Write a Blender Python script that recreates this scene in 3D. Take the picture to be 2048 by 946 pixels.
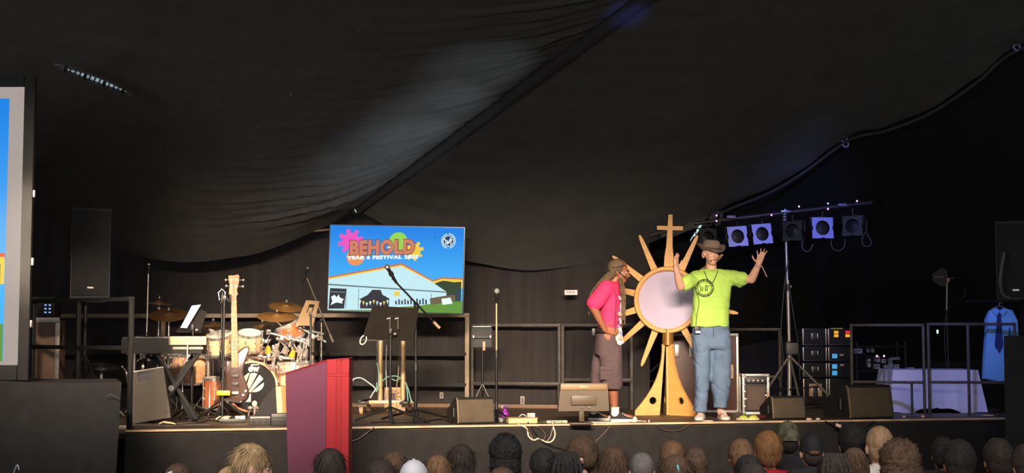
import bpy, bmesh, math, random
from mathutils import Vector as V, Matrix as M, noise as nz
from mathutils.bvhtree import BVHTree
random.seed(7)
for o in list(bpy.data.objects): bpy.data.objects.remove(o)
SC = bpy.context.scene
COL = SC.collection
TMP = bpy.data.scenes.new('workbench')                 # scratch scene for evaluating single meshes, removed at the end
R = math.radians

# ------------------------------------------------------------------ camera
FPX, CX, CY, HZ = 2730.0, 1024.0, 473.0, 664.0     # focal length, centre and horizon in photo pixels
CAMZ, ST = 1.9, 1.0                                  # eye height, stage height
PITCH = math.atan((HZ - CY) / FPX)
cam = bpy.data.cameras.new('camera'); camo = bpy.data.objects.new('camera', cam); COL.objects.link(camo)
cam.sensor_width = 36; cam.lens = FPX / 2048 * 36; cam.clip_end = 200
camo.location = (0, 0, CAMZ); camo.rotation_euler = (math.pi / 2 + PITCH, 0, 0)
SC.camera = camo

# ------------------------------------------------------------------ world, lamps, exposure
SC.view_settings.view_transform = 'Standard'; SC.view_settings.look = 'None'
SC.view_settings.exposure = 0.0; SC.view_settings.gamma = 1.0; SC.view_settings.use_curve_mapping = False
w = bpy.data.worlds.new('dim_tent'); SC.world = w; w.use_nodes = True
w.node_tree.nodes['Background'].inputs[0].default_value = (0.92, 0.96, 1.0, 1)
w.node_tree.nodes['Background'].inputs[1].default_value = 0.28

def lamp(name, kind, loc, tgt, power, col, **k):
    l = bpy.data.lights.new(name, kind); l.energy = power; l.color = col
    for a, b in k.items(): setattr(l, a, b)
    o = bpy.data.objects.new(name, l); COL.objects.link(o); o.location = loc
    o.rotation_euler = (V(tgt) - V(loc)).to_track_quat('-Z', 'Y').to_euler()
    return o
WARM = (1.0, 0.80, 0.60)
lamp('front_truss_wash', 'AREA', (-1.0, 5.0, 4.1), (-1.0, 14.8, 1.35), 125, WARM, shape='RECTANGLE', size=6.4, size_y=0.3, spread=R(28))
lamp('drum_special', 'SPOT', (-0.4, 5.4, 4.2), (-2.75, 15.0, 1.35), 7600, (1.0, 0.76, 0.54), spot_size=R(13), spot_blend=0.8, shadow_soft_size=0.06)
lamp('drum_special_far', 'SPOT', (-4.6, 6.4, 4.1), (-2.95, 15.0, 1.35), 5200, (1.0, 0.80, 0.60), spot_size=R(14), spot_blend=0.8, shadow_soft_size=0.06)
lamp('performer_special', 'SPOT', (0.4, 5.0, 4.2), (1.7, 14.2, 1.75), 1500, (1.0, 0.84, 0.70), spot_size=R(14), spot_blend=0.8, shadow_soft_size=0.5)
lamp('wing_special', 'SPOT', (-0.3, 6.5, 4.2), (-5.1, 15.2, 1.5), 1500, WARM, spot_size=R(11), spot_blend=0.7, shadow_soft_size=0.1)
lamp('blue_bar', 'SPOT', (3.1, 10.8, 4.4), (3.3, 15.4, 2.95), 420, (0.22, 0.28, 1.0), spot_size=R(25), spot_blend=0.7, shadow_soft_size=0.1)
lamp('blue_side', 'SPOT', (3.6, 12.1, 4.0), (4.85, 15.2, 1.55), 330, (0.30, 0.32, 1.0), spot_size=R(30), spot_blend=0.6, shadow_soft_size=0.1)
for tgt_, pw_ in (((-1.82, 15.35, 3.55), 420), ((-1.27, 14.75, 3.8), 620), ((-0.75, 14.1, 4.1), 520), ((-0.2, 13.4, 4.4), 300)):
    lamp('lining_fill_spot', 'SPOT', (2.6, 11.0, 1.7), tgt_, pw_, (0.78, 0.88, 1.0), spot_size=R(15), spot_blend=1.0, shadow_soft_size=0.03)  # added mid-air spots that shape the bright strip left of the rafter
lamp('beam_blue', 'SPOT', (2.0, 11.3, 3.9), (1.12, 12.78, 4.90), 120, (0.14, 0.2, 1.0), spot_size=R(12), spot_blend=1.0, shadow_soft_size=0.05)
lamp('tent_doorway', 'AREA', (-5.5, -2.5, 2.6), (-1.0, 12, 2.4), 240, (0.97, 0.98, 1.0), shape='RECTANGLE', size=4.0, size_y=2.6)
lamp('audience_fill', 'AREA', (0.6, 4.6, 4.2), (0.4, 8.8, 1.1), 60, (1.0, 0.93, 0.86), shape='RECTANGLE', size=6.0, size_y=0.5, spread=R(70))  # added fill, no real fixture, to brighten the heads from behind

# ------------------------------------------------------------------ photo pixel -> place
_RX = M.Rotation(math.pi / 2 + PITCH, 3, 'X')
def ray(px, py): return _RX @ V(((px - CX) / FPX, (CY - py) / FPX, -1.0))
def P(px, py, Y):
    d = ray(px, py); t = Y / d.y
    return V((d.x * t, Y, CAMZ + d.z * t))
def F(px, py, z=ST):
    d = ray(px, py); t = (z - CAMZ) / d.z
    return V((d.x * t, d.y * t, z))

# ------------------------------------------------------------------ materials
def lin(c): return tuple(((x / 255) / 12.92 if x / 255 <= 0.04045 else ((x / 255 + 0.055) / 1.055) ** 2.4) for x in c)
MATS = {}
def mt(name, rgb, rough=0.6, metal=0.0, emit=0.0, noise=0.12, nscale=9.0, bump=0.0, bscale=60.0, sheen=0.0, trans=0.0, weave=0.0, stretch=None):
    if name in MATS: return MATS[name]
    m = bpy.data.materials.new(name); m.use_nodes = True; nt = m.node_tree; N = nt.nodes; L = nt.links
    b = N['Principled BSDF']; c = lin(rgb)
    b.inputs['Roughness'].default_value = rough; b.inputs['Metallic'].default_value = metal
    tc = N.new('ShaderNodeTexCoord'); mp = N.new('ShaderNodeMapping'); L.new(tc.outputs['Object'], mp.inputs[0])
    if stretch: mp.inputs['Scale'].default_value = stretch
    tx = N.new('ShaderNodeTexNoise'); tx.inputs['Scale'].default_value = nscale; tx.inputs['Detail'].default_value = 4
    L.new(mp.outputs[0], tx.inputs[0])
    rp = N.new('ShaderNodeValToRGB')
    rp.color_ramp.elements[0].position = 0.3; rp.color_ramp.elements[1].position = 0.7
    rp.color_ramp.elements[0].color = tuple(max(0, x * (1 - noise)) for x in c) + (1,)
    rp.color_ramp.elements[1].color = tuple(min(1, x * (1 + noise)) for x in c) + (1,)
    L.new(tx.outputs[0], rp.inputs[0]); L.new(rp.outputs[0], b.inputs['Base Color'])
    if emit:
        L.new(rp.outputs[0], b.inputs['Emission Color']); b.inputs['Emission Strength'].default_value = emit
        b.inputs['Base Color'].default_value = (0.02, 0.02, 0.02, 1)
        b.inputs['Specular IOR Level'].default_value = 0.0; b.inputs['Roughness'].default_value = 1.0
        for l in list(nt.links):
            if l.to_socket == b.inputs['Base Color']: L.remove(l)
    if bump:
        t2 = N.new('ShaderNodeTexNoise'); t2.inputs['Scale'].default_value = bscale; L.new(mp.outputs[0], t2.inputs[0])
        bp = N.new('ShaderNodeBump'); bp.inputs['Strength'].default_value = bump; bp.inputs['Distance'].default_value = 0.01
        L.new(t2.outputs[0], bp.inputs['Height']); L.new(bp.outputs[0], b.inputs['Normal'])
    if sheen: b.inputs['Sheen Weight'].default_value = sheen
    if trans: b.inputs['Transmission Weight'].default_value = trans
    MATS[name] = m
    return m

BLK = mt('black_cloth', (40, 38, 37), 0.9, noise=0.2, bump=0.25, bscale=90)
BLK2 = mt('black_skirt', (38, 35, 34), 0.9, noise=0.25, bump=0.2, bscale=60)
BPL = mt('black_plastic', (30, 29, 28), 0.45, noise=0.15)
MATTE = mt('matte_black', (17, 17, 17), 0.85, noise=0.15)
BMT = mt('black_metal', (44, 42, 41), 0.4, 0.6, noise=0.2)
RAILM = mt('worn_black_rail', (66, 58, 52), 0.55, 0.3, noise=0.35, nscale=14)
CHR = mt('chrome', (232, 226, 218), 0.24, 0.85, noise=0.05)
STEEL = mt('steel_tube', (170, 160, 150), 0.35, 0.8, noise=0.1)
ALU = mt('aluminium_edge', (190, 182, 172), 0.4, 0.7, noise=0.15)
WHITE = mt('white_plastic', (225, 222, 215), 0.5, noise=0.06)
PAPER = mt('paper', (235, 236, 238), 0.8, noise=0.03)
SKIN_L = mt('skin_light', (226, 172, 146), 0.55, noise=0.08, nscale=20)
SKIN_D = mt('skin_brown', (150, 92, 64), 0.5, noise=0.08, nscale=20)
SKIN_T = mt('skin_tan', (205, 146, 112), 0.55, noise=0.08, nscale=20)

# ------------------------------------------------------------------ mesh builder
class MB:
    def __init__(s): s.v = []; s.f = []; s.m = []
    def add(s, vs, fs, mi=0, T=None):
        n = len(s.v)
        s.v += [(T @ V(p)) if T is not None else V(p) for p in vs]
        s.f += [tuple(i + n for i in f) for f in fs]; s.m += [mi] * len(fs)
        return s
    def box(s, c, size, rz=0.0, mi=0, T=None, b=0.0, rot=None):
        bm = bmesh.new(); bmesh.ops.create_cube(bm, size=1.0)
        for v in bm.verts: v.co = V((v.co.x * size[0], v.co.y * size[1], v.co.z * size[2]))
        if b: bmesh.ops.bevel(bm, geom=bm.edges[:], offset=b, segments=2, affect='EDGES', profile=0.6)
        bm.verts.index_update()
        X = M.Translation(V(c)) @ (rot.to_4x4() if rot is not None else M.Rotation(rz, 4, 'Z'))
        if T is not None: X = T @ X
        s.add([v.co.copy() for v in bm.verts], [[v.index for v in f.verts] for f in bm.faces], mi, X); bm.free()
        return s
    def tube(s, pts, r, n=8, mi=0, cap=True, flat=1.0, T=None, loop=False):
        pts = [V(p) for p in pts]; k = len(pts); rs = r if isinstance(r, (list, tuple)) else [r] * k
        vs = []; up = None
        for i, p in enumerate(pts):
            if loop: t = pts[(i + 1) % k] - pts[i - 1]
            else: t = (pts[min(i + 1, k - 1)] - pts[max(i - 1, 0)])
            t = t.normalized() if t.length > 1e-9 else V((0, 0, 1))
            if up is None: up = V((0, 0, 1)) if abs(t.z) < 0.9 else V((0, 1, 0))
            a = t.cross(up)
            if a.length < 1e-4: a = t.cross(V((1, 0.1, 0)))
            a.normalize(); b = a.cross(t).normalized(); up = b
            for j in range(n):
                th = 2 * math.pi * j / n
                vs.append(p + a * (math.cos(th) * rs[i]) + b * (math.sin(th) * rs[i] * flat))
        fs = []
        for i in range(k if loop else k - 1):
            i2 = (i + 1) % k
            for j in range(n):
                j2 = (j + 1) % n; fs.append((i * n + j, i * n + j2, i2 * n + j2, i2 * n + j))
        if cap and not loop: fs += [tuple(range(n))[::-1], tuple((k - 1) * n + j for j in range(n))]
        return s.add(vs, fs, mi, T)
    def cyl(s, p0, p1, r0, r1=None, n=16, mi=0, T=None): return s.tube([p0, p1], [r0, r0 if r1 is None else r1], n, mi, T=T)
    def cap(s, p0, r0, p1, r1, n=12):
        p0, p1 = V(p0), V(p1); d = (p1 - p0); L = d.length or 1e-6; u = d / L
        pts, rs = [], []
        for a in (-80, -55, -28, 0): pts.append(p0 + u * (math.sin(R(a)) * r0)); rs.append(max(1e-4, math.cos(R(a)) * r0))
        for a in (0, 28, 55, 80): pts.append(p1 + u * (math.sin(R(a)) * r1)); rs.append(max(1e-4, math.cos(R(a)) * r1))
        return s.tube(pts, rs, n)
    def ell(s, c, rad, rot=None, nu=18, nv=12, mi=0, T=None, fn=None):
        vs = [V((0, 0, -1))]; fs = []
        for i in range(1, nv):
            ph = -math.pi / 2 + math.pi * i / nv
            for j in range(nu):
                th = 2 * math.pi * j / nu; vs.append(V((math.cos(ph) * math.cos(th), math.cos(ph) * math.sin(th), math.sin(ph))))
        vs.append(V((0, 0, 1)))
        for j in range(nu): fs.append((0, 1 + (j + 1) % nu, 1 + j))
        for i in range(nv - 2):
            for j in range(nu):
                a = 1 + i * nu + j; b = 1 + i * nu + (j + 1) % nu; fs.append((a, b, b + nu, a + nu))
        e = len(vs) - 1; o = 1 + (nv - 2) * nu
        for j in range(nu): fs.append((o + j, o + (j + 1) % nu, e))
        if fn: vs = [fn(v) for v in vs]
        vs = [V((v.x * rad[0], v.y * rad[1], v.z * rad[2])) for v in vs]
        X = M.Translation(V(c)) @ (rot.to_4x4() if rot is not None else M.Identity(4))
        if T is not None: X = T @ X
        return s.add(vs, fs, mi, X)
    def lathe(s, prof, c=(0, 0, 0), rot=None, n=24, mi=0, T=None, a0=0, a1=360):
        full = (a1 - a0) >= 359.9; nn = n if full else n + 1
        vs = [];fs = []
        for r, z in prof:
            for j in range(nn):
                th = R(a0 + (a1 - a0) * j / n); vs.append(V((max(r, 1e-5) * math.cos(th), max(r, 1e-5) * math.sin(th), z)))
        for i in range(len(prof) - 1):
            for j in range(n):
                j2 = (j + 1) % nn; fs.append((i * nn + j, i * nn + j2, (i + 1) * nn + j2, (i + 1) * nn + j))
        X = M.Translation(V(c)) @ (rot.to_4x4() if rot is not None else M.Identity(4))
        if T is not None: X = T @ X
        return s.add(vs, fs, mi, X)
    def prism(s, poly, d0, d1, T=None, mi=0, axis='Y'):
        n = len(poly); vs = []
        for d in (d0, d1):
            for a, b in poly: vs.append((a, d, b) if axis == 'Y' else ((d, a, b) if axis == 'X' else (a, b, d)))
        fs = [tuple(range(n)), tuple(range(2 * n - 1, n - 1, -1))]
        for i in range(n): j = (i + 1) % n; fs.append((i, i + n, j + n, j))
        return s.add(vs, fs, mi, T)
    def loft(s, rings, cap=True, mi=0, T=None):
        n = len(rings[0]); vs = [p for r in rings for p in r]; fs = []
        for i in range(len(rings) - 1):
            for j in range(n): j2 = (j + 1) % n; fs.append((i * n + j, i * n + j2, (i + 1) * n + j2, (i + 1) * n + j))
        if cap: fs += [tuple(range(n))[::-1], tuple((len(rings) - 1) * n + j for j in range(n))]
        return s.add(vs, fs, mi, T)
    def grid(s, fn, nu, nv, mi=0, T=None):
        vs = [fn(i / nu, j / nv) for i in range(nu + 1) for j in range(nv + 1)]
        fs = [(i * (nv + 1) + j, (i + 1) * (nv + 1) + j, (i + 1) * (nv + 1) + j + 1, i * (nv + 1) + j + 1) for i in range(nu) for j in range(nv)]
        return s.add(vs, fs, mi, T)
    def mesh(s, name, mats, off=None, smooth=True, ang=38):
        me = bpy.data.meshes.new(name)
        me.from_pydata([(p - off) if off is not None else p for p in s.v], [], s.f)
        for m in (mats if isinstance(mats, (list, tuple)) else [mats]): me.materials.append(m)
        me.polygons.foreach_set('material_index', s.m)
        bm = bmesh.new(); bm.from_mesh(me); bmesh.ops.recalc_face_normals(bm, faces=bm.faces[:]); bm.to_mesh(me); bm.free()
        if smooth:
            me.polygons.foreach_set('use_smooth', [True] * len(me.polygons)); me.set_sharp_from_angle(angle=R(ang))
        me.update(); return me
    def build(s, name, mats, parent=None, world=False, label=None, smooth=True, ang=38, kind=None):
        """a part of `parent`; with world=True the points were given in place coordinates"""
        if world and parent is not None and id_(parent) in XF:
            X = XF[id_(parent)].inverted(); s.v = [X @ p for p in s.v]
        o = bpy.data.objects.new(name, s.mesh(name, mats, None, smooth, ang)); COL.objects.link(o); o.parent = parent
        if parent is not None and id_(parent) in XF: XF[id_(o)] = XF[id_(parent)]
        if label: o['label'] = label
        if kind: o['kind'] = kind
        return o
    def solo(s, name, mats, label, cat, group=None, kind=None, smooth=True, ang=38):
        """a whole thing that is one mesh, points in place coordinates, origin at its base"""
        xs = [p.x for p in s.v]; ys = [p.y for p in s.v]; zs = [p.z for p in s.v]
        off = V(((min(xs) + max(xs)) / 2, (min(ys) + max(ys)) / 2, min(zs)))
        o = bpy.data.objects.new(name, s.mesh(name, mats, off, smooth, ang)); COL.objects.link(o); o.location = off
        XF[id_(o)] = M.Translation(off)
        return tag(o, label, cat, group, kind)
XF = {}
def tmp_graph():
    with bpy.context.temp_override(scene=TMP, view_layer=TMP.view_layers[0]):
        dg = bpy.context.evaluated_depsgraph_get(); dg.update(); return dg
def id_(o): return o.name
def tag(o, label=None, cat=None, group=None, kind=None):
    if label: o['label'] = label
    if cat: o['category'] = cat
    if group: o['group'] = group
    if kind: o['kind'] = kind
    return o
def thing(name, label, cat, loc, rz=0.0, group=None):
    o = bpy.data.objects.new(name, None); COL.objects.link(o); o.empty_display_size = 0.1
    o.location = loc; o.rotation_euler = (0, 0, rz); XF[id_(o)] = M.Translation(V(loc)) @ M.Rotation(rz, 4, 'Z')
    return tag(o, label, cat, group)
def smoothpath(pts, k=6):
    pts = [V(p) for p in pts]; out = []
    for i in range(len(pts) - 1):
        p0, p1, p2, p3 = pts[max(i - 1, 0)], pts[i], pts[i + 1], pts[min(i + 2, len(pts) - 1)]
        for j in range(k):
            t = j / k; out.append(0.5 * ((2 * p1) + (p2 - p0) * t + (2 * p0 - 5 * p1 + 4 * p2 - p3) * t * t + (3 * p1 - p0 - 3 * p2 + p3) * t ** 3))
    out.append(pts[-1]); return out
def orient(d, up=(0, 0, 1)):
    """rotation whose Z axis points along d"""
    return V(d).to_track_quat('Z', 'Y').to_matrix()
def text_shape(s, bold=0.0, res=3):
    """flat triangles of a text, scaled to the unit square"""
    c = bpy.data.curves.new('t', 'FONT'); c.body = s; c.offset = bold; c.resolution_u = res; c.space_character = 1.0 + bold * 2
    o = bpy.data.objects.new('t', c); TMP.collection.objects.link(o)
    dg = tmp_graph(); me = o.evaluated_get(dg).to_mesh()
    vs = [v.co.copy() for v in me.vertices]; fs = [tuple(p.vertices) for p in me.polygons]
    o.evaluated_get(dg).to_mesh_clear(); bpy.data.objects.remove(o); bpy.data.curves.remove(c)
    x0 = min(v.x for v in vs); x1 = max(v.x for v in vs); y0 = min(v.y for v in vs); y1 = max(v.y for v in vs)
    return [((v.x - x0) / (x1 - x0), (v.y - y0) / (y1 - y0)) for v in vs], fs
def fuse(mb, name, mat, parent, voxel=0.01, smooth=4, fn=None, label=None, world=True):
    """closed overlapping shapes grown together into one continuous skin"""
    if world: X = XF[id_(parent)].inverted(); mb.v = [X @ p for p in mb.v]
    me = mb.mesh(name, mat)
    o = bpy.data.objects.new(name, me); TMP.collection.objects.link(o)
    md = o.modifiers.new('r', 'REMESH'); md.mode = 'VOXEL'; md.voxel_size = voxel; md.use_smooth_shade = True
    ms = o.modifiers.new('s', 'SMOOTH'); ms.iterations = smooth; ms.factor = 0.5
    dg = tmp_graph()
    m2 = bpy.data.meshes.new_from_object(o.evaluated_get(dg)); o.modifiers.clear(); o.data = m2; m2.name = name
    bpy.data.meshes.remove(me); TMP.collection.objects.unlink(o); COL.objects.link(o)
    if fn:
        cn = [(v.co.copy(), v.normal.copy()) for v in m2.vertices]
        m2.vertices.foreach_set('co', [x for c_, n_ in cn for x in fn(c_, n_)]); m2.update()
    if not m2.materials: m2.materials.append(mat)
    m2.polygons.foreach_set('use_smooth', [True] * len(m2.polygons))
    o.parent = parent; XF[id_(o)] = XF[id_(parent)]
    if label: o['label'] = label
    return o
# ================================================================== the setting
EA, EB = F(250, 860), F(2020, 835)                    # front edge of the stage
YAW = math.atan2(EB.y - EA.y, EB.x - EA.x)
U, W_ = V((math.cos(YAW), math.sin(YAW), 0)), V((-math.sin(YAW), math.cos(YAW), 0))
def S(u, v, z=0.0): return V((EA.x, EA.y, ST)) + U * u + W_ * v + V((0, 0, z))
LEN = (EB - EA).length + 0.8

GRASS = mt('trodden_floor', (62, 58, 52), 0.9, noise=0.3, nscale=4, bump=0.3)
tag(MB().box((0, 9, -0.05), (22, 26, 0.1)).solo('floor', GRASS, 'dark trodden floor of the tent below the stage', 'floor', kind='structure'))

# stage: deck boards, nosing, skirt
DECK = [mt('deck_board_%d' % i, c, 0.5, noise=0.3, nscale=3, stretch=(0.6, 9, 1), bump=0.1) for i, c in enumerate([(84, 68, 54), (74, 60, 48), (92, 74, 58)])]
stage = thing('stage', 'low stage with brown boards and a black front skirt', 'stage', S(0, 0, -ST))
stage['kind'] = 'structure'; del stage['category']
TS = M.Translation(V((EA.x, EA.y, ST))) @ M.Rotation(YAW, 4, 'Z')
bw = 0.2
for i in range(26):
    v = 0.03 + i * bw
    x0 = 0.0 if v < 0.62 else -3.2
    MB().box(((x0 + LEN) / 2, v + bw / 2, -0.02), (LEN - x0, bw - 0.008, 0.04), T=TS, b=0.003).build('board', DECK[i % 3], stage, world=True)
MB().box((LEN / 2 - 1.6, 2.65, -0.065), (LEN + 3.1, 5.1, 0.05), T=TS).build('deck_frame', BMT, stage, world=True)
NOSE = mt('worn_wood_edge', (216, 184, 146), 0.5, noise=0.35, nscale=5, stretch=(1, 1, 6))
MB().box((LEN / 2, 0.012, -0.010), (LEN, 0.024, 0.020), T=TS, b=0.004).build('edge_strip', NOSE, stage, world=True, label='pale worn wooden edge strip')
def skirt(u, t):
    x = u * LEN; d = 0.012 * math.sin(x * 9 + 2 * math.sin(x * 1.7)) * t + 0.006 * math.sin(x * 31) * t
    return TS @ V((x, 0.03 - d - 0.015 * t, -0.036 - t * (ST - 0.04)))
MB().grid(skirt, 260, 10).build('skirt', BLK2, stage, world=True, label='black cloth skirt')
MB().grid(lambda u, t: TS @ V((-3.2 + u * 3.2, 0.66 + 0.01 * math.sin(u * 70) * t, -0.04 - t * (ST - 0.045))), 60, 4).build('wing_skirt', BLK2, stage, world=True)
MB().grid(lambda u, t: TS @ V((0, 0.03 + u * 5.0, -0.04 - t * (ST - 0.045))), 30, 4).build('side_skirt', BLK2, stage, world=True)

# back curtain of the stage: hanging pleated cloth
WL, WR = V((-7.6, 17.8, 0)), V((1.62, 16.12, 0))
CURT = mt('brown_black_curtain', (46, 41, 40), 0.92, noise=0.22, nscale=3, stretch=(6, 6, 0.35), bump=0.2, bscale=50)
def curt(a, b, zt, amp=0.02):
    n = (b - a).cross(V((0, 0, 1))).normalized(); L = (b - a).length
    def fn(u, t):
        x = u * L; d = amp * (math.sin(x * 7.5 + 1.7 * math.sin(x * 1.1)) + 0.5 * math.sin(x * 23 + math.sin(x * 3))) * (0.35 + 0.65 * t)
        d += 0.012 * nz.noise(V((x * 2.2, t * 3.0, 0)))
        return a + (b - a) * u + n * d + V((0, 0, zt - t * (zt - 0.02)))
    return fn
MB().grid(curt(WL, WR, 3.62), 420, 24).solo('wall_back', CURT, 'dark brown pleated curtain hanging behind the stage', 'curtain', kind='structure')
# deeper, unlit end of the tent on the right and the side walls
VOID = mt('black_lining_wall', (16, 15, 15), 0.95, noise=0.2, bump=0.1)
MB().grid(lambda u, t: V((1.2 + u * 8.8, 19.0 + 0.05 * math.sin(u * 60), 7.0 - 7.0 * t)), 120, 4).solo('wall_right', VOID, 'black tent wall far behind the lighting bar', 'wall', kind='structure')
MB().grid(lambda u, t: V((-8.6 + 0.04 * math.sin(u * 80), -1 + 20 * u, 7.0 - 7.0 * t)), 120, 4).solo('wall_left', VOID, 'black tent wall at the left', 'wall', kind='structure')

# ---- roof lining: bays hung between rafters
R1, R2 = P(712, 415, 16.3), P(1400, 430, 16.2)
UPS = V((0.847, -1.0, 0.4535))
def sag(a, t):
    f = a - math.floor(a); s = math.sin(math.pi * f)
    d = 0.50 * s ** 0.8 * math.exp(-t / 1.6) + 0.20 * s
    if a > 1: d *= 0.1
    return d
def roof(a, t): return R1 + (R2 - R1) * a + UPS * t
CORD = [(0, 0.02), (0.35, 0.06), (0.8, 0.12), (1.15, 0.1), (1.5, 0.03), (1.7, 0.02), (2.0, 0.13), (2.4, 0.19), (2.8, 0.13), (3.08, 0.03), (3.6, 0.12), (4.2, 0.1), (6, 0.02), (20, 0.02)]
def cordsag(t):
    for (a, b), (c, d) in zip(CORD, CORD[1:]):
        if a <= t <= c: f = (t - a) / (c - a); f = f * f * (3 - 2 * f); return b + (d - b) * f
    return 0.02
def lining(a, t):
    p = roof(a, t); p.z -= sag(a, t)
    if 0.8 < a <= 1.0: f = (a - 0.8) / 0.2; p.z -= (cordsag(t) + 0.012) * f * f
    if -0.75 < a < 0.0:
        q = -a
        env = math.exp(-((q - 0.19) / 0.13) ** 2) + 0.35 * math.exp(-((q - 0.4) / 0.2) ** 2)
        env *= max(0, min(1, (t - 0.15) / 0.7))
        ph = t * 17 + 5.5 * q + 2.2 * nz.noise(V((t * 1.6, q * 2.0, 3)))
        p.z -= 0.080 * env * (1 - abs(math.sin(ph)) ** 0.7) * (0.6 + 0.8 * nz.noise(V((t * 2.3, q * 3, 9))))
        p.z -= 0.022 * env * math.sin(ph * 2.7 + 3 * nz.noise(V((t * 4, q * 6, 1))))
    if 0.03 < a < 0.4:
        env = math.exp(-((a - 0.1) / 0.07) ** 2); p.z -= 0.012 * env * math.sin(t * 22 - a * 30 + 2 * nz.noise(V((t * 3, a * 4, 5))))
    p.z += 0.02 * nz.noise(V((a * 9, t * 2.2, 0)))
    return p
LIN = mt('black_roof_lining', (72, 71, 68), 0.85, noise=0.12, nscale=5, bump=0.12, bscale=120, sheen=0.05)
mb = MB()
def seg(a0, a1, n, t0, t1, k): mb.grid(lambda u, v: lining(a0 + (a1 - a0) * u, t0 + (t1 - t0) * v), n, k)
seg(-0.62, 0.0, 90, 0, 4.6, 300); seg(-1.9, -0.62, 40, 0, 4.6, 120); seg(0.0, 1.0, 70, 0, 4.6, 160)
seg(-2.9, 1.0, 60, 4.6, 13.5, 40)
LININGO = mb.solo('ceiling', LIN, 'black fabric roof lining sagging in folds between the tent rafters', 'tent lining', kind='structure')
mb = MB(); seg(1.003, 3.4, 60, -2.9, 4.6, 60); seg(1.003, 3.4, 40, 4.6, 13.5, 40)
mb.solo('ceiling', VOID, 'roof bay right of the swagged cord, kept dark by its black colour', 'tent roof', kind='structure')  # darkness beyond the cord is put into the black material
# rafter in its cloth sleeve
b = MB(); pts = [roof(0, t) - V((0, 0, 0.03)) for t in [i * 0.12 for i in range(0, 46)]]
b.tube(pts, [0.075 + 0.006 * nz.noise(V((i * 0.9, 0, 0))) for i in range(len(pts))], 14, flat=0.9)
b.solo('trim_1', mt('beam_sleeve', (54, 54, 54), 0.8, noise=0.15, bump=0.2), 'dark cloth-wrapped roof beam running diagonally up the lining', 'roof beam', kind='structure')
b = MB(); pts = smoothpath([roof(1, t) - V((0, 0, 0.06 + s)) for t, s in [(0, 0.02), (0.35, 0.06), (0.8, 0.12), (1.15, 0.1), (1.5, 0.03), (1.7, 0.02), (2.0, 0.13), (2.4, 0.19), (2.8, 0.13), (3.08, 0.03), (3.6, 0.12), (4.2, 0.1)]], 6)
b.tube(pts, 0.016, 8)
rope = b.solo('trim_2', mt('grey_cord', (66, 62, 62), 0.8), 'thin grey cord swagged along the right edge of the roof lining', 'cord', kind='structure')
RING = mt('pale_plastic_ring', (150, 150, 205), 0.5)
for px, py, Y, lab in [(1689, 283, 14.62, 'small pale ring clip on the roof cord above the lighting bar'), (2031, 88, 13.05, 'small pale ring clip on the roof cord at the top right corner')]:
    c = P(px, py, Y); t = thing('ring_clip', lab, 'clip', c, group='clips on the roof cord')
    for dz, dx, rr in [(0.02, 0.0, 0.028), (-0.03, 0.012, 0.03)]:
        MB().tube([(dx + rr * math.cos(a * math.pi / 8), 0, dz + rr * math.sin(a * math.pi / 8)) for a in range(16)], 0.009, 6, loop=True).build('ring', RING, t)

def hit_roof(px, py, drop=0.0):
    n = (R2 - R1).cross(UPS).normalized(); d = ray(px, py); o = V((0, 0, CAMZ))
    return o + d * ((R1 - V((0, 0, drop)) - o).dot(n) / d.dot(n))
# laced gap in the lining with daylight in the outer sheet behind
c0, c1 = hit_roof(108, 130, 0.55), hit_roof(268, 190, 0.55)
DAY = mt('daylit_outer_sheet', (128, 150, 158), 0.6, emit=1.0, noise=0.5, nscale=14)
gap = thing('window_1', 'narrow laced gap in the roof lining with daylight behind it', 'gap', c0); gap['kind'] = 'structure'; del gap['category']
ax = (c1 - c0); nrm = V((0, -0.35, -1)).normalized(); sd = ax.cross(nrm).normalized()
b = MB(); n = 24
def wd(u): return 0.085 * math.sin(math.pi * u) ** 0.8 + 0.003
for i in range(n):
    u0, u1 = i / n, (i + 1) / n
    b.add([c0 + ax * u0 - sd * wd(u0) * .9, c0 + ax * u1 - sd * wd(u1) * .9, c0 + ax * u1 + sd * wd(u1) * .4, c0 + ax * u0 + sd * wd(u0) * .4], [(0, 1, 2, 3)])
b.v = [p - nrm * 0.012 for p in b.v]
b.build('outer_sheet', DAY, gap, world=True)
LACE = mt('black_lacing', (24, 24, 24), 0.8)
for k in range(13):
    u = 0.14 + k * 0.06; p = c0 + ax * u
    MB().tube([p - sd * 0.055 - ax * 0.012, p - ax * 0.004 - nrm * -0.01, p + sd * 0.035 + ax * 0.01], 0.008 + 0.009 * ((k * 5) % 4 == 0), 6).build('lacing', LACE, gap, world=True)
for sgn in (-1, 1):
    MB().tube([c0 + ax * u + sd * sgn * (wd(u) * (0.95 if sgn < 0 else 0.45) + 0.004) + nrm * 0.005 for u in [i / 20 for i in range(21)]], 0.012, 6).build('hem', LIN, gap, world=True)
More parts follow.
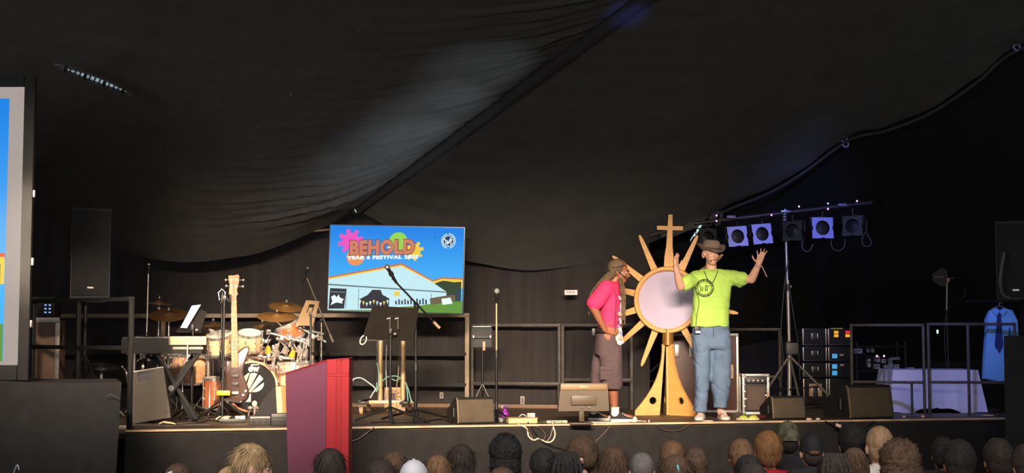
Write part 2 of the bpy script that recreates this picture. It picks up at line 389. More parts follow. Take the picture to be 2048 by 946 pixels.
# small daylight chinks
def chink(pts, Y, wpx, lab, mat):
    b = MB(); p = [P(x, y, Y) for x, y in pts]
    b.tube(smoothpath(p, 4), [wpx * Y / FPX * s for s in ([0.35] + [1.0] * (4 * (len(p) - 1) - 1) + [0.3])], 6, flat=0.6)
    b.solo('daylight_chink', mat, lab, 'daylight gap', 'daylight chinks in the lining')
DAY2 = mt('daylight_bright', (205, 235, 240), 0.6, emit=0.9, noise=0.2, nscale=30)
chink([(709, 418), (713, 425)], 15.95, 1.6, 'tiny bright daylight gap above the television', DAY2)
chink([(1402, 450), (1392, 466), (1381, 483)], 15.9, 4.2, 'bright daylight gap between monstrance ray and brown hat', DAY2)
chink([(1916, 498), (1928, 496)], 17.5, 2.0, 'longer faint daylight chink in the black wall above the antenna paddle', mt('daylight_dim', (150, 155, 160), 0.6, emit=0.5))
chink([(1947, 497), (1951, 498)], 17.5, 1.6, 'shorter faint daylight chink in the black wall above the antenna paddle', MATS['daylight_dim'])
# gathered cloth end over the lighting bar, where the lining ties to the post
b = MB()
for k in range(7):
    a = P(1396 + k * 8, 424 + 3 * math.sin(k * 2), 15.95); e = P(1300 + k * 22, 470 - k * 3 + 6 * math.sin(k), 15.98)
    b.tube(smoothpath([a, (a + e) / 2 + V((0, -0.03, -0.05)), e]), [0.02 + 0.004 * (k % 3)] * 13, 8)
b.solo('gathered_cloth', LIN, 'gathered black cloth tied up beside the lighting bar', 'cloth')
# pole along curtain top left of the television
MB().cyl(P(566, 468, 16.35), P(660, 459, 16.3), 0.012).solo('curtain_pole', mt('pole_tan', (140, 118, 100), 0.5), 'thin tan curtain pole behind the television', 'pole')
# pale sign on curtain
sg = P(1142, 585, 15.95); t = thing('wall_sign', 'small white sign with tiny lettering pinned to the curtain', 'sign', sg, math.atan2(WR.y - WL.y, WR.x - WL.x))
MB().box((0, 0, 0), (0.152, 0.006, 0.058), b=0.002).build('plate', WHITE, t)
b = MB()
for k, (x, l) in enumerate([(-0.05, 0.018), (-0.025, 0.03), (0.013, 0.032)]): b.box((x + l / 2, -0.0035, 0.004), (l, 0.002, 0.011))
b.build('lettering', mt('sign_print', (150, 105, 105), 0.6), t)
for px, py, wd_, hd, lab in [(883, 791, 0.045, 0.075, 'small white hooked tag low on the curtain by the left wedge'), (1045, 801, 0.05, 0.1, 'pale grey tag low on the curtain behind the bottle')]:
    WY_ = math.atan2(WR.y - WL.y, WR.x - WL.x); r_ = (px - CX) / FPX; s_ = (r_ * WL.y - WL.x) / ((WR - WL).x - r_ * (WR - WL).y)
    c = P(px, py, (WL + (WR - WL) * s_).y - 0.045); t = thing('tag', lab, 'tag', c - V((0, 0, hd / 2)), group='tags on the curtain')
    MB().box((0, 0, hd / 2), (wd_, 0.004, hd), b=0.0015).build('card', mt('tag_grey', (150, 140, 130), 0.7), t)
    MB().box((0, -0.003, hd / 2), (wd_ * 0.4, 0.004, hd * 0.6)).build('slot', BPL, t)
# ================================================================== the slide (shared by television and big screen)
SL = dict(blue=(22, 140, 236), pink=(236, 84, 196), green=(146, 214, 84), orange=(240, 146, 84), yellow=(244, 206, 64), tentw=(196, 236, 244),
          line=(224, 84, 50), grey=(96, 120, 124), dark=(34, 38, 50), tree=(36, 62, 40), grass=(92, 148, 52), brown=(104, 92, 70),
          salmon=(206, 128, 100), outl=(134, 54, 44), white=(236, 252, 255), navy=(34, 62, 96), sky2=(66, 178, 250))
SLK = list(SL); SLM = [mt('screen_' + k, SL[k], 0.4, emit=1.0, noise=0.02) for k in SLK]
def sky_gradient(m):
    nt = m.node_tree; b = nt.nodes['Principled BSDF']; tc = nt.nodes.new('ShaderNodeTexCoord'); sx = nt.nodes.new('ShaderNodeSeparateXYZ'); rp = nt.nodes.new('ShaderNodeValToRGB')
    nt.links.new(tc.outputs['Generated'], sx.inputs[0]); nt.links.new(sx.outputs['Z'], rp.inputs[0]); nt.links.new(rp.outputs[0], b.inputs['Emission Color'])
    rp.color_ramp.elements[0].position = 0.3; rp.color_ramp.elements[0].color = lin((58, 178, 250)) + (1,); rp.color_ramp.elements[1].position = 0.95; rp.color_ramp.elements[1].color = lin((22, 132, 232)) + (1,)
sky_gradient(SLM[0])
def slide_mesh():
    """the picture, one unit wide and high, lying in XZ, layers 0.4 mm apart towards -Y"""
    b = MB(); lay = [0]
    def uv(x, y):
        t = (x - 72) / 1210; top = 72 + 53 * t; bot = 852 + 28 * t
        return t, 1 - (y - top) / (bot - top)
    def poly(pts, col, raw=False):
        lay[0] += 1; q = [p if raw else uv(*p) for p in pts]
        q = [(min(1, max(0, a)), min(1, max(0, c))) for a, c in q]
        b.add([(a, -0.0004 * lay[0], c) for a, c in q], [tuple(range(len(q)))], SLK.index(col))
    def circ(x, y, r, col, pet=0, amp=0.0, n=48, a0=0, a1=360):
        poly([(x + (r + amp * (1 if math.sin(pet * R(a0 + (a1 - a0) * i / n)) > 0 else -1)) * math.cos(R(a0 + (a1 - a0) * i / n)), y - (r + amp * (1 if math.sin(pet * R(a0 + (a1 - a0) * i / n)) > 0 else -1)) * math.sin(R(a0 + (a1 - a0) * i / n))) for i in range(n)], col)
    poly([(0, 0), (1, 0), (1, 1), (0, 1)], 'blue', True)
    circ(258, 225, 96, 'pink', 8, 18, 96); circ(310, 365, 82, 'orange'); circ(690, 235, 84, 'green'); circ(832, 322, 76, 'yellow', 8, 14, 96)
    poly([(72, 548), (730, 432), (1012, 588), (1092, 562), (1280, 572), (1280, 640), (1012, 660), (72, 640)], 'line')
    poly([(72, 558), (728, 444), (1012, 597), (1094, 573), (1280, 583), (1280, 660), (1012, 680), (72, 660)], 'yellow')
    poly([(1015, 622), (1060, 604), (1100, 592), (1150, 596), (1200, 606), (1268, 602), (1268, 800), (1040, 800)], 'tree')
    poly([(72, 572), (726, 458), (1010, 604), (1138, 690), (1132, 810), (470, 852), (72, 852)], 'tentw')
    poly([(72, 610), (640, 652), (1136, 688), (1136, 698), (640, 664), (72, 624)], 'grey')
    for x in (232, 345, 1000): poly([(x, 640 + (x - 72) * .075), (x + 5, 640 + (x - 72) * .075), (x + 5, 845 - (x - 72) * .03), (x, 845 - (x - 72) * .03)], 'grey')
    poly([(88, 650), (236, 658), (220, 838), (80, 840)], 'dark')
    poly([(100, 730), (130, 712), (150, 735), (168, 708), (180, 738), (216, 752), (200, 775), (206, 792), (150, 782), (96, 806), (112, 770)], 'white')
    poly([(95, 680), (225, 684), (225, 694), (95, 690)], 'grey')
    poly([(470, 668), (545, 670), (562, 712), (626, 748), (622, 828), (480, 838), (366, 838), (358, 752), (430, 714)], 'dark')
    for i in range(9):
        x = 352 + i * 31; y = 762 + 22 * math.sin(i / 8 * math.pi * 2.0) ** 2
        poly([(x, y), (x + 22, y), (x + 11, y + 36)], ['white', 'yellow', 'tentw'][i % 3])
    poly([(668, 684), (718, 686), (718, 724), (668, 722)], 'yellow')
    for i in range(11):
        x = 680 + i * 27; h = 30 + (i * 37) % 24
        poly([(x, 800 - h), (x + 6, 795 - h), (x + 14, 802 - h), (x + 16, 800), (x + 2, 802)], 'navy' if i % 2 else 'dark')
    poly([(470, 850), (700, 826), (900, 812), (1130, 776), (1282, 774), (1282, 882), (72, 856)], 'grass')
    poly([(990, 748), (1060, 735), (1212, 716), (1222, 768), (1000, 806)], 'brown'); poly([(1095, 752), (1176, 742), (1196, 794), (1106, 806)], 'white')
    poly([(1225, 680), (1245, 672), (1255, 700), (1250, 770), (1230, 770)], 'navy')
    def text(s, x0, y0, x1, y1, col, bold, grow=0):
        lay[0] += 1; vs, fs = text_shape(s, bold)
        b.add([(lambda q: (q[0], -0.0004 * lay[0], q[1]))(uv(x0 - grow + a * (x1 - x0 + 2 * grow), y1 + grow - c * (y1 - y0 + 2 * grow))) for a, c in vs], fs, SLK.index(col))
    text('BEHOLD', 256, 216, 842, 354, 'outl', 0.10, 6); text('BEHOLD', 256, 216, 842, 354, 'salmon', 0.055)
    circ(610, 286, 19, 'outl'); poly([(606, 270), (614, 270), (614, 302), (606, 302)], 'white'); poly([(594, 282), (626, 282), (626, 290), (594, 290)], 'white')
    text('YEAR 6 FESTIVAL 2025', 230, 357, 880, 393, 'white', 0.065)
    for i in range(30):
        if i in (7, 8, 22): continue
        a = R(i * 12); circ(1145 + 60 * math.cos(a), 240 + 64 * math.sin(a), 5.5, 'white', n=8)
    circ(1145, 240, 50, 'white'); circ(1145, 240, 44, 'navy')
    for x, y0, y1, w in [(1118, 232, 272, 9), (1132, 234, 272, 9), (1163, 226, 272, 9)]: poly([(x, y0), (x + w, y0), (x + w, y1), (x, y1)], 'white')
    poly([(1140, 262), (1158, 218), (1166, 222), (1150, 266)], 'white'); poly([(1104, 220), (1112, 216), (1126, 236), (1118, 240)], 'white'); circ(1166, 214, 6, 'white', n=10); poly([(1168, 226), (1182, 226), (1182, 233), (1168, 233)], 'white')
    for i in range(-4, 5):
        if i: circ(1022 + i * 8, 200, 2.2, 'navy', n=6); circ(1022, 200 + i * 8, 2.2, 'navy', n=6)
    return b
SLIDE = slide_mesh()
def slide_object(parent, w, h, loc):
    b = MB(); b.f = list(SLIDE.f); b.m = list(SLIDE.m); b.v = [V((p.x * w, p.y, p.z * h)) for p in SLIDE.v]
    me = bpy.data.meshes.new('slide_picture'); me.from_pydata([p + V(loc) for p in b.v], [], b.f)
    for m in SLM: me.materials.append(m)
    me.polygons.foreach_set('material_index', b.m); me.update()
    o = bpy.data.objects.new('slide_picture', me); COL.objects.link(o); o.parent = parent
    o['label'] = 'lit festival slide with tent, flowers and lettering'; return o

# ---- big projection screen at the left edge
Yp = 11.0; k = Yp / FPX
base = P(52, 760, Yp); top = P(52, 158, Yp); hS = top.z - base.z
scr = thing('projection_screen', 'tall black-framed projection screen cut off by the left edge', 'screen', (base.x - 0.02, Yp, base.z), R(-1.0))
hF = hS + 0.02; bwid = 0.085
for nm, c, sz in [('frame_side', (0.0, 0, hF / 2), (bwid, 0.05, hF)), ('frame_side', (-3.6, 0, hF / 2), (bwid, 0.05, hF)),
                  ('frame_rail', (-1.8, 0, hF - bwid / 2), (3.5, 0.05, bwid)), ('frame_rail', (-1.8, 0, bwid * 0.7), (3.5, 0.05, bwid * 1.4))]:
    MB().box(c, sz, b=0.004).build(nm, mt('black_screen_frame', (44, 43, 43), 0.95), scr)
MB().box((-1.8, 0.01, hF / 2), (3.55, 0.012, hF - 0.1)).build('screen_sheet', mt('blank_margin', (172, 160, 154), 0.9, emit=0.95, noise=0.03), scr, label='blank grey margin of the lit screen')
pw = 3.3; ph = hF - 0.14 - 0.19
slide_object(scr, pw, ph, (-0.055 - 0.115 - pw, -0.002, 0.15))
for z in (0.45, 0.95, 1.5): MB().box((0.05, 0.0, z), (0.018, 0.03, 0.06), b=0.004).build('clip', STEEL, scr)
# black draped base under the screen
b = MB(); x1 = P(246, 800, Yp).x
def drape(u, t):
    x = -5.6 + u * (x1 + 5.6); zt = P(100, 757, Yp).z + 0.06 * math.sin(u * 5) * (1 - u) - 0.03 * u
    z = zt * (1 - t); y = Yp - 0.05 - 0.05 * t + (0.02 * math.sin(x * 9 + math.sin(x * 2.3)) + 0.01 * math.sin(x * 21)) * (0.3 + t)
    return V((x - 0.05 * t * (1 if u > 0.97 else 0), y, z))
b.grid(drape, 160, 14)
zt = P(100, 757, Yp).z - 0.03
b.grid(lambda u, t: V((drape(1, t).x - u * 0.30, drape(1, t).y + u * 0.9, drape(1, t).z)), 10, 14)
b.grid(lambda u, t: V((drape(u, 0).x - t * 0.30, drape(u, 0).y + t * 0.9, drape(u, 0).z)), 60, 6)
b.solo('screen_drape', BLK, 'black cloth-draped base below the projection screen', 'drape')
def tape(pts, Y, lab, mat=None, r=0.006):
    p = [P(x, y, Y) for x, y in pts]; MB().tube(smoothpath(p, 5), r, 6, flat=0.4).solo('tape_scrap', mat or mt('silver_tape', (170, 178, 186), 0.3, 0.5), lab, 'tape')
tape([(212, 793), (222, 789), (232, 794), (240, 797)], Yp - 0.12, 'crumpled silver tape scrap near the top corner of the draped base')
tape([(27, 946), (34, 930), (38, 940)], Yp - 0.17, 'silver tape scrap low on the draped base at lower left')

# ---- public address loudspeaker on the left
def loudspeaker(label, px0, px1, py0, py1, Y, yaw, pole_to, depth=0.42, bracket=True):
    c = P((px0 + px1) / 2, py1, Y); w_ = (px1 - px0) * Y / FPX * 0.92; h = (py1 - py0) * Y / FPX
    t = thing('loudspeaker', label, 'loudspeaker', (c.x, Y, c.z), yaw)
    prof = [(-w_ / 2, -depth / 2), (w_ / 2, -depth / 2), (w_ * 0.36, depth / 2), (-w_ * 0.36, depth / 2)]
    MB().prism(prof, 0, h, axis='Z').build('cabinet', mt('speaker_paint', (46, 45, 45), 0.7, bump=0.2, bscale=200), t, smooth=False)
    MB().box((0, -depth / 2 - 0.008, h / 2), (w_ * 0.92, 0.014, h * 0.94), b=0.004).build('grille', mt('speaker_grille', (42, 41, 41), 0.6, 0.3, bump=0.6, bscale=260), t)
    MB().box((0, -depth / 2 - 0.017, h * 0.12), (0.06, 0.004, 0.016)).build('badge', STEEL, t)
    if bracket:
        MB().box((0, 0, -0.02), (w_ * 0.9, depth * 0.7, 0.04), b=0.01).build('base_bracket', BPL, t)
        L = c.z - pole_to; MB().cyl((0, 0, -L), (0, 0, -0.02), 0.02).build('pole', BMT, t)
        for a in (30, 150, 270):
            MB().tube([(0, 0, -L * 0.45), (0.35 * math.cos(R(a)), 0.35 * math.sin(R(a)), -L + 0.015)], 0.014, 8).build('leg', BMT, t)
    return t
loudspeaker('tall black loudspeaker on a pole above the keyboard, left of the drums', 130, 213, 419, 598, 13.9, R(28), ST)

# ---- guard rails
def rail(label, a, b_, h, posts, mids=(0.5,), r=0.02, mat=None, midmat=None, group=None):
    a, b_ = V(a), V(b_); d = b_ - a; L = d.length; yaw = math.atan2(d.y, d.x); t = thing('guard_rail', label, 'railing', a, yaw, group)
    def bar(p, q, nm):
        m = MB(); mm = (midmat if nm == 'mid_rail' and midmat else mat) or RAILM; p, q = V(p), V(q); e = q - p
        m.box((p + q) / 2, (r * 2, r * 2, e.length), rot=orient(e), b=r * 0.3).build(nm, mm, t)
    bar((-r, 0, h), (L + r, 0, h), 'top_rail')
    for m_ in mids: bar((0, 0, h * m_), (L, 0, h * m_), 'mid_rail')
    for p in posts: bar((L * p, 0, 0), (L * p, 0, h), 'post')
    return t
pa = V((EA.x + 0.0, EA.y + 0.14, ST))
pl = V((P(58, 700, 13.9).x, 13.9, ST))
rail('black guard rail from the front left stage corner towards the big screen', pl, pa, 1.21, (0.04, 0.50, 1.0), (0.62,), 0.020, mat=BPL)
cy = 16.0
WYAW = math.atan2(WR.y - WL.y, WR.x - WL.x)
def wallpt(px, off=0.22):
    """stage floor point in front of the back curtain seen at photo column px"""
    n = V((math.sin(WYAW), -math.cos(WYAW), 0)); a = WL + n * off; d = (WR - WL); r_ = (px - CX) / FPX
    s = (r_ * a.y - a.x) / (d.x - r_ * d.y); p = a + d * s; return V((p.x, p.y, ST))
rail('long dark rail along the curtain behind drums and television', wallpt(60), wallpt(935), 1.1, (0.0, 0.32, 0.66, 1.0), (0.58, 0.25), 0.026, mat=mt('tan_rail', (150, 132, 110), 0.6, noise=0.2), midmat=BLK)
rail('dark rail along the curtain between tablet stand and pink shirt', wallpt(945), wallpt(1118), 0.98, (0.0, 1.0), (0.30,), 0.018)
rail('dark rail along the curtain behind person in pink shirt', wallpt(1125), wallpt(1262), 0.98, (0.0, 1.0), (0.35,), 0.018)

# ---- amplifier case at far left
c = P(88, 828, 15.2); t = thing('amplifier_case', 'brown fronted amplifier case with pale metal edges beside the big screen', 'amplifier', (c.x - 0.03, 15.2, ST), R(6))
wA, hA, dA = 0.40, 1.03, 0.4
MB().box((0, 0, hA / 2), (wA, dA, hA), b=0.008).build('body', mt('amp_brown', (128, 100, 80), 0.6, noise=0.2), t)
for x in (-wA / 2, wA / 2): MB().box((x, -dA / 2, hA / 2), (0.05, 0.03, hA + 0.01), b=0.006).build('edge_strip', ALU, t)
MB().box((0, -dA / 2, hA), (wA + 0.04, 0.04, 0.06), b=0.006).build('top_strip', ALU, t)
for z in (0.85, 0.25): MB().tube(smoothpath([(wA / 2 + 0.02, -0.1, z + 0.12), (wA / 2 + 0.05, -0.14, z), (wA / 2 + 0.02, -0.1, z - 0.12)]), 0.008, 6).build('cable', STEEL, t)
tx = thing('radio_receiver', 'small black receiver with blue lights standing on the amplifier case', 'receiver', (c.x - 0.02, 15.15, ST + hA + 0.035), R(6))
MB().box((0, 0, 0.11), (0.32, 0.3, 0.22), b=0.008).build('body', BPL, tx)
LED = mt('blue_led', (120, 170, 255), 0.4, emit=1.2)
for i in range(2):
    for j in range(4): MB().box((0.06 + 0.045 * i, -0.152, 0.05 + 0.04 * j), (0.022, 0.006, 0.015)).build('light', LED, tx)

# ---- padded stool left of keyboard
c = P(203, 735, 14.55); t = thing('padded_stool', 'black padded stool behind the rail left of the keyboard', 'stool', (c.x, 14.55, ST))
zs = c.z - ST
MB().ell((0, 0, zs - 0.02), (0.175, 0.15, 0.075), nu=24, fn=lambda v: V((v.x * (1 + 0.1 * v.x), v.y, v.z if v.z > 0 else v.z * 0.6))).build('seat', mt('stool_vinyl', (36, 34, 34), 0.35, noise=0.1), t)
MB().cyl((0, 0, 0.08), (0, 0, zs - 0.05), 0.018).build('post', CHR, t)
for a in (20, 140, 260): MB().tube([(0, 0, 0.26), (0.24 * math.cos(R(a)), 0.24 * math.sin(R(a)), 0.012)], 0.012, 8).build('leg', CHR, t)

# ---- microphone stands
def mic_stand(label, foot, Y, head, boom=None, tube=STEEL, legs=0.30, lean=0.0, group='microphone stands', r=0.011, legang=(30, 150, 270), baseh=0.12):
    """foot, head: photo columns/rows at depth Y; boom: list of two photo points (tail, tip)"""
    p0 = V((P(foot, 700, Y).x, Y, ST)); hp = P(head[0], head[1], Y)
    t = thing('microphone_stand', label, 'microphone stand', p0, 0, group)
    MB().lathe([(0.0, 0.0), (0.028, 0.0), (0.03, 0.03), (0.018, 0.06), (0.014, baseh + 0.03), (0, baseh + 0.03)], p0 + V((0, 0, 0.05)), n=14).build('hub', BPL, t, world=True)
    for a in legang: MB().tube([p0 + V((0, 0, baseh)), p0 + V((legs * math.cos(R(a)), legs * math.sin(R(a)), 0.014))], [0.012, 0.010], 8).build('leg', BMT, t, world=True)
    mid = p0.lerp(hp, 0.55)
    MB().cyl(p0 + V((0, 0, 0.06)), mid, r * 1.25, n=10).build('lower_tube', BMT, t, world=True)
    MB().cyl(mid - (hp - p0).normalized() * 0.03, mid + (hp - p0).normalized() * 0.05, r * 1.9, n=10).build('clutch', BPL, t, world=True)
    MB().cyl(mid, hp, r * 0.85, n=10).build('upper_tube', tube, t, world=True)
    if boom:
        a, b2 = P(boom[0][0], boom[0][1], Y + 0.05), P(boom[1][0], boom[1][1], Y - 0.12)
        MB().cyl(a, b2, r * 0.7, n=10).build('boom', tube, t, world=True)
        MB().cyl(a, a + (b2 - a).normalized() * 0.09, r * 1.5, n=10).build('counterweight', STEEL, t, world=True)
        MB().ell(hp, (0.028, 0.022, 0.03)).build('swivel', BPL, t, world=True)
    return t
def microphone(label, tail, tip, Y0, Y1, r=0.024, group='vocal microphones', body=BPL, ball=STEEL):
    a, b2 = P(tail[0], tail[1], Y0), P(tip[0], tip[1], Y1); d = (b2 - a); L = d.length; rot = orient(d)
    t = thing('microphone', label, 'microphone', a, 0, group)
    MB().lathe([(0, 0), (r * 0.45, 0.0), (r * 0.55, 0.01), (r * 0.72, L - r * 1.9), (r * 0.9, L - r * 1.6), (0, L - r * 1.6)], a, rot, 14).build('handle', body, t, world=True)
    MB().ell(a + d.normalized() * (L - r * 0.95), (r, r, r * 1.08), rot).build('grille', ball, t, world=True)
    MB().lathe([(r * 0.95, -0.006), (r * 1.05, 0), (r * 0.95, 0.006)], a + d.normalized() * (L - r), rot, 16).build('ring', CHR, t, world=True)
    MB().lathe([(r * .8, 0.0), (r * .95, 0.0), (r * .95, 0.035), (r * .8, 0.035)], a + d * 0.42, rot, 12).build('clip', BPL, t, world=True)
    return t
mic_stand('straight microphone stand reaching up behind the keyboard', 291, 14.7, (297, 545), None, r=0.010)
microphone('slim microphone at the top of the stand behind the keyboard', (297, 548), (298, 526), 14.7, 14.68, 0.016)
mic_stand('boom microphone stand behind the drums beside tilted music stand', 643, 15.6, (643, 640), ((666, 684), (614, 556)), r=0.011)
microphone('slim microphone on the boom above the drum cymbals', (603, 572), (616, 534), 15.5, 15.45, 0.015)
mic_stand('boom microphone stand in front of the television', 832, 13.85, (832, 648), None, tube=BMT, legs=0.42, r=0.014)
mic_stand('upright microphone stand left of the purple bottle', 993, 13.9, (993, 603), None, r=0.011, legs=0.16, tube=mt('tan_tube', (196, 160, 120), 0.4, 0.4))
microphone('round-headed silver microphone on the upright stand left of pink shirt', (993, 606), (994, 577), 13.9, 13.86, 0.030, ball=mt('silver_mesh', (200, 190, 178), 0.35, 0.6, bump=0.6, bscale=300))

# boom of the stand before the television is built onto it as parts
st_ = [o for o in COL.objects if o.get('label', '').startswith('boom microphone stand in front')][0]
a, b2 = P(879, 656, 13.9), P(784, 556, 13.7)
MB().cyl(a, b2, 0.010, n=10).build('boom', BMT, st_, world=True)
MB().cyl(a, a + (b2 - a).normalized() * 0.09, 0.016, n=10).build('counterweight', mt('tan_tube2', (170, 140, 110), 0.5), st_, world=True)
MB().ell(P(833, 612, 13.85), (0.03, 0.025, 0.035)).build('swivel', BPL, st_, world=True)
MB().cyl(P(832, 648, 13.85), P(833, 614, 13.85), 0.010, n=10).build('upper_tube', BMT, st_, world=True)
microphone('dark microphone on the boom in front of the television picture', (793, 566), (772, 530), 13.70, 13.62, 0.026)

# ---- music stands
def music_stand(label, foot, Y, top, corners, deskmat, tilt=0.12, legs=0.3, cut=False, legang=(20, 140, 260)):
    p0 = V((P(foot, 700, Y).x, Y, ST)); t = thing('music_stand', label, 'music stand', p0, 0, 'music stands')
    hp = P(top[0], top[1], Y)
    MB().lathe([(0, 0.03), (0.02, 0.03), (0.022, 0.12), (0, 0.13)], p0 + V((0, 0, 0.03)), n=12).build('hub', BPL, t, world=True)
    for a in legang: MB().tube([p0 + V((0, 0, 0.15)), p0 + V((legs * math.cos(R(a)), legs * math.sin(R(a)), 0.014))], 0.012, 8).build('leg', BMT, t, world=True)
    MB().cyl(p0 + V((0, 0, 0.03)), p0.lerp(hp, 0.5), 0.015).build('lower_tube', BMT, t, world=True)
    MB().cyl(p0.lerp(hp, 0.5), hp + V((0, 0.02, 0)), 0.011).build('upper_tube', BMT, t, world=True)
    q = [P(x, y, Y + d) for (x, y), d in zip(corners, (-tilt, -tilt, tilt, tilt))]       # tl tr br bl
    n = (q[1] - q[0]).cross(q[3] - q[0]).normalized() * 0.006
    m = MB()
    def panel(pts):
        pts = list(pts); m.add([p - n for p in pts] + [p + n for p in pts], [(0, 1, 2, 3), (7, 6, 5, 4), (0, 4, 5, 1), (1, 5, 6, 2), (2, 6, 7, 3), (3, 7, 4, 0)])
    def bi(u, v): return q[0].lerp(q[1], u).lerp(q[3].lerp(q[2], u), v)
    if cut:
        for u0, u1, v0, v1 in [(0, .34, 0, 1), (.72, 1, 0, 1), (.34, .72, .0, .12), (.34, .72, .5, 1)]: panel([bi(u0, v0), bi(u1, v0), bi(u1, v1), bi(u0, v1)])
        panel([bi(.4, .28), bi(.66, .28), bi(.66, .5), bi(.4, .5)])
    else: panel([bi(0, 0), bi(1, 0), bi(1, 1), bi(0, 1)])
    m.build('desk', deskmat, t, world=True, smooth=False)
    lip = MB(); lip.box((0, 0, 0), ((q[2] - q[3]).length, 0.06, 0.012), rot=M.Rotation(math.atan2(q[2].y - q[3].y, q[2].x - q[3].x), 3, 'Z')); lip.v = [p + (q[2] + q[3]) / 2 + V((0, 0.03, 0)) for p in lip.v]
    lip.build('ledge', deskmat, t, world=True)
    MB().box(hp + V((0, 0.0, 0.03)), (0.03, 0.04, 0.06), b=0.006).build('clamp', BPL, t, world=True)
    MB().ell(hp + V((0.045, -0.01, 0.0)), (0.02, 0.012, 0.014)).build('knob', STEEL, t, world=True)
    return t
DESK = mt('music_desk', (56, 50, 44), 0.45, 0.3, noise=0.1)
music_stand('large black music stand in front of the television', 781, 13.75, (781, 668), ((745, 612), (838, 617), (826, 682), (724, 678)), DESK, legs=0.36, legang=(12, 172, 280))
ms = [o for o in COL.objects if o.get('label', '').startswith('large black music')][0]
for x in (777, 793): MB().tube([P(x - 3, 637, 13.69), P(x + 3, 636, 13.69), P(x + 3, 658, 13.72)], 0.008, 6).build('bracket', STEEL, ms, world=True)
music_stand('tilted tan music stand with cut-out back beside the cymbals', 622, 14.9, (621, 632), ((612, 601), (639, 603), (626, 652), (592, 648)), mt('tan_desk', (158, 132, 100), 0.5), cut=True, tilt=0.1)
music_stand('black music stand holding sheet music behind the keyboard', 385, 14.35, (385, 660), ((388, 612), (414, 624), (400, 664), (352, 664)), mt('black_desk', (36, 34, 33), 0.5), tilt=0.06)
p4 = [P(384, 612, 14.24), P(402, 610, 14.24), P(374, 657, 14.34), P(361, 656, 14.34)]
n4 = V((0, -0.004, 0.002))
MB().add([p + n4 * 2 for p in p4] + [p + n4 for p in p4], [(0, 1, 2, 3), (7, 6, 5, 4), (0, 4, 5, 1), (1, 5, 6, 2), (2, 6, 7, 3), (3, 7, 4, 0)]).solo('sheet_music', mt('music_paper', (196, 222, 246), 0.7, noise=0.04), 'pale blue-white sheet of music on the stand behind keyboard', 'sheet music', smooth=False)

# ---- keyboard on its stand
Yk = 13.8; kc = P(333, 690, Yk)
kb = thing('keyboard', 'dark stage piano with cream back panel on an X-stand', 'keyboard', (kc.x, Yk, kc.z - 0.06), R(3))
Lk = 0.80
MB().box((-0.02, 0, 0.05), (Lk, 0.30, 0.15), b=0.012).build('body', mt('keyboard_dark', (15, 15, 15), 0.85), kb)
MB().box((0.24, -0.158, 0.105), (0.37, 0.02, 0.085), b=0.005).build('back_panel', mt('cream_panel', (150, 138, 104), 0.6, noise=0.08), kb, label='cream back panel')
MB().box((0.245, -0.156, 0.03), (0.30, 0.02, 0.025), b=0.004).build('trim_bar', mt('grey_trim', (112, 106, 92), 0.5), kb)
MB().box((-0.02, -0.10, 0.132), (Lk * 0.98, 0.06, 0.02), b=0.004).build('control_panel', BPL, kb)
WK = mt('piano_key_white', (216, 210, 198), 0.4); BK = mt('piano_key_black', (22, 22, 22), 0.4)
for i in range(30): MB().box((-0.40 + i * 0.0263, 0.09, 0.13), (0.0245, 0.13, 0.016)).build('white_key', WK, kb)
for i in range(29):
    if i % 7 not in (2, 6): MB().box((-0.387 + i * 0.0263, 0.06, 0.143), (0.013, 0.08, 0.014)).build('black_key', BK, kb)
MB().tube(smoothpath([(0.24, -0.175, 0.14), (0.245, -0.18, 0.06), (0.24, -0.18, -0.1)], 4), 0.006, 6).build('cable', STEEL, kb)
xs = thing('keyboard_stand', 'black double X-stand under the keyboard', 'keyboard stand', (kc.x + 0.08, Yk, ST), R(3))
hk = kc.z - 0.085 - ST
for dy in (-0.10, 0.08):
    MB().tube([(-0.22 - dy * 0.4, dy, 0.03), (0.22 - dy * 0.4, dy, hk)], 0.022, 8).build('brace', MATTE, xs); MB().tube([(0.20 - dy * 0.4, dy + 0.035, 0.03), (-0.20 - dy * 0.4, dy + 0.035, hk)], 0.022, 8).build('brace', MATTE, xs)
for x in (-0.22, 0.2): MB().cyl((x, -0.2, 0.02), (x, 0.2, 0.02), 0.02).build('foot', MATTE, xs)
for x in (-0.2, 0.22): MB().cyl((x, -0.14, hk - 0.014), (x, 0.14, hk - 0.014), 0.013).build('support_arm', MATTE, xs)
MB().cyl((0, -0.13, hk / 2), (0, 0.15, hk / 2), 0.03).build('hinge', BPL, xs)

# ---- tilted monitor cabinet in front of the keyboard
c = F(303, 847); t = thing('monitor_cabinet', 'grey-brown floor cabinet with handle cut-out tilted beside the keyboard stand', 'monitor cabinet', (c.x, c.y + 0.02, ST), R(8))
wM, hM = 0.365, 0.50; T_ = M.Rotation(R(-9), 4, 'Y')
MM = mt('grey_brown_paint', (70, 63, 54), 0.7, noise=0.1, bump=0.15, bscale=150)
body = MB()
q = [(-wM / 2, 0), (wM / 2, 0), (wM / 2, hM), (-wM / 2, hM)]
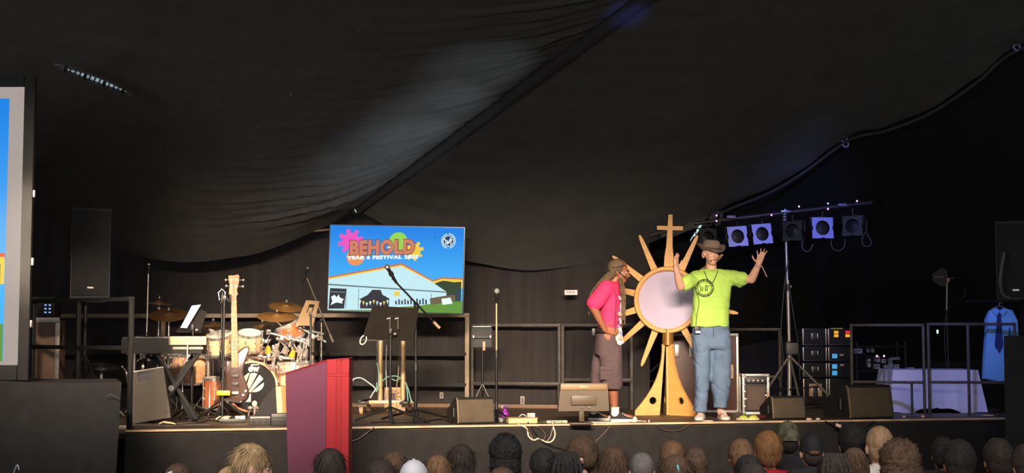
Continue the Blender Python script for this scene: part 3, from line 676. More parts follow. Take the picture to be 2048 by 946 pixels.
# front wall in pieces around the handle opening, then the rest of the box
hx0, hx1, hz0, hz1 = -0.075, 0.05, hM - 0.10, hM - 0.02
for x0, x1, z0, z1 in [(-wM / 2, hx0, 0, hM), (hx1, wM / 2, 0, hM), (hx0, hx1, 0, hz0), (hx0, hx1, hz1, hM)]:
    body.box(((x0 + x1) / 2, 0, (z0 + z1) / 2), (x1 - x0, 0.03, z1 - z0), T=T_)
body.box((0, 0.16, hM / 2 - 0.01), (wM * 0.98, 0.20, hM - 0.02), T=T_, b=0.01)
lift = -min(p.z for p in body.v)
body.v = [p + V((0, 0, lift)) for p in body.v]; body.build('cabinet', MM, t, smooth=False)
T2 = M.Translation(V((0, 0, lift))) @ T_
MB().box(((hx0 + hx1) / 2, 0.035, (hz0 + hz1) / 2), (hx1 - hx0, 0.04, hz1 - hz0), T=T2).build('handle_recess', BPL, t)
MB().tube([T2 @ V(p) for p in smoothpath([(-0.11, -0.017, hM), (-0.105, -0.017, hM - 0.12), (-0.02, -0.017, hM - 0.14), (0.07, -0.017, hM - 0.11), (0.075, -0.017, hM)], 4)], 0.003, 6).build('handle_seam', BPL, t)
MB().box((0, -0.004, hM + 0.004), (wM, 0.03, 0.008), T=T2).build('top_edge', ALU, t)
for x, z in [(wM / 2 - 0.04, hM - 0.05), (wM / 2 - 0.03, 0.05), (-wM / 2 + 0.02, hM - 0.05)]: MB().box((x, -0.018, z), (0.02, 0.008, 0.02), T=T2).build('bolt', BPL, t)
# ================================================================== drum kit
SHELL = mt('honey_shell', (222, 172, 130), 0.22, noise=0.18, nscale=3, stretch=(1, 1, 8))
SHELL2 = mt('copper_shell', (150, 84, 52), 0.25, noise=0.2, nscale=4)
HEADW = mt('drum_head', (228, 222, 208), 0.5, noise=0.05); HEADB = mt('black_head', (6, 4, 5), 0.8, noise=0.15)
CYM = mt('bronze_cymbal', (176, 132, 74), 0.3, 0.55, noise=0.15, nscale=30); CYMD = mt('dark_cymbal', (128, 94, 58), 0.35, 0.5, noise=0.2, nscale=30)
def drum(name, label, c, r, h, axis, cat='drum', lugs=8, shell=SHELL, group=None, legs=0, head=HEADW):
    """c: centre, axis: direction of the top head"""
    rot = orient(axis); T = M.Translation(V(c)) @ rot.to_4x4()
    t = thing(name, label, cat, c, 0, group)
    MB().lathe([(r * 0.985, -h / 2 + 0.015), (r, -h / 2 + 0.02), (r, h / 2 - 0.02), (r * 0.985, h / 2 - 0.015)], n=32, T=T).build('shell', shell, t, world=True)
    for s in (-1, 1):
        MB().lathe([(0, s * (h / 2 - 0.006)), (r * 0.97, s * (h / 2 - 0.006)), (r * 0.985, s * (h / 2 - 0.02))], n=32, T=T).build('head', head, t, world=True)
        MB().lathe([(r * 0.99, s * h / 2), (r * 1.035, s * h / 2), (r * 1.035, s * (h / 2 - 0.028)), (r * 1.0, s * (h / 2 - 0.028)), (r * 0.99, s * h / 2)], n=32, T=T).build('hoop', CHR, t, world=True)
    for i in range(lugs):
        a = 2 * math.pi * (i + 0.5) / lugs
        x, y = math.cos(a), math.sin(a)
        g = MB()
        for z in ((h * 0.16, -h * 0.16) if h > 0.16 else (0,)): g.ell((x * (r + 0.006), y * (r + 0.006), z), (0.017, 0.017, 0.017), nu=10, nv=8, T=T)
        g.cyl((x * (r + 0.016), y * (r + 0.016), -h / 2 + 0.005), (x * (r + 0.016), y * (r + 0.016), h / 2 - 0.005), 0.0045, n=6, T=T)
        g.build('lug', CHR, t, world=True)
    for i in range(legs):
        a = 2 * math.pi * i / legs + 0.4; p = V(c) + V((math.cos(a) * (r + 0.02), math.sin(a) * (r + 0.02), 0))
        MB().tube([p + V((0, 0, h * 0.3)), V((p.x, p.y, ST + 0.06)), V((p.x + 0.03 * math.cos(a), p.y + 0.03 * math.sin(a), ST + 0.008))], 0.008, 6).build('leg', CHR, t, world=True)
    return t
GD = 'toms of the drum kit'
# bass drum, front head towards the audience
Yb = 15.0; bc = P(502, 775, Yb); br = bc.z - ST - 0.03
ax = V((0.05, -1, 0.04)).normalized()
bd = drum('bass_drum', 'big bass drum with black head, white dw logo and copper hoop', bc + V((0, 0.22, 0)), br, 0.44, ax, lugs=10, shell=SHELL, head=HEADB)
rot = orient(ax); TB = M.Translation(bc + V((0, 0.22, 0))) @ rot.to_4x4()
MB().lathe([(br * 0.985, 0.235), (br * 1.06, 0.235), (br * 1.06, 0.185), (br * 0.99, 0.185), (br * 0.985, 0.235)], n=40, T=TB).build('front_hoop', mt('copper_hoop', (210, 128, 84), 0.35, 0.4), bd, world=True, label='copper wooden front hoop')
kk = Yb / FPX
def bl(px, py): return bc + V(((px - 502) * kk, -0.0 - 0.012, -(py - 775) * kk)) + V((0.05 * 0, 0, 0))
lg = MB()
def flat(pts, th=0.003):
    q = [bl(*p) for p in pts]; n = len(q)
    q = [p + ax * (0.008 + 0.22 - 0.22) for p in q]
    # seat the print just proud of the tilted head
    q = [p + ax * ((bc + V((0, 0.22, 0)) + ax * 0.2155 - p).dot(ax)) for p in q]
    lg.add(q + [p + ax * th for p in q], [tuple(range(n)), tuple(range(2 * n - 1, n - 1, -1))] + [(i, i + n, (i + 1) % n + n, (i + 1) % n) for i in range(n)])
vs, fs = text_shape('dw', 0.06)
pl_ = [bl(496 + a * 22, 744 - c_ * 14) for a, c_ in vs]; pl_ = [p + ax * ((bc + V((0, 0.22, 0)) + ax * 0.2175 - p).dot(ax)) for p in pl_]
lg.add(pl_, fs)
flat([(503, 728.5), (517, 729), (517, 731), (503, 730.5)])
flat([(500.5, 747), (509, 746), (514, 748), (500, 775.5), (497, 778), (494, 769)])
flat([(518, 750), (522, 753), (526, 758), (501, 784), (498.5, 784.5), (497.5, 782)])
flat([(527, 765), (527, 771), (524, 777), (518, 782), (512, 784), (503, 784), (506, 781)])
flat([(500, 787), (502, 787), (502, 803.5), (492, 803.5), (498, 796)])
flat([(496, 746), (499, 746), (492, 764), (484, 759), (489, 752)])
flat([(482, 762), (491, 768), (494, 780), (486, 777), (481, 770)])
lg.build('logo', mt('logo_cream', (240, 226, 196), 0.6, noise=0.04), bd, world=True, smooth=False, label='white dw lettering and fan logo')
for sx in (-1, 1): MB().tube([bc + V((sx * br * 0.8, 0.1, -br * 0.5)), V((bc.x + sx * (br + 0.08), Yb - 0.06, ST + 0.012))], 0.011, 8).build('spur', CHR, bd, world=True)
drum('rack_tom', 'honey-coloured rack tom behind the guitar stand pole', P(441, 687, 14.95), 0.145, 0.22, (-0.08, -0.35, 1), group=GD)
drum('rack_tom', 'honey-coloured rack tom right of the guitar neck', P(499, 682, 14.95), 0.128, 0.20, (0.10, -0.35, 1), group=GD)
drum('rack_tom', 'copper-brown tom tilted sideways under the ride cymbals', P(582, 662, 15.3), 0.14, 0.2, (-0.55, -0.25, 1), shell=SHELL2, group=GD)
drum('floor_tom', 'wide honey-coloured floor tom behind the keyboard stand', P(380, 738, 15.35), 0.2, 0.34, (0, -0.04, 1), legs=3, lugs=8, group=GD)
drum('floor_tom', 'copper floor tom standing on its legs left of bass drum', P(428, 786, 14.92), 0.12, 0.34, (0.02, -0.08, 1), legs=3, lugs=6, shell=SHELL2, group=GD)
drum('floor_tom', 'honey-coloured floor tom half hidden by the red lectern', P(592, 752, 15.25), 0.19, 0.32, (0, -0.05, 1), legs=3, lugs=8, group=GD)
drum('snare_drum', 'shallow snare drum behind the bass drum', P(500, 707, 15.5), 0.17, 0.13, (0, -0.1, 1), legs=3, lugs=8, group=GD)
# pipe rack that carries toms and clamps
rk = thing('drum_rack', 'chrome pipe rack running across the drum kit', 'drum rack', (bc.x, 15.12, ST))
def pipe(pts, nm='pipe', r=0.018, mat=CHR): MB().tube([P(*p) for p in pts], r, 12).build(nm, mat, rk, world=True)
pipe([(262, 694, 15.5), (420, 716, 15.1)]); pipe([(412, 716, 15.1), (520, 714, 15.1)]); pipe([(500, 713, 15.1), (590, 716, 15.2)])
pipe([(533, 664, 15.05), (621, 687, 15.0)], r=0.014); pipe([(600, 655, 15.2), (652, 684, 15.15)], r=0.011); pipe([(605, 658, 15.25), (648, 668, 15.15)], r=0.012)
for px, Y in [(268, 15.5), (416, 15.1), (546, 15.13), (612, 15.25)]:
    p = P(px, 700, Y); MB().cyl((p.x, Y + 0.02, ST + 0.02), (p.x, Y + 0.02, P(px, 690, Y).z), 0.018).build('upright', CHR, rk, world=True)
    MB().tube([(p.x - 0.02, Y - 0.2, ST + 0.015), (p.x, Y + 0.02, ST + 0.05), (p.x + 0.02, Y + 0.24, ST + 0.015)], 0.014, 8).build('foot', CHR, rk, world=True)
random.seed(11)
for px, py, Y in [(418, 716, 15.08), (440, 716, 15.08), (466, 715, 15.08), (482, 714, 15.08), (512, 703, 15.05), (524, 682, 15.02), (536, 664, 15.03), (577, 676, 15.0), (612, 684, 15.0), (640, 676, 15.1), (520, 714, 15.08), (545, 716, 15.1), (562, 716, 15.12), (300, 698, 15.35), (330, 704, 15.3), (365, 708, 15.2), (395, 712, 15.1), (398, 690, 15.0), (424, 664, 14.9)]:
    c = P(px, py, Y); g = MB(); a = random.uniform(0, 3)
    g.box(c, (0.045, 0.05, 0.055), rz=a, b=0.012); g.cyl(c + V((0, -0.02, 0)), c + V((0.03 * math.cos(a), -0.06, 0.03 * math.sin(a))), 0.012, n=8)
    g.ell(c + V((0.03 * math.cos(a), -0.06, 0.03 * math.sin(a))), (0.02, 0.012, 0.012), nu=10, nv=8); g.build('clamp', CHR, rk, world=True)
random.seed(17)
for k_ in range(70):
    if k_ < 34: px, py, Y = random.uniform(258, 405), random.uniform(694, 770), random.uniform(15.2, 15.7)
    else: px, py, Y = random.uniform(522, 622), random.uniform(676, 752), random.uniform(14.95, 15.35)
    c = P(px, py, Y); a = random.uniform(0, 3.1); L = random.uniform(0.05, 0.15); d = V((math.cos(a) * 0.7, random.uniform(-.4, .4), math.sin(a))).normalized()
    g = MB(); g.cyl(c, c + d * L, 0.007, n=6); g.ell(c, (0.02, 0.02, 0.02), nu=8, nv=6); g.ell(c + d * L, (0.013, 0.013, 0.013), nu=8, nv=6)
    if k_ % 3 == 0: g.box(c + d * L * 0.5, (0.04, 0.035, 0.045), rz=a, b=0.01)
    g.build('fitting', CHR, rk, world=True)
# small percussion and hardware hung at the right end of the rack
def cymbal(label, c, r, tilt, mat, foot=True, boom=None, mat2=CHR, hat=False):
    n = V((math.sin(R(tilt[0])), -math.sin(R(tilt[1])), 1)).normalized(); rot = orient(n)
    t = thing('cymbal', label, 'cymbal', (c.x, c.y, ST), 0, 'cymbals on stands')
    prof = [(0.004, 0.026), (0.02, 0.025), (0.036, 0.016), (0.046, 0.008), (r * 0.6, 0.003), (r, -0.006), (r, -0.009), (r * 0.6, 0.0), (0.045, 0.004), (0.004, 0.02)]
    MB().lathe(prof, c, rot, 40).build('plate', mat, t, world=True)
    if hat: MB().lathe([(a, -b_ - 0.03) for a, b_ in prof], c, rot, 40).build('lower_plate', mat, t, world=True)
    g = MB(); g.cyl(c + n * 0.03, c + n * 0.085, 0.006, n=8); g.ell(c + n * 0.06, (0.016, 0.016, 0.012), nu=10, nv=8); g.build('wing_nut', CHR, t, world=True)
    MB().cyl(c + n * 0.02, c + n * 0.05, 0.018, n=12).build('felt', BLK, t, world=True)
    if boom: b0 = boom
    else: b0 = c - V((0, 0, 0.06))
    MB().tube([c, c - n * 0.07, b0], 0.008, 8).build('arm', mat2, t, world=True)
    MB().cyl((b0.x, b0.y, ST + 0.12), b0, 0.011, n=10).build('stand_tube', mat2, t, world=True)
    MB().ell(b0, (0.024, 0.02, 0.02), nu=10, nv=8).build('tilter', mat2, t, world=True)
    for a in (40, 160, 280): MB().tube([(b0.x, b0.y, ST + 0.34), (b0.x + 0.26 * math.cos(R(a)), b0.y + 0.26 * math.sin(R(a)), ST + 0.012)], 0.008, 6).build('leg', mat2, t, world=True)
    return t
cymbal('large dark cymbal behind the sheet music', P(338, 629, 15.55), 0.225, (2, 21), CYMD)
cymbal('high thin cymbal seen almost edge-on behind the microphone pole', P(318, 606, 15.9), 0.17, (4, 2), CYM)
cymbal('small hi-hat cymbal left of the guitar neck', P(427, 650, 15.5), 0.12, (0, 10), CYMD, hat=True)
cymbal('small splash cymbal right of the guitar neck', P(525, 652, 15.95), 0.115, (0, 9), CYM)
cymbal('broad bronze cymbal left of the tilted music stand, lower one', P(554, 632, 15.25), 0.22, (3, 16), CYM, boom=P(584, 668, 15.35))
cymbal('bronze cymbal left of the tilted music stand, upper one', P(572, 613, 15.5), 0.195, (8, 17), CYM, boom=P(607, 640, 15.7))
random.seed(5)
for i, (px, py, lab) in enumerate([(536, 700, 'first'), (553, 706, 'second'), (570, 700, 'third'), (585, 708, 'fourth'), (598, 698, 'fifth'), (611, 706, 'sixth')]):
    c = P(px, py, 15.02 + 0.03 * (i % 2)); t = thing('percussion_bell', '%s small chrome percussion block from the left under the slanted chrome pipe' % lab, 'percussion', c - V((0, 0, 0.05)), 0, 'percussion at the right of the drum kit')
    g = MB(); g.lathe([(0.012, 0.05), (0.02, 0.045), (0.036, -0.03), (0.034, -0.03), (0.016, 0.04)], c, orient((random.uniform(-.5, .5), -0.5, 1)), 14); g.build('bell', CHR if i % 3 else mt('amber_block', (214, 140, 40), 0.4), t, world=True)
    MB().tube([c + V((0, 0, 0.04)), c + V((0.02, 0.04, 0.02)), c + V((0.01, 0.08, -0.06))], 0.006, 6).build('arm', CHR, t, world=True)
for i, (a, b_, lab) in enumerate([((604, 672), (590, 740), 'steep chrome rod leaning left of the tilted music stand pole'), ((619, 668), (595, 726), 'slanting chrome rod crossing behind the tilted music stand pole'), ((556, 726), (568, 745), 'short chrome rod slanting down beside the bass drum hoop'), ((553, 690), (547, 735), 'thin chrome rod hanging from the slanted pipe'), ((604, 700), (600, 738), 'short chrome rod right of the percussion blocks')]):
    p, q = P(a[0], a[1], 15.0), P(b_[0], b_[1], 15.0); g = MB(); g.cyl(p, q, 0.008, n=8); g.ell(p, (0.014, 0.014, 0.014), nu=8, nv=6); g.ell(q, (0.014, 0.014, 0.014), nu=8, nv=6)
    g.solo('hardware_rod', CHR, lab, 'drum hardware', 'rods of the drum kit')
# kick pedal in front of the drum and drum microphone
c = F(505, 833); t = thing('drum_microphone', 'small bright clamp stand with microphone before the bass drum', 'microphone stand', (c.x, c.y + 0.1, ST))
o = V((c.x, c.y + 0.1, ST))
for x in (-0.07, 0.0, 0.07): MB().tube([o + V((x, 0, 0.005)), o + V((x * 0.7, 0, 0.06)), o + V((x * 0.2, 0.02, 0.10))], 0.014, 8).build('leg', CHR, t, world=True)
MB().ell(o + V((0.0, 0, 0.13)), (0.03, 0.03, 0.035)).build('microphone_head', WHITE, t, world=True)
MB().box(o + V((-0.05, -0.02, 0.09)), (0.04, 0.03, 0.03), b=0.008).build('clamp', CHR, t, world=True)

# ---- bass guitar on a stand
Yg = 14.25
g0 = F(462, 838); gt = thing('bass_guitar', 'dark bass guitar with orange maple neck standing upright before the drums', 'guitar', (g0.x, Yg, ST + 0.1))
MAPLE = mt('maple_neck', (186, 100, 50), 0.35, noise=0.15, nscale=4, stretch=(8, 8, 0.6)); DARKB = mt('dark_guitar_body', (60, 42, 36), 0.25, noise=0.2, nscale=4)
def gp(px, py, dy=0): return P(px, py, Yg + dy)
mbq = MB(); outline = [(470, 716), (478, 706), (486, 700), (497, 693), (500, 700), (494, 715), (489, 732), (488, 744), (491, 757), (496, 770), (498, 783), (494, 796), (484, 803), (470, 805), (458, 801), (450, 792), (448, 780), (451, 767), (455, 755), (452, 744), (446, 735), (444, 727), (449, 724), (456, 728), (462, 730)]
outline = [(470, 716), (478, 702), (486, 695), (496, 692), (499, 699), (493, 716), (487, 735), (486, 748), (490, 760), (496, 774), (498, 786), (493, 798), (480, 805), (463, 806), (447, 801), (438, 790), (437, 777), (443, 764), (450, 752), (449, 742), (442, 734), (440, 725), (446, 718), (456, 720), (463, 722)]
q = [gp(*p) for p in outline]; n = len(q); m = MB()
ins = sum(q, V()) / n
m.loft([[(p - ins) * s + ins + V((0, d, 0)) for p in q] for s, d in ((0.93, -0.03), (0.985, -0.024), (1, -0.015), (1, 0.012), (0.985, 0.02), (0.93, 0.024))])
m.build('body', DARKB, gt, world=True)
a, b_ = gp(470, 735, -0.04), gp(468, 588, -0.035)
m = MB(); rings = []
for t_ in (0, 0.5, 1):
    c = a.lerp(b_, t_); w2 = (0.034, 0.030, 0.025)[int(t_ * 2)]
    rings.append([c + V((-w2, -0.008, 0)), c + V((w2, -0.008, 0)), c + V((w2, 0.004, 0)), c + V((w2 * 0.5, 0.016, 0)), c + V((-w2 * 0.5, 0.016, 0)), c + V((-w2, 0.004, 0))])
m.loft(rings); nk = m.build('neck', MAPLE, gt, world=True, label='orange maple neck')
for i in range(14):
    t_ = 0.02 + (1 - 0.943 ** i) / (1 - 0.943 ** 14) * 0.9
    c = b_.lerp(a, t_); MB().box(c + V((0, -0.0095, 0)), (0.056 + 0.012 * t_, 0.003, 0.003)).build('fret', STEEL, nk, world=True)
hs = [(458, 588), (476, 590), (474, 580), (478, 566), (479, 552), (476, 549), (468, 551), (458, 551), (457, 556), (460, 570)]
q = [gp(x, y, -0.03) for x, y in hs]; m = MB(); n = len(q)
m.loft([[p + V((0, d, 0)) for p in q] for d in (-0.012, 0.012)]); hd = m.build('headstock', mt('pale_headstock', (188, 108, 56), 0.4, noise=0.1), gt, world=True)
for px, py, s in [(460, 560, -1), (461, 572, -1), (478, 560, 1), (477, 573, 1)]:
    c = gp(px, py, -0.035); g = MB(); g.cyl(c, c + V((s * 0.04, 0, 0)), 0.006, n=8); g.ell(c + V((s * 0.045, 0, 0)), (0.012, 0.006, 0.016), nu=10, nv=8); g.cyl(c + V((-s * 0.02, 0, 0)), c + V((-s * 0.02, -0.02, 0)), 0.01, n=10); g.build('tuner', STEEL, hd, world=True)
for i in range(4): MB().tube([gp(464 + i * 2.6, 556 + 6 * (i % 2), -0.05), gp(465 + i * 2.0, 590, -0.047), gp(466 + i * 3.0, 782, -0.075)], 0.0012, 4).build('string', STEEL, gt, world=True)
MB().box(gp(471, 786, -0.05), (0.07, 0.03, 0.03), b=0.006).build('bridge', STEEL, gt, world=True)
for y in (752, 768): MB().box(gp(470, y, -0.045), (0.075, 0.02, 0.03), b=0.005).build('pickup', BPL, gt, world=True)
for y, x in ((790, 486), (782, 491)): MB().cyl(gp(x, y, -0.035), gp(x, y, -0.06), 0.011, n=12).build('knob', CHR, gt, world=True)
# its stand
gs = thing('guitar_stand', 'black guitar stand with bright yellow yoke', 'guitar stand', (P(449, 800, Yg).x, Yg + 0.12, ST))
MB().cyl(V((P(449, 800, Yg).x, Yg - 0.1, ST + 0.03)), gp(449, 590, -0.1), 0.012).build('pole', BMT, gs, world=True)
for sx in (-0.26, 0.24): MB().tube([V((P(449, 800, Yg).x, Yg - 0.1, ST + 0.22)), V((P(449, 800, Yg).x + sx, Yg - 0.02, ST + 0.012))], 0.012, 8).build('leg', BMT, gs, world=True)
MB().tube([V((P(449, 800, Yg).x, Yg - 0.1, ST + 0.22)), V((P(449, 800, Yg).x, Yg + 0.34, ST + 0.012))], 0.012, 8).build('leg', BMT, gs, world=True)
YEL = mt('yellow_plastic', (246, 196, 10), 0.4)
MB().box(gp(447, 786, -0.115), (0.135, 0.03, 0.05), b=0.012).build('yoke', YEL, gs, world=True, label='bright yellow plastic yoke')
g = MB(); g.tube(smoothpath([gp(449, 592, -0.1), gp(452, 594, -0.1), gp(459, 604, -0.1), gp(461, 598, -0.11), gp(461, 590, -0.11)], 4), 0.01, 8); g.box(gp(449, 596, -0.1), (0.04, 0.04, 0.06), b=0.01); g.build('neck_holder', BPL, gs, world=True)
for x in (455, 482): MB().tube(smoothpath([gp(449, 800, -0.1), gp(x, 806, -0.06), gp(x, 808, 0.0), gp(x, 803, -0.1)], 4), 0.010, 8).build('cradle_arm', BPL, gs, world=True)
# dark condenser microphone beside the headstock, on its own stand
mic_stand('thin dark microphone stand left of the guitar headstock', 443, 14.6, (444, 612), None, tube=BMT)
m = thing('microphone', 'dark side-address microphone left of the guitar headstock', 'microphone', P(443, 606, 14.6), 0, 'vocal microphones')
MB().lathe([(0, 0), (0.016, 0), (0.022, 0.02), (0.022, 0.10), (0.016, 0.13), (0, 0.135)], P(443, 608, 14.55), orient((0.1, 0, 1)), 16).build('body', BPL, m, world=True)
MB().tube([P(439, 600, 14.55), P(437, 585, 14.55), P(444, 578, 14.55), P(451, 585, 14.55), P(447, 604, 14.55)], 0.006, 6).build('shock_mount', CHR, m, world=True)

# ---- clutter along the front edge before the drums
c = F(515, 851); t = thing('subsnake_box', 'flat black floor box at the stage edge before the bass drum', 'floor box', (c.x, c.y + 0.12, ST), YAW)
MB().box((0, 0, 0.045), (0.20, 0.16, 0.09), b=0.006).build('body', mt('box_black', (48, 44, 40), 0.6), t)
MB().box((0, -0.082, 0.075), (0.19, 0.006, 0.012)).build('edge', STEEL, t)
for x in (-0.06, 0, 0.06): MB().cyl((x, -0.078, 0.035), (x, -0.088, 0.035), 0.014, n=12).build('socket', BMT, t)
c = F(551, 851); t = thing('subsnake_box', 'black floor box at the stage edge just left of the red lectern', 'floor box', (c.x + 0.01, c.y + 0.12, ST), YAW)
MB().box((0, 0, 0.055), (0.15, 0.16, 0.11), b=0.006).build('body', BPL, t)
for z in (0.04, 0.075): MB().box((0, -0.083, z), (0.14, 0.006, 0.006)).build('seam', BMT, t)
c = F(462, 846); t = thing('effects_pedal', 'small effects pedal board with pale switches before the guitar', 'pedal board', (c.x, c.y + 0.06, ST), YAW)
MB().box((0, 0, 0.02), (0.26, 0.12, 0.04), b=0.008).build('board', BPL, t)
for x, m_ in [(-0.06, mt('salmon_pedal', (226, 160, 130), 0.5)), (0.05, STEEL), (0.1, WHITE)]: MB().box((x, -0.01, 0.052), (0.05, 0.08, 0.03), b=0.006).build('pedal', m_, t)
c = F(447, 840); t = thing('striped_lead', 'coil of pale striped cable on the floor before the guitar', 'cable', (c.x, c.y + 0.03, ST))
for i in range(6): MB().tube(smoothpath([(-0.07 + i * 0.025, -0.05, 0.012), (-0.04 + i * 0.025, 0, 0.03), (-0.01 + i * 0.025, 0.05, 0.012)], 4), 0.009, 6).build('turn', mt('cream_cable', (230, 200, 150), 0.6) if i % 2 == 0 else BPL, t)
random.seed(3)
def floor_cable(label, pts, r=0.006, mat=BPL, group=None, z=0.0):
    q = [F(x, y) + V((0, 0, r + 0.001 + z)) for x, y in pts]
    return MB().tube(smoothpath(q, 6), r, 6).solo('cable', mat, label, 'cable', group)
GREYC = mt('grey_cable', (92, 84, 78), 0.6)
floor_cable('grey cable lying along the edge below the tilted cabinet', [(262, 852), (285, 851), (312, 853), (340, 854), (372, 852), (420, 851)], 0.007, GREYC)
floor_cable('black cable looping before the keyboard stand', [(345, 846), (372, 843), (398, 846), (420, 842), (446, 847)], 0.008)
floor_cable('grey cable running back under the keyboard stand', [(352, 849), (390, 846), (415, 838), (400, 832), (372, 836)], 0.007, GREYC)
floor_cable('black cable winding to the pedal board', [(370, 838), (400, 840), (430, 835), (442, 845)], 0.008)
c = F(332, 850); b = MB(); b.tube(smoothpath([c + V(p) for p in [(-0.07, 0, 0.01), (-0.03, 0.02, 0.03), (0.01, 0, 0.025), (0.06, -0.01, 0.02), (0.09, 0, 0.008)]], 5), [0.008 + 0.006 * math.sin(i / 20 * math.pi) for i in range(21)], 8, flat=0.5)
b.solo('crumpled_tape', mt('cream_cloth', (228, 196, 150), 0.8), 'crumpled cream rag on the boards before the tilted cabinet', 'rag')
# monitor wedge on end, just left of lectern
c = F(545, 834); t = thing('floor_monitor', 'upright black floor monitor with cream end partly behind the red lectern', 'floor monitor', (c.x, c.y, ST), R(-12))
MB().prism([(-0.17, 0.0), (0.13, 0), (0.12, 0.31), (0.07, 0.33), (-0.05, 0.20)], -0.12, 0.13).build('cabinet', MATTE, t, smooth=False)
MB().box((0.13, -0.02, 0.185), (0.06, 0.26, 0.29), b=0.008, rot=M.Rotation(R(-4), 3, 'Y')).build('end_panel', mt('cream_panel2', (206, 166, 112), 0.6), t)
# red lectern in front of the stage
Yl = 11.4
lp = P(634, 946, Yl); zt0 = P(570, 747, Yl).z; zt1 = P(655, 719, Yl).z; zt2 = P(697, 717, Yl).z
plat = thing('lectern_platform', 'low black platform under the red lectern', 'platform', (lp.x, Yl + 0.2, 0)); 
MB().box((0, 0, 0.2), (0.9, 0.9, 0.4), b=0.01).build('block', BLK, plat)
RED = mt('red_lectern_paint', (158, 24, 36), 0.5, noise=0.06, nscale=3); REDD = mt('red_groove', (150, 20, 32), 0.55)
RED_TINT = mt('blue_lit_red_side', (120, 70, 92), 0.4, noise=0.06, nscale=3)  # red paint with the projector's blue light put into the colour
le = thing('lectern', 'tall red lectern with a blue-lit mauve side panel standing before the stage', 'lectern', (lp.x, Yl + 0.25, 0.4))
A0, A1 = P(570, 800, Yl + 0.26), P(653, 800, Yl); B0, B1 = P(653, 800, Yl), P(697, 800, Yl + 0.06)
def wallp(a, b_, za, zb, zlow, th, nm, mat):
    a, b_ = V(a), V(b_); d = (b_ - a); d.z = 0; n = V((-d.y, d.x, 0)).normalized() * th
    v = [V((a.x, a.y, zlow)), V((b_.x, b_.y, zlow)), V((b_.x, b_.y, zb)), V((a.x, a.y, za))]
    # the foot is a touch narrower, as in the photo
    v[0] = v[0].lerp(v[1], 0.13)
    return MB().add(v + [p + n for p in v], [(0, 1, 2, 3), (7, 6, 5, 4), (0, 4, 5, 1), (1, 5, 6, 2), (2, 6, 7, 3), (3, 7, 4, 0)]).build(nm, mat, le, world=True, smooth=False)
wallp(A0, A1, zt0, zt1, 0.4, 0.03, 'side_panel', RED_TINT)
wallp(B0, B1, zt1, zt2, 0.4, 0.03, 'front_panel', REDD)
off = V((0.24, 0.5, 0))
d = (B1 - B0); d.z = 0; n = V((d.y, -d.x, 0)).normalized()
def face(u0, u1, z0, z1, pr, nm, mat=RED):
    a, b_ = B0.lerp(B1, u0), B0.lerp(B1, u1); q = [V((a.x, a.y, z0)), V((b_.x, b_.y, z0)), V((b_.x, b_.y, z1)), V((a.x, a.y, z1))]
    MB().add([p + n * pr for p in q] + [p + n * 0.001 for p in q], [(0, 1, 2, 3), (7, 6, 5, 4), (0, 4, 5, 1), (1, 5, 6, 2), (2, 6, 7, 3), (3, 7, 4, 0)]).build(nm, mat, le, world=True, smooth=False)
zb = P(670, 750, Yl).z
for z0, z1 in ((zb + 0.012, zt1), (0.42, zb - 0.012)):
    face(0.0, 0.40, z0, z1, 0.014, 'panel'); face(0.47, 0.56, z0, z1, 0.012, 'panel'); face(0.68, 1.0, z0, z1, 0.014, 'panel')
face(0.0, 1.0, zb - 0.010, zb + 0.010, 0.008, 'band')
far = [A0 + V((0.17, 0.42, 0)), B1 + V((-0.02, 0.45, 0))]
q = [V((A0.x, A0.y, zt0)), V((A1.x, A1.y, zt1)), V((B1.x, B1.y, zt2)), V((far[1].x, far[1].y, zt2)), V((far[0].x, far[0].y, zt0))]
nn = len(q); MB().add(q + [p - V((0, 0, 0.02)) for p in q], [tuple(range(nn)), tuple(range(2 * nn - 1, nn - 1, -1))] + [(i, (i + 1) % nn, (i + 1) % nn + nn, i + nn) for i in range(nn)]).build('top', mt('red_top', (196, 60, 66), 0.35), le, world=True, smooth=False)
wallp(B1, far[1], zt2, zt2, 0.4, 0.03, 'side_panel', RED)
# ================================================================== television on its trolley
Yt = 15.25; tl, tr, br_, bl_ = P(656, 446, Yt), P(926, 458, Yt), P(924, 627, Yt), P(655, 622, Yt)
wT = 272 * Yt / FPX; hT = (tl.z - bl_.z + tr.z - br_.z) / 2
tc = (bl_ + br_) / 2
tv = thing('television', 'large flat television on a trolley showing a festival slide', 'television', (tc.x, Yt, ST), R(-3))
zb0 = tc.z - ST
TT = M.Translation(V((0, 0, zb0))) @ M.Rotation(R(1.4), 4, 'Y')
MB().box((0, 0.03, hT / 2), (wT + 0.02, 0.05, hT + 0.02), T=TT, b=0.006).build('casing', BPL, tv)
scn = MB().box((0, -0.002, hT / 2), (wT, 0.006, hT), T=TT).build('screen', mt('screen_glass', (12, 14, 18), 0.15), tv)
so = slide_object(scn, wT - 0.012, hT - 0.012, (0, 0, 0)); so.matrix_basis = TT @ M.Translation(V((-wT / 2 + 0.006, -0.0065, 0.006)))
COLM = mt('tan_column', (206, 172, 128), 0.35, 0.35, noise=0.1)
px2 = lambda px: (px - (tc.x / Yt * FPX + CX)) * Yt / FPX
for px in (759.5, 805): MB().cyl((px2(px), 0.09, 0.14), (px2(px), 0.09, zb0 + hT * 0.6), 0.028).build('column', COLM, tv)
MB().box((px2(752), 0.11, (zb0 + 0.3) / 2 + 0.1), (0.02, 0.03, zb0), b=0.004).build('cable_duct', BMT, tv)
MB().box((px2(773), 0.0, 0.125), (0.60, 0.06, 0.035), b=0.006).build('base_beam', COLM, tv)
MB().box((px2(783), 0.09, zb0 + hT * 0.5), (0.5, 0.05, 0.3), b=0.01).build('mount_plate', BMT, tv)
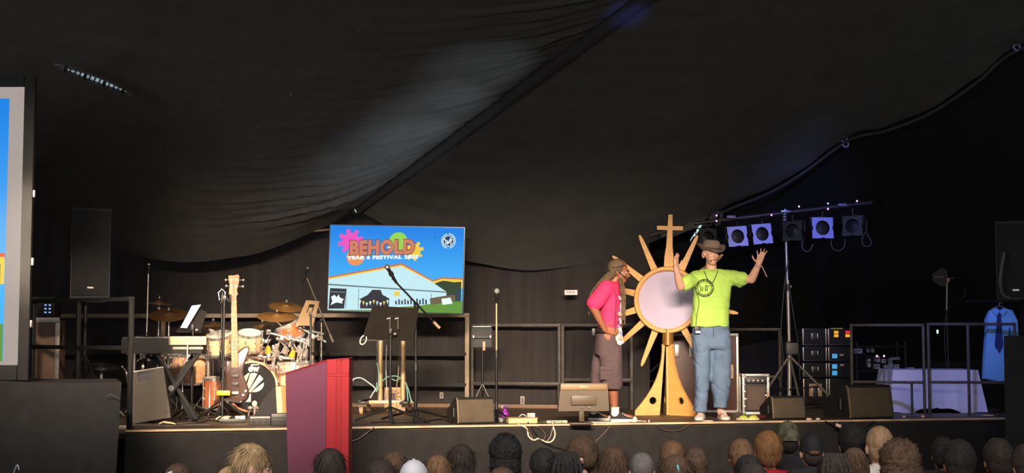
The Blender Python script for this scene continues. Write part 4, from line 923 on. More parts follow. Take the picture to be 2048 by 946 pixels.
for px in (732, 815):
    x = px2(px); MB().box((x, -0.0, 0.125), (0.09, 0.55, 0.035), b=0.005).build('base_foot', BMT, tv)
    for y in (-0.25, 0.25):
        w_ = MB().cyl((x - 0.018, y, 0.042), (x + 0.018, y, 0.042), 0.041, n=20).build('castor', mt('castor_tan', (176, 132, 106), 0.5), tv)
        MB().prism([(-0.02, 0.04), (0.02, 0.04), (0.03, 0.115), (-0.03, 0.115)], x - 0.026, x - 0.02, axis='X', T=M.Translation(V((0, y, 0)))).build('castor_fork', STEEL, tv)
# cable reel / disc standing behind the trolley beam
c = F(781, 823); t = thing('cable_drum', 'white dial-like disc with dark ticks on a tan board under the television', 'dial', (c.x, c.y + 0.28, ST), R(-3))
MB().box((0.0, 0.03, 0.13), (0.2, 0.02, 0.26), b=0.004).build('board', mt('tan_board', (214, 172, 122), 0.6), t)
MB().lathe([(0.05, 0.0), (0.05, -0.02), (0.092, -0.02), (0.097, -0.012), (0.097, 0.0)], (0.0, 0.018, 0.15), M.Rotation(R(90), 3, 'X'), 40).build('disc', mt('white_disc', (222, 214, 222), 0.5), t)
MB().cyl((0, 0.02, 0.15), (0, -0.005, 0.15), 0.05, n=24).build('hub', mt('maroon_hub', (84, 44, 46), 0.5), t)
for i in range(12):
    a = R(i * 30 + 5); MB().box((0.074 * math.cos(a), -0.004, 0.15 + 0.074 * math.sin(a)), (0.022, 0.003, 0.007), rot=M.Rotation(-a, 3, 'Y')).build('tick', BPL, t)
# teal and grey leads under the television
TEAL = mt('teal_cable', (120, 176, 160), 0.5); PALEC = mt('pale_cable', (196, 198, 196), 0.5)
def lead(label, pts, Y, r=0.006, mat=TEAL, group=None):
    q = [P(p[0], p[1], p[2] if len(p) > 2 else Y) for p in pts]
    for p in q: p.z = max(p.z, ST + r + 0.001) if p.y > 12.9 and abs(p.z - ST) < 0.06 else p.z
    return MB().tube(smoothpath(q, 6), r, 6).solo('cable', mat, label, 'cable', group)
lead('teal cable looped high between the television columns', [(765, 762), (775, 754), (790, 752), (800, 756), (790, 761), (778, 753)], 15.2)
lead('teal cable hanging beside the left television column', [(754, 725), (757, 745), (757, 770), (752, 784), (754, 765)], 15.18)
lead('teal cable falling right of the right television column', [(811, 764), (817, 780), (822, 800), (828, 806)], 15.1)
lead('second teal cable falling right of the right television column', [(812, 766), (815, 790), (816, 812)], 15.12)
lead('pale cable sweeping from the lectern to the television trolley', [(698, 770), (708, 758), (722, 756), (738, 766), (750, 777), (746, 786), (740, 796)], 15.05, 0.007, PALEC)
lead('thin grey cable hanging straight between the television columns', [(773, 690), (772, 740), (774, 800)], 15.15, 0.004, PALEC)
lead('thin tan cable hanging along the right television column', [(798, 682), (797, 740), (792, 790), (796, 830)], 15.0, 0.005, mt('tan_cable', (150, 126, 100), 0.6))
c0 = P(727, 676, 13.72)
MB().tube([c0 + V((0.03 * math.cos(R(a)) + 0.012 * math.sin(R(a)), -0.02, 0.045 * math.sin(R(a)) - 0.02)) for a in range(100, 430, 22)], 0.006, 8).solo('cable_loop', mt('white_cord', (236, 224, 208), 0.5), 'white cord loop hanging from the large music stand', 'cord')
# wooden riser along the foot of the curtain
n = V((math.sin(WYAW), -math.cos(WYAW), 0)); a, b_ = wallpt(700, 0.12), wallpt(1215, 0.12)
m = MB(); m.box((0, 0, 0), ((b_ - a).length, 0.12, 0.045), b=0.005); m.v = [M.Rotation(WYAW, 4, 'Z') @ p + (a + b_) / 2 + V((0, 0, 0.0235)) for p in m.v]
m.solo('floor_batten', mt('batten_wood', (112, 84, 62), 0.6, noise=0.2), 'long brown wooden batten along the foot of the curtain', 'batten')

# ---- floor wedges
GRIL = mt('olive_grille', (86, 72, 52), 0.65, noise=0.12, bump=0.4, bscale=220); WSIDE = mt('wedge_side', (36, 34, 32), 0.6, bump=0.15, bscale=150)
def wedge(label, foot, w_, h, d, yaw, handle=True):
    c = F(*foot); t = thing('floor_monitor', label, 'floor monitor', (c.x, c.y + d * 0.5, ST), yaw, 'floor monitors')
    prof = [(-d * 0.5, 0.012), (-d * 0.5, h * 0.25), (-d * 0.42, h * 0.93), (-d * 0.36, h), (-d * 0.20, h), (d * 0.5, h * 0.48), (d * 0.52, h * 0.3), (d * 0.40, 0.0), (-d * 0.46, 0.0)]
    MB().prism(prof, -w_ / 2, w_ / 2, axis='X').build('cabinet', WSIDE, t, smooth=False)
    q = [(-d * 0.5 - 0.004, 0.02), (-d * 0.5 - 0.004, h * 0.25), (-d * 0.42 - 0.004, h * 0.93), (-d * 0.42 + 0.01, h * 0.93), (-d * 0.5 + 0.01, h * 0.25), (-d * 0.5 + 0.01, 0.02)]
    MB().prism(q, -w_ / 2 + 0.012, w_ / 2 - 0.012, axis='X').build('panel', GRIL, t, smooth=False)
    MB().prism([(y - 0.002, z) for y, z in prof[0:4]] + [(y + 0.012, z - 0.006) for y, z in prof[3::-1]], -w_ / 2 - 0.002, -w_ / 2 + 0.010, axis='X').build('edge_trim', mt('wedge_trim', (140, 118, 90), 0.5), t, smooth=False)
    MB().prism([(-d * 0.22, h * 0.97), (-d * 0.2, h * 1.015), (d * 0.5, h * 0.5), (d * 0.5, h * 0.46)], -w_ / 2 + 0.015, w_ / 2 - 0.015, axis='X').build('grille', mt('wedge_mesh', (28, 27, 26), 0.6, 0.3, bump=0.5, bscale=240), t, smooth=False)
    for k_, y in enumerate((-d * 0.26, -d * 0.10)):
        MB().box((-w_ / 2 - 0.001, y, h * 0.42), (0.012, d * 0.09, h * 0.36), b=0.004).build('side_slot', mt('slot_black', (12, 12, 12), 0.8), t)
    MB().box((-w_ / 2 - 0.004, -d * 0.18, h * 0.42), (0.014, 0.014, h * 0.34), b=0.004).build('handle', mt('handle_grey', (96, 90, 82), 0.5), t)
    for sx in (-1, 1): MB().cyl((sx * (w_ / 2 - 0.025), -d * 0.5 + 0.002, h * 0.5), (sx * (w_ / 2 - 0.025), -d * 0.5 - 0.008, h * 0.5), 0.007, n=8).build('screw', STEEL, t)
    return t
wedge('black floor wedge with olive face before the tablet stand', (940, 848.0), 0.38, 0.255, 0.36, R(20))
wedge('small black floor wedge before the lighting tripod', (1572, 839), 0.36, 0.235, 0.36, R(12))
wedge('largest black floor wedge at the stage edge before the white-clothed table', (1728, 837.5), 0.53, 0.345, 0.52, R(20))

# ---- tablet on tripod stand
Yq = 15.2; p0 = V((P(965, 700, Yq).x, Yq, ST))
t = thing('tablet_stand', 'thin tripod stand with tablet holder behind the wedge', 'stand', p0)
MB().cyl(p0 + V((0, 0, 0.25)), P(965, 690, Yq), 0.012).build('pole', BMT, t, world=True)
for a in (200, 340, 90): MB().tube([p0 + V((0, 0, 0.33)), p0 + V((0.16 * math.cos(R(a)), 0.16 * math.sin(R(a)), 0.012))], 0.010, 8).build('leg', BMT, t, world=True)
MB().box(P(968, 692, Yq - 0.02), (0.03, 0.02, 0.10), b=0.004).build('grip', mt('tan_grip', (180, 150, 110), 0.5), t, world=True)
MB().box(P(963, 675, Yq - 0.03), (0.21, 0.03, 0.02), b=0.005).build('holder', BMT, t, world=True)
for px in (947, 981): MB().box(P(px, 674, Yq - 0.04), (0.02, 0.04, 0.035), b=0.005).build('clip', STEEL, t, world=True)
t = thing('tablet', 'dark tablet with pale top edge held on the tripod stand', 'tablet', P(964, 694, Yq))
MB().box(P(964, 674, Yq - 0.005), (0.225, 0.016, 0.235), b=0.005, rot=M.Rotation(R(-8), 3, 'X')).build('case', mt('tablet_black', (26, 28, 26), 0.6), t, world=True)
MB().box(P(964, 653, Yq - 0.02), (0.2, 0.014, 0.01), b=0.003).build('top_edge', ALU, t, world=True)

# ---- bottle, power box, adapters, cables at the edge
c = F(1010, 838); t = thing('bottle', 'purple drink bottle standing at the stage edge', 'bottle', (c.x, c.y, ST))
PUR = mt('purple_plastic', (150, 40, 170), 0.25, noise=0.05)
MB().lathe([(0, 0), (0.033, 0), (0.036, 0.006), (0.036, 0.022), (0, 0.022)], n=20).build('base_band', mt('pale_pink', (236, 200, 226), 0.4), t)
MB().lathe([(0, 0.02), (0.036, 0.02), (0.038, 0.04), (0.037, 0.062), (0.026, 0.08), (0.017, 0.092), (0.017, 0.104), (0, 0.104)], n=24).build('body', PUR, t)
MB().lathe([(0, 0.1), (0.02, 0.1), (0.02, 0.118), (0.012, 0.124), (0.008, 0.14), (0, 0.142)], n=16).build('lid', mt('dark_purple', (92, 30, 120), 0.3), t)
MB().tube(smoothpath([(-0.018, 0, 0.108), (-0.032, 0, 0.12), (-0.03, 0, 0.136), (-0.014, 0, 0.132)], 4), 0.005, 8).build('handle', mt('lilac', (206, 170, 214), 0.4), t)
c = F(1043, 847); t = thing('power_box', 'long cream box with wooden lid and adapters at the stage edge', 'power box', (c.x, c.y + 0.09, ST), YAW)
MB().box((0, 0, 0.024), (0.29, 0.15, 0.046), b=0.004).build('body', mt('cream_box', (238, 204, 136), 0.6, noise=0.06), t)
MB().box((0.0, 0, 0.051), (0.30, 0.16, 0.009), b=0.002).build('lid', mt('lid_brown', (180, 140, 100), 0.6), t)
c2 = F(1064, 832); t = thing('power_adapter', 'white plug adapter on top of the cream box', 'adapter', (c.x + 0.095, c.y + 0.11, ST + 0.056), YAW)
MB().box((0, 0, 0.02), (0.075, 0.045, 0.04), b=0.005).build('body', WHITE, t); MB().box((-0.018, -0.024, 0.02), (0.03, 0.006, 0.032)).build('socket', mt('adapter_grey', (176, 160, 150), 0.5), t)
bx = V((c.x, c.y + 0.09, ST + 0.0565))
MB().tube(smoothpath([bx + V((-0.02, 0, 0.005)), bx + V((0.0, 0, 0.025)), bx + V((0.03, 0, 0.022)), bx + V((0.05, 0, 0.005))], 5), 0.005, 6).solo('cable', PALEC, 'short white cable arched over the lid of the cream box', 'cable')
c = F(1003, 846); t = thing('plug_box', 'small dark plug block left of the cream box', 'plug', (c.x, c.y + 0.03, ST), YAW)
MB().box((0, 0, 0.028), (0.075, 0.07, 0.056), b=0.006).build('body', BPL, t); MB().box((-0.01, -0.037, 0.028), (0.03, 0.006, 0.03)).build('socket', STEEL, t)
c = F(1120, 846); t = thing('power_strip', 'white extension strip lying at the stage edge left of the monitor', 'extension strip', (c.x - 0.03, c.y + 0.02, ST), YAW)
MB().box((0, 0, 0.012), (0.21, 0.035, 0.024), b=0.006).build('body', mt('strip_cream', (240, 208, 176), 0.5), t)
for i in range(4): MB().box((-0.06 + i * 0.035, -0.018, 0.013), (0.016, 0.004, 0.010)).build('socket', mt('socket_brown', (90, 70, 56), 0.6), t)
CREAMC = mt('cream_flex', (244, 216, 186), 0.5)
def hang(label, pts, r, mat):
    """cable draped over the stage edge: rows above the edge lie on the boards, rows below hang before the skirt"""
    q = []
    for x, y in pts:
        e = EA.lerp(EB, (x - 250) / 1770); yy = 860 - 25 * (x - 250) / 1770
        if y <= yy: p = F(x, y) + V((0, 0, r + 0.001))
        else: p = P(x, y, e.y - 0.05)
        q.append(p)
    return MB().tube(smoothpath(q, 7), r, 6).solo('cable', mat, label, 'cable', 'cables hanging over the stage edge')
hang('thick cream cable hanging in a loop below the cream box', [(1034, 846), (1038, 849), (1053, 857), (1057, 872), (1064, 879), (1070, 880), (1076, 877), (1083, 880), (1092, 884), (1101, 884), (1108, 877), (1110, 866), (1107, 855), (1106, 847), (1110, 845)], 0.0075, CREAMC)
hang('thin tan cable inside the cream loop, right of it', [(1093, 884), (1100, 874), (1104, 862), (1106, 852), (1107, 846)], 0.004, mt('tan_cable2', (188, 156, 124), 0.5))
hang('thin brown cable left inside the cream loop', [(1048, 846), (1053, 858), (1060, 868), (1066, 880)], 0.004, mt('tan_cable3', (140, 112, 88), 0.5))
hang('thin dark cable curving down under the cream box', [(1058, 846), (1070, 852), (1084, 860), (1091, 871), (1085, 881), (1082, 883)], 0.004, mt('tan_cable4', (112, 92, 74), 0.5))
hang('black cable drooping from the loop to the audience', [(1056, 847), (1066, 860), (1078, 876), (1090, 886), (1110, 894), (1140, 902)], 0.008, BPL)
hang('grey cable slanting down from the edge behind the red lectern', [(760, 848), (748, 855), (735, 865), (718, 877), (700, 884)], 0.005, mt('grey_flex', (120, 104, 90), 0.5))
hang('thin grey cable slanting down left of the seated boy', [(1226, 845), (1218, 855), (1205, 870), (1190, 884), (1178, 895)], 0.004, mt('grey_flex2', (130, 112, 98), 0.5))
hang('dark cable swagged below the edge under the gold monstrance', [(1302, 844), (1312, 849), (1325, 858), (1345, 862), (1365, 858), (1378, 850), (1388, 844)], 0.006, mt('dark_flex', (84, 66, 54), 0.6))
hang('black cable drooping below the edge right of small wedge', [(1650, 842), (1664, 850), (1678, 858), (1690, 860)], 0.006, BPL)
hang('black cable slanting below the edge under the largest wedge', [(1757, 838), (1744, 845), (1730, 852)], 0.006, BPL)
floor_cable('green cable along the edge right of the cream box', [(1074, 846.5), (1085, 845), (1100, 844.8)], 0.004, mt('green_flex', (110, 140, 90), 0.5))
floor_cable('black cable curving beside the olive-faced wedge', [(846, 846), (866, 842), (884, 840), (900, 846), (908, 850)], 0.007, BPL)
floor_cable('black cable lying along the boards under music stand legs', [(742, 847), (770, 845), (800, 847), (830, 846), (860, 848)], 0.006, BPL)
floor_cable('white cable along the edge before the dark sneakers', [(1150, 847), (1180, 846), (1220, 846), (1255, 845), (1275, 843), (1292, 844)], 0.006, mt('white_flex', (236, 214, 190), 0.5))
# computer monitor seen from behind
Ym = 13.45; c = P(1167, 822, Ym); t = thing('computer_monitor', 'computer monitor seen from behind at the feet of the pink-shirted person', 'monitor', (c.x, Ym, ST), R(4))
wm = 102 * Ym / FPX; z0 = P(1167, 822, Ym).z - ST; z1 = P(1167, 766, Ym).z - ST
MONM = mt('monitor_back', (92, 76, 56), 0.45, noise=0.08)
MB().prism([(-wm * 0.5, z0), (wm * 0.5, z0), (wm * 0.47, z1), (-wm * 0.45, z1)], -0.02, 0.02).build('back_shell', MONM, t, smooth=False)
MB().box((0, -0.026, z0 + (z1 - z0) * 0.86), (wm * 0.9, 0.016, (z1 - z0) * 0.2), b=0.005).build('top_ridge', mt('monitor_ridge', (146, 116, 78), 0.45), t)
MB().box((0, -0.03, (z0 + z1) / 2 - 0.03), (wm * 0.5, 0.03, (z1 - z0) * 0.35), b=0.01).build('rear_hump', MONM, t)
MB().box((0, 0.023, (z0 + z1) / 2), (wm * 0.94, 0.006, (z1 - z0) * 0.92)).build('screen', mt('monitor_glass', (12, 12, 14), 0.2), t)
vs, fs = text_shape('iiyama', 0.02, 2); MB().add([(-0.042 + a * 0.084, -0.0355, z0 + (z1 - z0) * 0.82 + c_ * 0.024) for a, c_ in vs], fs).build('lettering', mt('plate_cream', (232, 196, 146), 0.5), t, smooth=False)
MB().box((-0.02, 0, 0.09), (0.05, 0.03, z0 + 0.0), b=0.006).build('neck', mt('monitor_neck', (80, 66, 50), 0.5), t); MB().box((-0.02, 0.02, 0.008), (0.22, 0.16, 0.016), b=0.005).build('foot', MONM, t)
for x in (-0.02, 0.05): MB().cyl((x, -0.045, z0 + 0.04), (x, -0.05, z0 + 0.04), 0.006, n=8).build('screw', STEEL, t)

# ================================================================== the gold sun monstrance
GOLD = mt('gold_painted_board', (222, 164, 88), 0.42, noise=0.10, nscale=6, stretch=(1, 1, 4)); GOLDE = mt('gold_edge', (240, 190, 124), 0.45, noise=0.06)
Yo = 14.75; mo0 = F(1334, 830); Yo = mo0.y
mon = thing('monstrance', 'giant gold sun monstrance with cross and round mirror disc', 'monstrance', (P(1336, 700, Yo).x, Yo, ST), R(-14))
ko = Yo / FPX; zc = P(1338, 600, Yo).z - ST; Ro = 67 * ko; yc = 0.0
TM = M.Translation(V((0.0, 0, zc)))
RX = M.Rotation(R(90), 3, 'X')
MB().lathe([(Ro * 0.86, 0.045), (Ro * 0.90, 0.06), (Ro * 0.97, 0.06), (Ro, 0.045), (Ro, -0.03), (Ro * 0.86, -0.03), (Ro * 0.86, 0.045)], (0, 0, 0), RX, 64, T=TM).build('ring', GOLD, mon)
MB().lathe([(0, 0.02), (Ro * 0.865, 0.02), (Ro * 0.865, -0.02), (0, -0.02)], (0, 0, 0), RX, 64, T=TM).build('disc', mt('pearly_disc', (186, 170, 196), 0.35, noise=0.05, nscale=3), mon, label='pale lilac disc')
def ray_poly(L0, L1, w0, w1):
    return [(-w0, L0), (w0, L0), (w1 * 1.15, L1 - 0.05), (w1 * 0.5, L1), (-w1 * 0.5, L1), (-w1 * 1.15, L1 - 0.05)]
angs = [64.5, 39, 14, -11, -36, -61, -86, -112, -138, -163, 168, 141, 113]
for a in angs:
    T = TM @ M.Rotation(R(90 - a), 4, 'Y')
    cl = 1 / max(0.9, abs(math.cos(R(a))) * 0.97 + abs(math.sin(R(a))))
    L1 = (105 if a == -86 else 142) * ko
    MB().prism(ray_poly(Ro * 0.94, L1, 0.037, 0.017), -0.014, 0.014, T=T).build('ray', GOLD, mon, smooth=False)
Tc = TM @ M.Rotation(R(2.5), 4, 'Y'); Lc = 171 * ko
MB().prism([(-0.05, Ro * 0.94), (0.05, Ro * 0.94), (0.05, Ro + 0.10), (0.034, Ro + 0.22), (0.022, Lc), (-0.022, Lc), (-0.034, Ro + 0.22), (-0.05, Ro + 0.10)], -0.016, 0.016, T=Tc).build('cross_shaft', GOLD, mon, smooth=False)
zx = (600 - 456) * ko
MB().prism([(-0.142, zx - 0.022), (0.142, zx - 0.022), (0.142, zx + 0.022), (-0.142, zx + 0.022)], -0.018, 0.018, T=Tc).build('cross_bar', GOLD, mon, smooth=False)
zn0, zn1 = P(1337, 688, Yo).z - ST, P(1337, 664, Yo).z - ST
MB().cyl((0, 0, zn0 - 0.01), (0, 0, zn1 + 0.03), 0.062, n=28).build('neck', mt('bronze_neck', (168, 116, 62), 0.3, 0.5), mon)
# four flaring fins with a round hole each
zf = zn0 + 0.0
def fin_outline():
    out = []
    for i in range(15):
        s = i / 14; z = zf * (1 - s) + 0.055 * s; r = 0.068 + 0.30 * (s ** 2.3); out.append((r, z))
    return out + [(0.372, 0.045), (0.372, 0.0)]
hole = (0.175, 0.157, 0.04)
for k_, an in enumerate((200, 332, 104, 60)):
    ol = fin_outline(); T = M.Rotation(R(an), 4, 'Z')
    bm = bmesh.new()
    outer = [bm.verts.new((r, 0, z)) for r, z in ([(0.10 if an == 200 else 0.02, 0.0), (0.035 if an == 200 else 0.02, zf)] + ol)]
    inner = [bm.verts.new((hole[0] + hole[2] * math.cos(2 * math.pi * i / 20), 0, hole[1] + hole[2] * math.sin(2 * math.pi * i / 20))) for i in range(20)]
    ed = [bm.edges.new((outer[i], outer[(i + 1) % len(outer)])) for i in range(len(outer))] + [bm.edges.new((inner[i], inner[(i + 1) % 20])) for i in range(20)]
    bmesh.ops.triangle_fill(bm, edges=ed, use_beauty=True)
    ext = bmesh.ops.extrude_face_region(bm, geom=bm.faces[:])
    for v in ext['geom']:
        if isinstance(v, bmesh.types.BMVert): v.co.y += 0.036
    for v in bm.verts: v.co.y -= 0.018
    bm.verts.index_update(); m = MB(); m.add([v.co.copy() for v in bm.verts], [[v.index for v in f.verts] for f in bm.faces], T=T); bm.free()
    m.build('fin', GOLD, mon, smooth=False)

# ================================================================== cases and amplifiers right of the monstrance
def flight_case(label, x0, x1, y0, y1, Y, dep, yaw, face, latches=(), name='flight_case'):
    a, b_ = P(x0, y1, Y), P(x1, y1, Y); w_ = (b_.x - a.x); h = P(x0, y0, Y).z - ST
    t = thing(name, label, 'flight case', ((a.x + b_.x) / 2, Y + dep / 2, ST), yaw, 'flight cases')
    MB().box((0, 0, h / 2 + 0.01), (w_ - 0.02, dep - 0.02, h - 0.02), b=0.004).build('body', face, t)
    e = 0.026
    for sx in (-1, 1):
        for sy in (-1, 1): MB().box((sx * (w_ / 2 - e / 2), sy * (dep / 2 - e / 2), h / 2), (e, e, h), b=0.004).build('edge', ALU, t)
    for z in (e / 2, h - e / 2):
        for sy in (-1, 1): MB().box((0, sy * (dep / 2 - e / 2), z), (w_ - e * 2, e, e), b=0.004).build('edge', ALU, t)
        for sx in (-1, 1): MB().box((sx * (w_ / 2 - e / 2), 0, z), (e, dep - e * 2, e), b=0.004).build('edge', ALU, t)
    for sx in (-1, 1):
        for z in (0.02, h - 0.02): MB().ell((sx * (w_ / 2 - 0.02), -dep / 2 + 0.02, z), (0.027, 0.027, 0.027), nu=12, nv=8).build('corner', ALU, t)
    for (lx, lz) in latches: MB().box((lx * w_, -dep / 2 - 0.004, lz * h), (0.055, 0.016, 0.14), b=0.006).build('latch', STEEL, t)
    return t, w_, h, dep
fc, w_, h, dep = flight_case('tall brown flight case standing behind the man in lime shirt', 1346, 1480, 667, 826, 15.35, 0.5, R(-2), mt('case_brown', (82, 48, 40), 0.5, noise=0.15), ((-0.42, 0.78), (-0.2, 0.78)))
MB().box((w_ * 0.36, -dep / 2 - 0.003, h * 0.52), (0.085, 0.004, 0.155)).build('paper_label', mt('case_label', (214, 178, 150), 0.7, noise=0.08), fc)
t, w_, h, dep = flight_case('small road-worn amplifier in a silver-edged case beside lighting tripod', 1487, 1541, 748, 828, 15.0, 0.30, R(-3), mt('case_black', (52, 44, 40), 0.6, noise=0.2), (), 'amplifier_combo')
MB().box((0, -dep / 2 - 0.004, h * 0.40), (w_ * 0.66, 0.012, h * 0.58), b=0.004).build('speaker_grille', mt('grey_grille', (104, 84, 74), 0.7, bump=0.6, bscale=200), t)
MB().box((0, -dep / 2 - 0.003, h * 0.84), (w_ * 0.8, 0.010, h * 0.16), b=0.003).build('control_panel', BPL, t)
for i in range(4): MB().cyl((-0.08 + i * 0.05, -dep / 2 - 0.005, h * 0.84), (-0.08 + i * 0.05, -dep / 2 - 0.02, h * 0.84), 0.011, n=10).build('knob', STEEL, t)
random.seed(9)
for i in range(10): MB().box(((-1 if i % 2 else 1) * w_ * 0.42 + random.uniform(-.01, .01), -dep / 2 - 0.001, 0.05 + h * 0.09 * i), (0.03, 0.004, 0.018), b=0.001).build('worn_patch', ALU, t)
MB().tube(smoothpath([(w_ / 2 - 0.03, -dep / 2 - 0.02, h * 0.6), (w_ / 2 - 0.02, -dep / 2 - 0.03, h * 0.45), (w_ / 2 - 0.05, -dep / 2 - 0.03, h * 0.25)], 4), 0.010, 6).build('cable', mt('cream_rope', (222, 184, 146), 0.6), t)

# ================================================================== lighting bar on its tripod
Yb2 = 15.45; p0 = V((P(1577, 700, Yb2).x, Yb2, ST))
lb = thing('lighting_stand', 'tall tripod lighting stand with a long cross bar', 'lighting stand', p0)
BLUEM = mt('bluish_steel', (150, 150, 176), 0.3, 0.8)
zt_ = P(1569, 420, Yb2)
MB().cyl(p0 + V((0, 0, 0.06)), P(1579, 690, Yb2), 0.026).build('lower_pole', STEEL, lb, world=True)
MB().cyl(P(1579, 705, Yb2), P(1575, 560, Yb2), 0.02).build('middle_pole', STEEL, lb, world=True)
MB().cyl(P(1575, 580, Yb2), P(1570, 418, Yb2), 0.016).build('upper_pole', BLUEM, lb, world=True)
for y in (575, 690): MB().cyl(P(1576, y + 7, Yb2), P(1575.5, y - 7, Yb2), 0.034).build('collar', BPL, lb, world=True); MB().cyl(P(1576, y, Yb2 - 0.02), P(1582, y - 2, Yb2 - 0.1), 0.012, n=8).build('knob', STEEL, lb, world=True)
MB().box(P(1583, 697, Yb2 - 0.06), (0.13, 0.1, 0.13), b=0.012).build('gear_box', mt('grey_box', (74, 66, 62), 0.5), lb, world=True)
MB().box(P(1573, 423, Yb2), (0.14, 0.08, 0.02), b=0.006).build('top_plate', BLUEM, lb, world=True)
for k_ in range(3): MB().ell(P(1569, 428 + k_ * 6, Yb2 - 0.03), (0.03, 0.03, 0.02), nu=12, nv=8).build('top_bolt', BLUEM, lb, world=True)
for a, r_ in ((170, 0.40), (350, 0.60), (275, 0.5)):
    e = p0 + V((r_ * math.cos(R(a)), r_ * math.sin(R(a)), 0.018)); s_ = P(1579, 712, Yb2)
    MB().tube([s_, e], 0.014, 8).build('leg', STEEL, lb, world=True)
    MB().tube([p0 + V((0, 0, 0.25)), s_.lerp(e, 0.55)], 0.009, 6).build('strut', BMT, lb, world=True)
bA, bB = P(1388, 447, Yb2 + 0.02), P(1744, 405, Yb2 - 0.05)
MB().cyl(bA, bB, 0.024).build('cross_bar', mt('bar_black', (54, 50, 54), 0.5, 0.3), lb, world=True)
for s_ in (-1, 1): MB().tube([P(1569, 428, Yb2), bA.lerp(bB, 0.5 + s_ * 0.17)], 0.008, 6).build('bar_strut', BMT, lb, world=True)
for px, py in ((1462, 434), (1684, 410)): MB().box(P(px, py, Yb2 - 0.06), (0.10, 0.05, 0.035), b=0.01).build('sleeve', mt('violet_sleeve', (110, 104, 150), 0.5), lb, world=True)
# festoon points on the bar
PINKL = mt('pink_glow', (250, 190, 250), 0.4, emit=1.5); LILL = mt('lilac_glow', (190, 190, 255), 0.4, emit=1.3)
for i, (px, py, m_) in enumerate([(1433, 431, PINKL), (1433, 442, PINKL), (1543, 430, PINKL), (1598, 413, PINKL), (1656, 407, LILL), (1656, 418, PINKL), (1714, 402, PINKL)]):
    c = P(px, py, Yb2 - 0.07); MB().ell(c, (0.010, 0.010, 0.011), nu=10, nv=8).build('bolt_light', m_, lb, world=True)
    MB().tube([c + V((0, 0.008, 0)), V((c.x, Yb2 - 0.02, c.z))], 0.006, 6).build('bolt', BMT, lb, world=True)
PLATE = mt('blue_lit_gel_frame', (150, 156, 240), 0.55, noise=0.05)  # blue of the stage light put into the plate's base colour
LENS = mt('par_inside', (12, 12, 14), 0.6)
def par(label, cx, cy, tilt, yaw, lit, size=40):
    c = P(cx, cy, Yb2 - 0.12); ts = M.Rotation(R(yaw), 4, 'Z') @ M.Rotation(R(-6), 4, 'X') @ M.Rotation(R(tilt), 4, 'Y')
    s_ = size * Yb2 / FPX / 2; t = thing('par_lamp', label, 'stage lamp', c - V((0, 0, s_)), 0, 'par lamps on the bar')
    T = M.Translation(c) @ ts
    body = mt('par_black', (26, 25, 26), 0.5)
    MB().lathe([(s_ * 0.7, -0.10), (s_ * 0.72, -0.09), (s_ * 0.86, 0.10), (s_ * 0.84, 0.10), (s_ * 0.69, -0.08)], (0, 0.1, 0), M.Rotation(R(90), 3, 'X'), 28, T=T).build('can', body, t, world=True)
    MB().lathe([(0, -0.1), (s_ * 0.55, -0.1), (s_ * 0.7, -0.04), (s_ * 0.7, 0.0)], (0, 0.24, 0), M.Rotation(R(90), 3, 'X'), 24, T=T).build('rear_cap', body, t, world=True)
    # square gel plate with its round opening
    bm = bmesh.new(); nseg = 32
    o = [bm.verts.new((x * s_, 0, z * s_)) for x, z in ((-1, -1), (-.2, -1), (-.2, -.93), (.2, -.93), (.2, -1), (1, -1), (1, -.2), (.93, -.2), (.93, .2), (1, .2), (1, 1), (-1, 1), (-1, .2), (-.93, .2), (-.93, -.2), (-1, -.2))]
    i_ = [bm.verts.new((s_ * 0.66 * math.cos(2 * math.pi * k / nseg), 0, s_ * 0.70 * math.sin(2 * math.pi * k / nseg))) for k in range(nseg)]
    ed = [bm.edges.new((o[k], o[(k + 1) % len(o)])) for k in range(len(o))] + [bm.edges.new((i_[k], i_[(k + 1) % nseg])) for k in range(nseg)]
    bmesh.ops.triangle_fill(bm, edges=ed, use_beauty=True)
    ex = bmesh.ops.extrude_face_region(bm, geom=bm.faces[:])
    for v in ex['geom']:
        if isinstance(v, bmesh.types.BMVert): v.co.y += 0.006
    bm.verts.index_update(); m = MB(); m.add([v.co + V((0, -0.01, 0)) for v in bm.verts], [[v.index for v in f.verts] for f in bm.faces], T=T); bm.free()
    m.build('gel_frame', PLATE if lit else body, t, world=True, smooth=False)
    MB().lathe([(0, 0.02), (s_ * 0.6, 0.0), (s_ * 0.66, 0.01)], (0, 0.04, 0), M.Rotation(R(90), 3, 'X'), 24, T=T).build('lens', LENS, t, world=True)
    top_ = bA.lerp(bB, (cx - 1388) / 356)
    for sx in (-1, 1):
        a = T @ V((sx * (s_ * 0.95), 0.09, 0))
        MB().tube([a, T @ V((sx * s_ * 0.95, 0.09, s_ * 1.15)), V((top_.x, top_.y, (T @ V((0, 0.09, s_ * 1.2))).z))], 0.007, 6).build('yoke', BMT, t, world=True)
    MB().cyl(V((top_.x, top_.y, (T @ V((0, 0.09, s_ * 1.18))).z)), top_ - V((0, 0, 0.015)), 0.010, n=8).build('hanger', BMT, t, world=True)
    MB().lathe([(0.027, -0.02), (0.034, -0.02), (0.034, 0.02), (0.027, 0.02)], top_, orient(bB - bA), 14).build('clamp', BMT, t, world=True)
    return t
par('dark par lamp above the brown hat, leftmost on the bar', 1416, 476, 0, 18, False, 38)
par('par lamp with pale blue-lit square frame, nearest the brown hat', 1475, 473, -4, 6, True, 40)
par('par lamp with lavender-lit square frame above the raised hand', 1524, 468, -5, 8, True, 40)
par('dark par lamp turned away beside the lighting pole', 1585, 462, 0, -30, False, 40)
par('par lamp with brightest blue-lit square frame, right of the lighting pole', 1645, 456, 0, 0, True, 42)
par('dark par lamp at the right end of the bar', 1705, 452, 0, -25, False, 40)
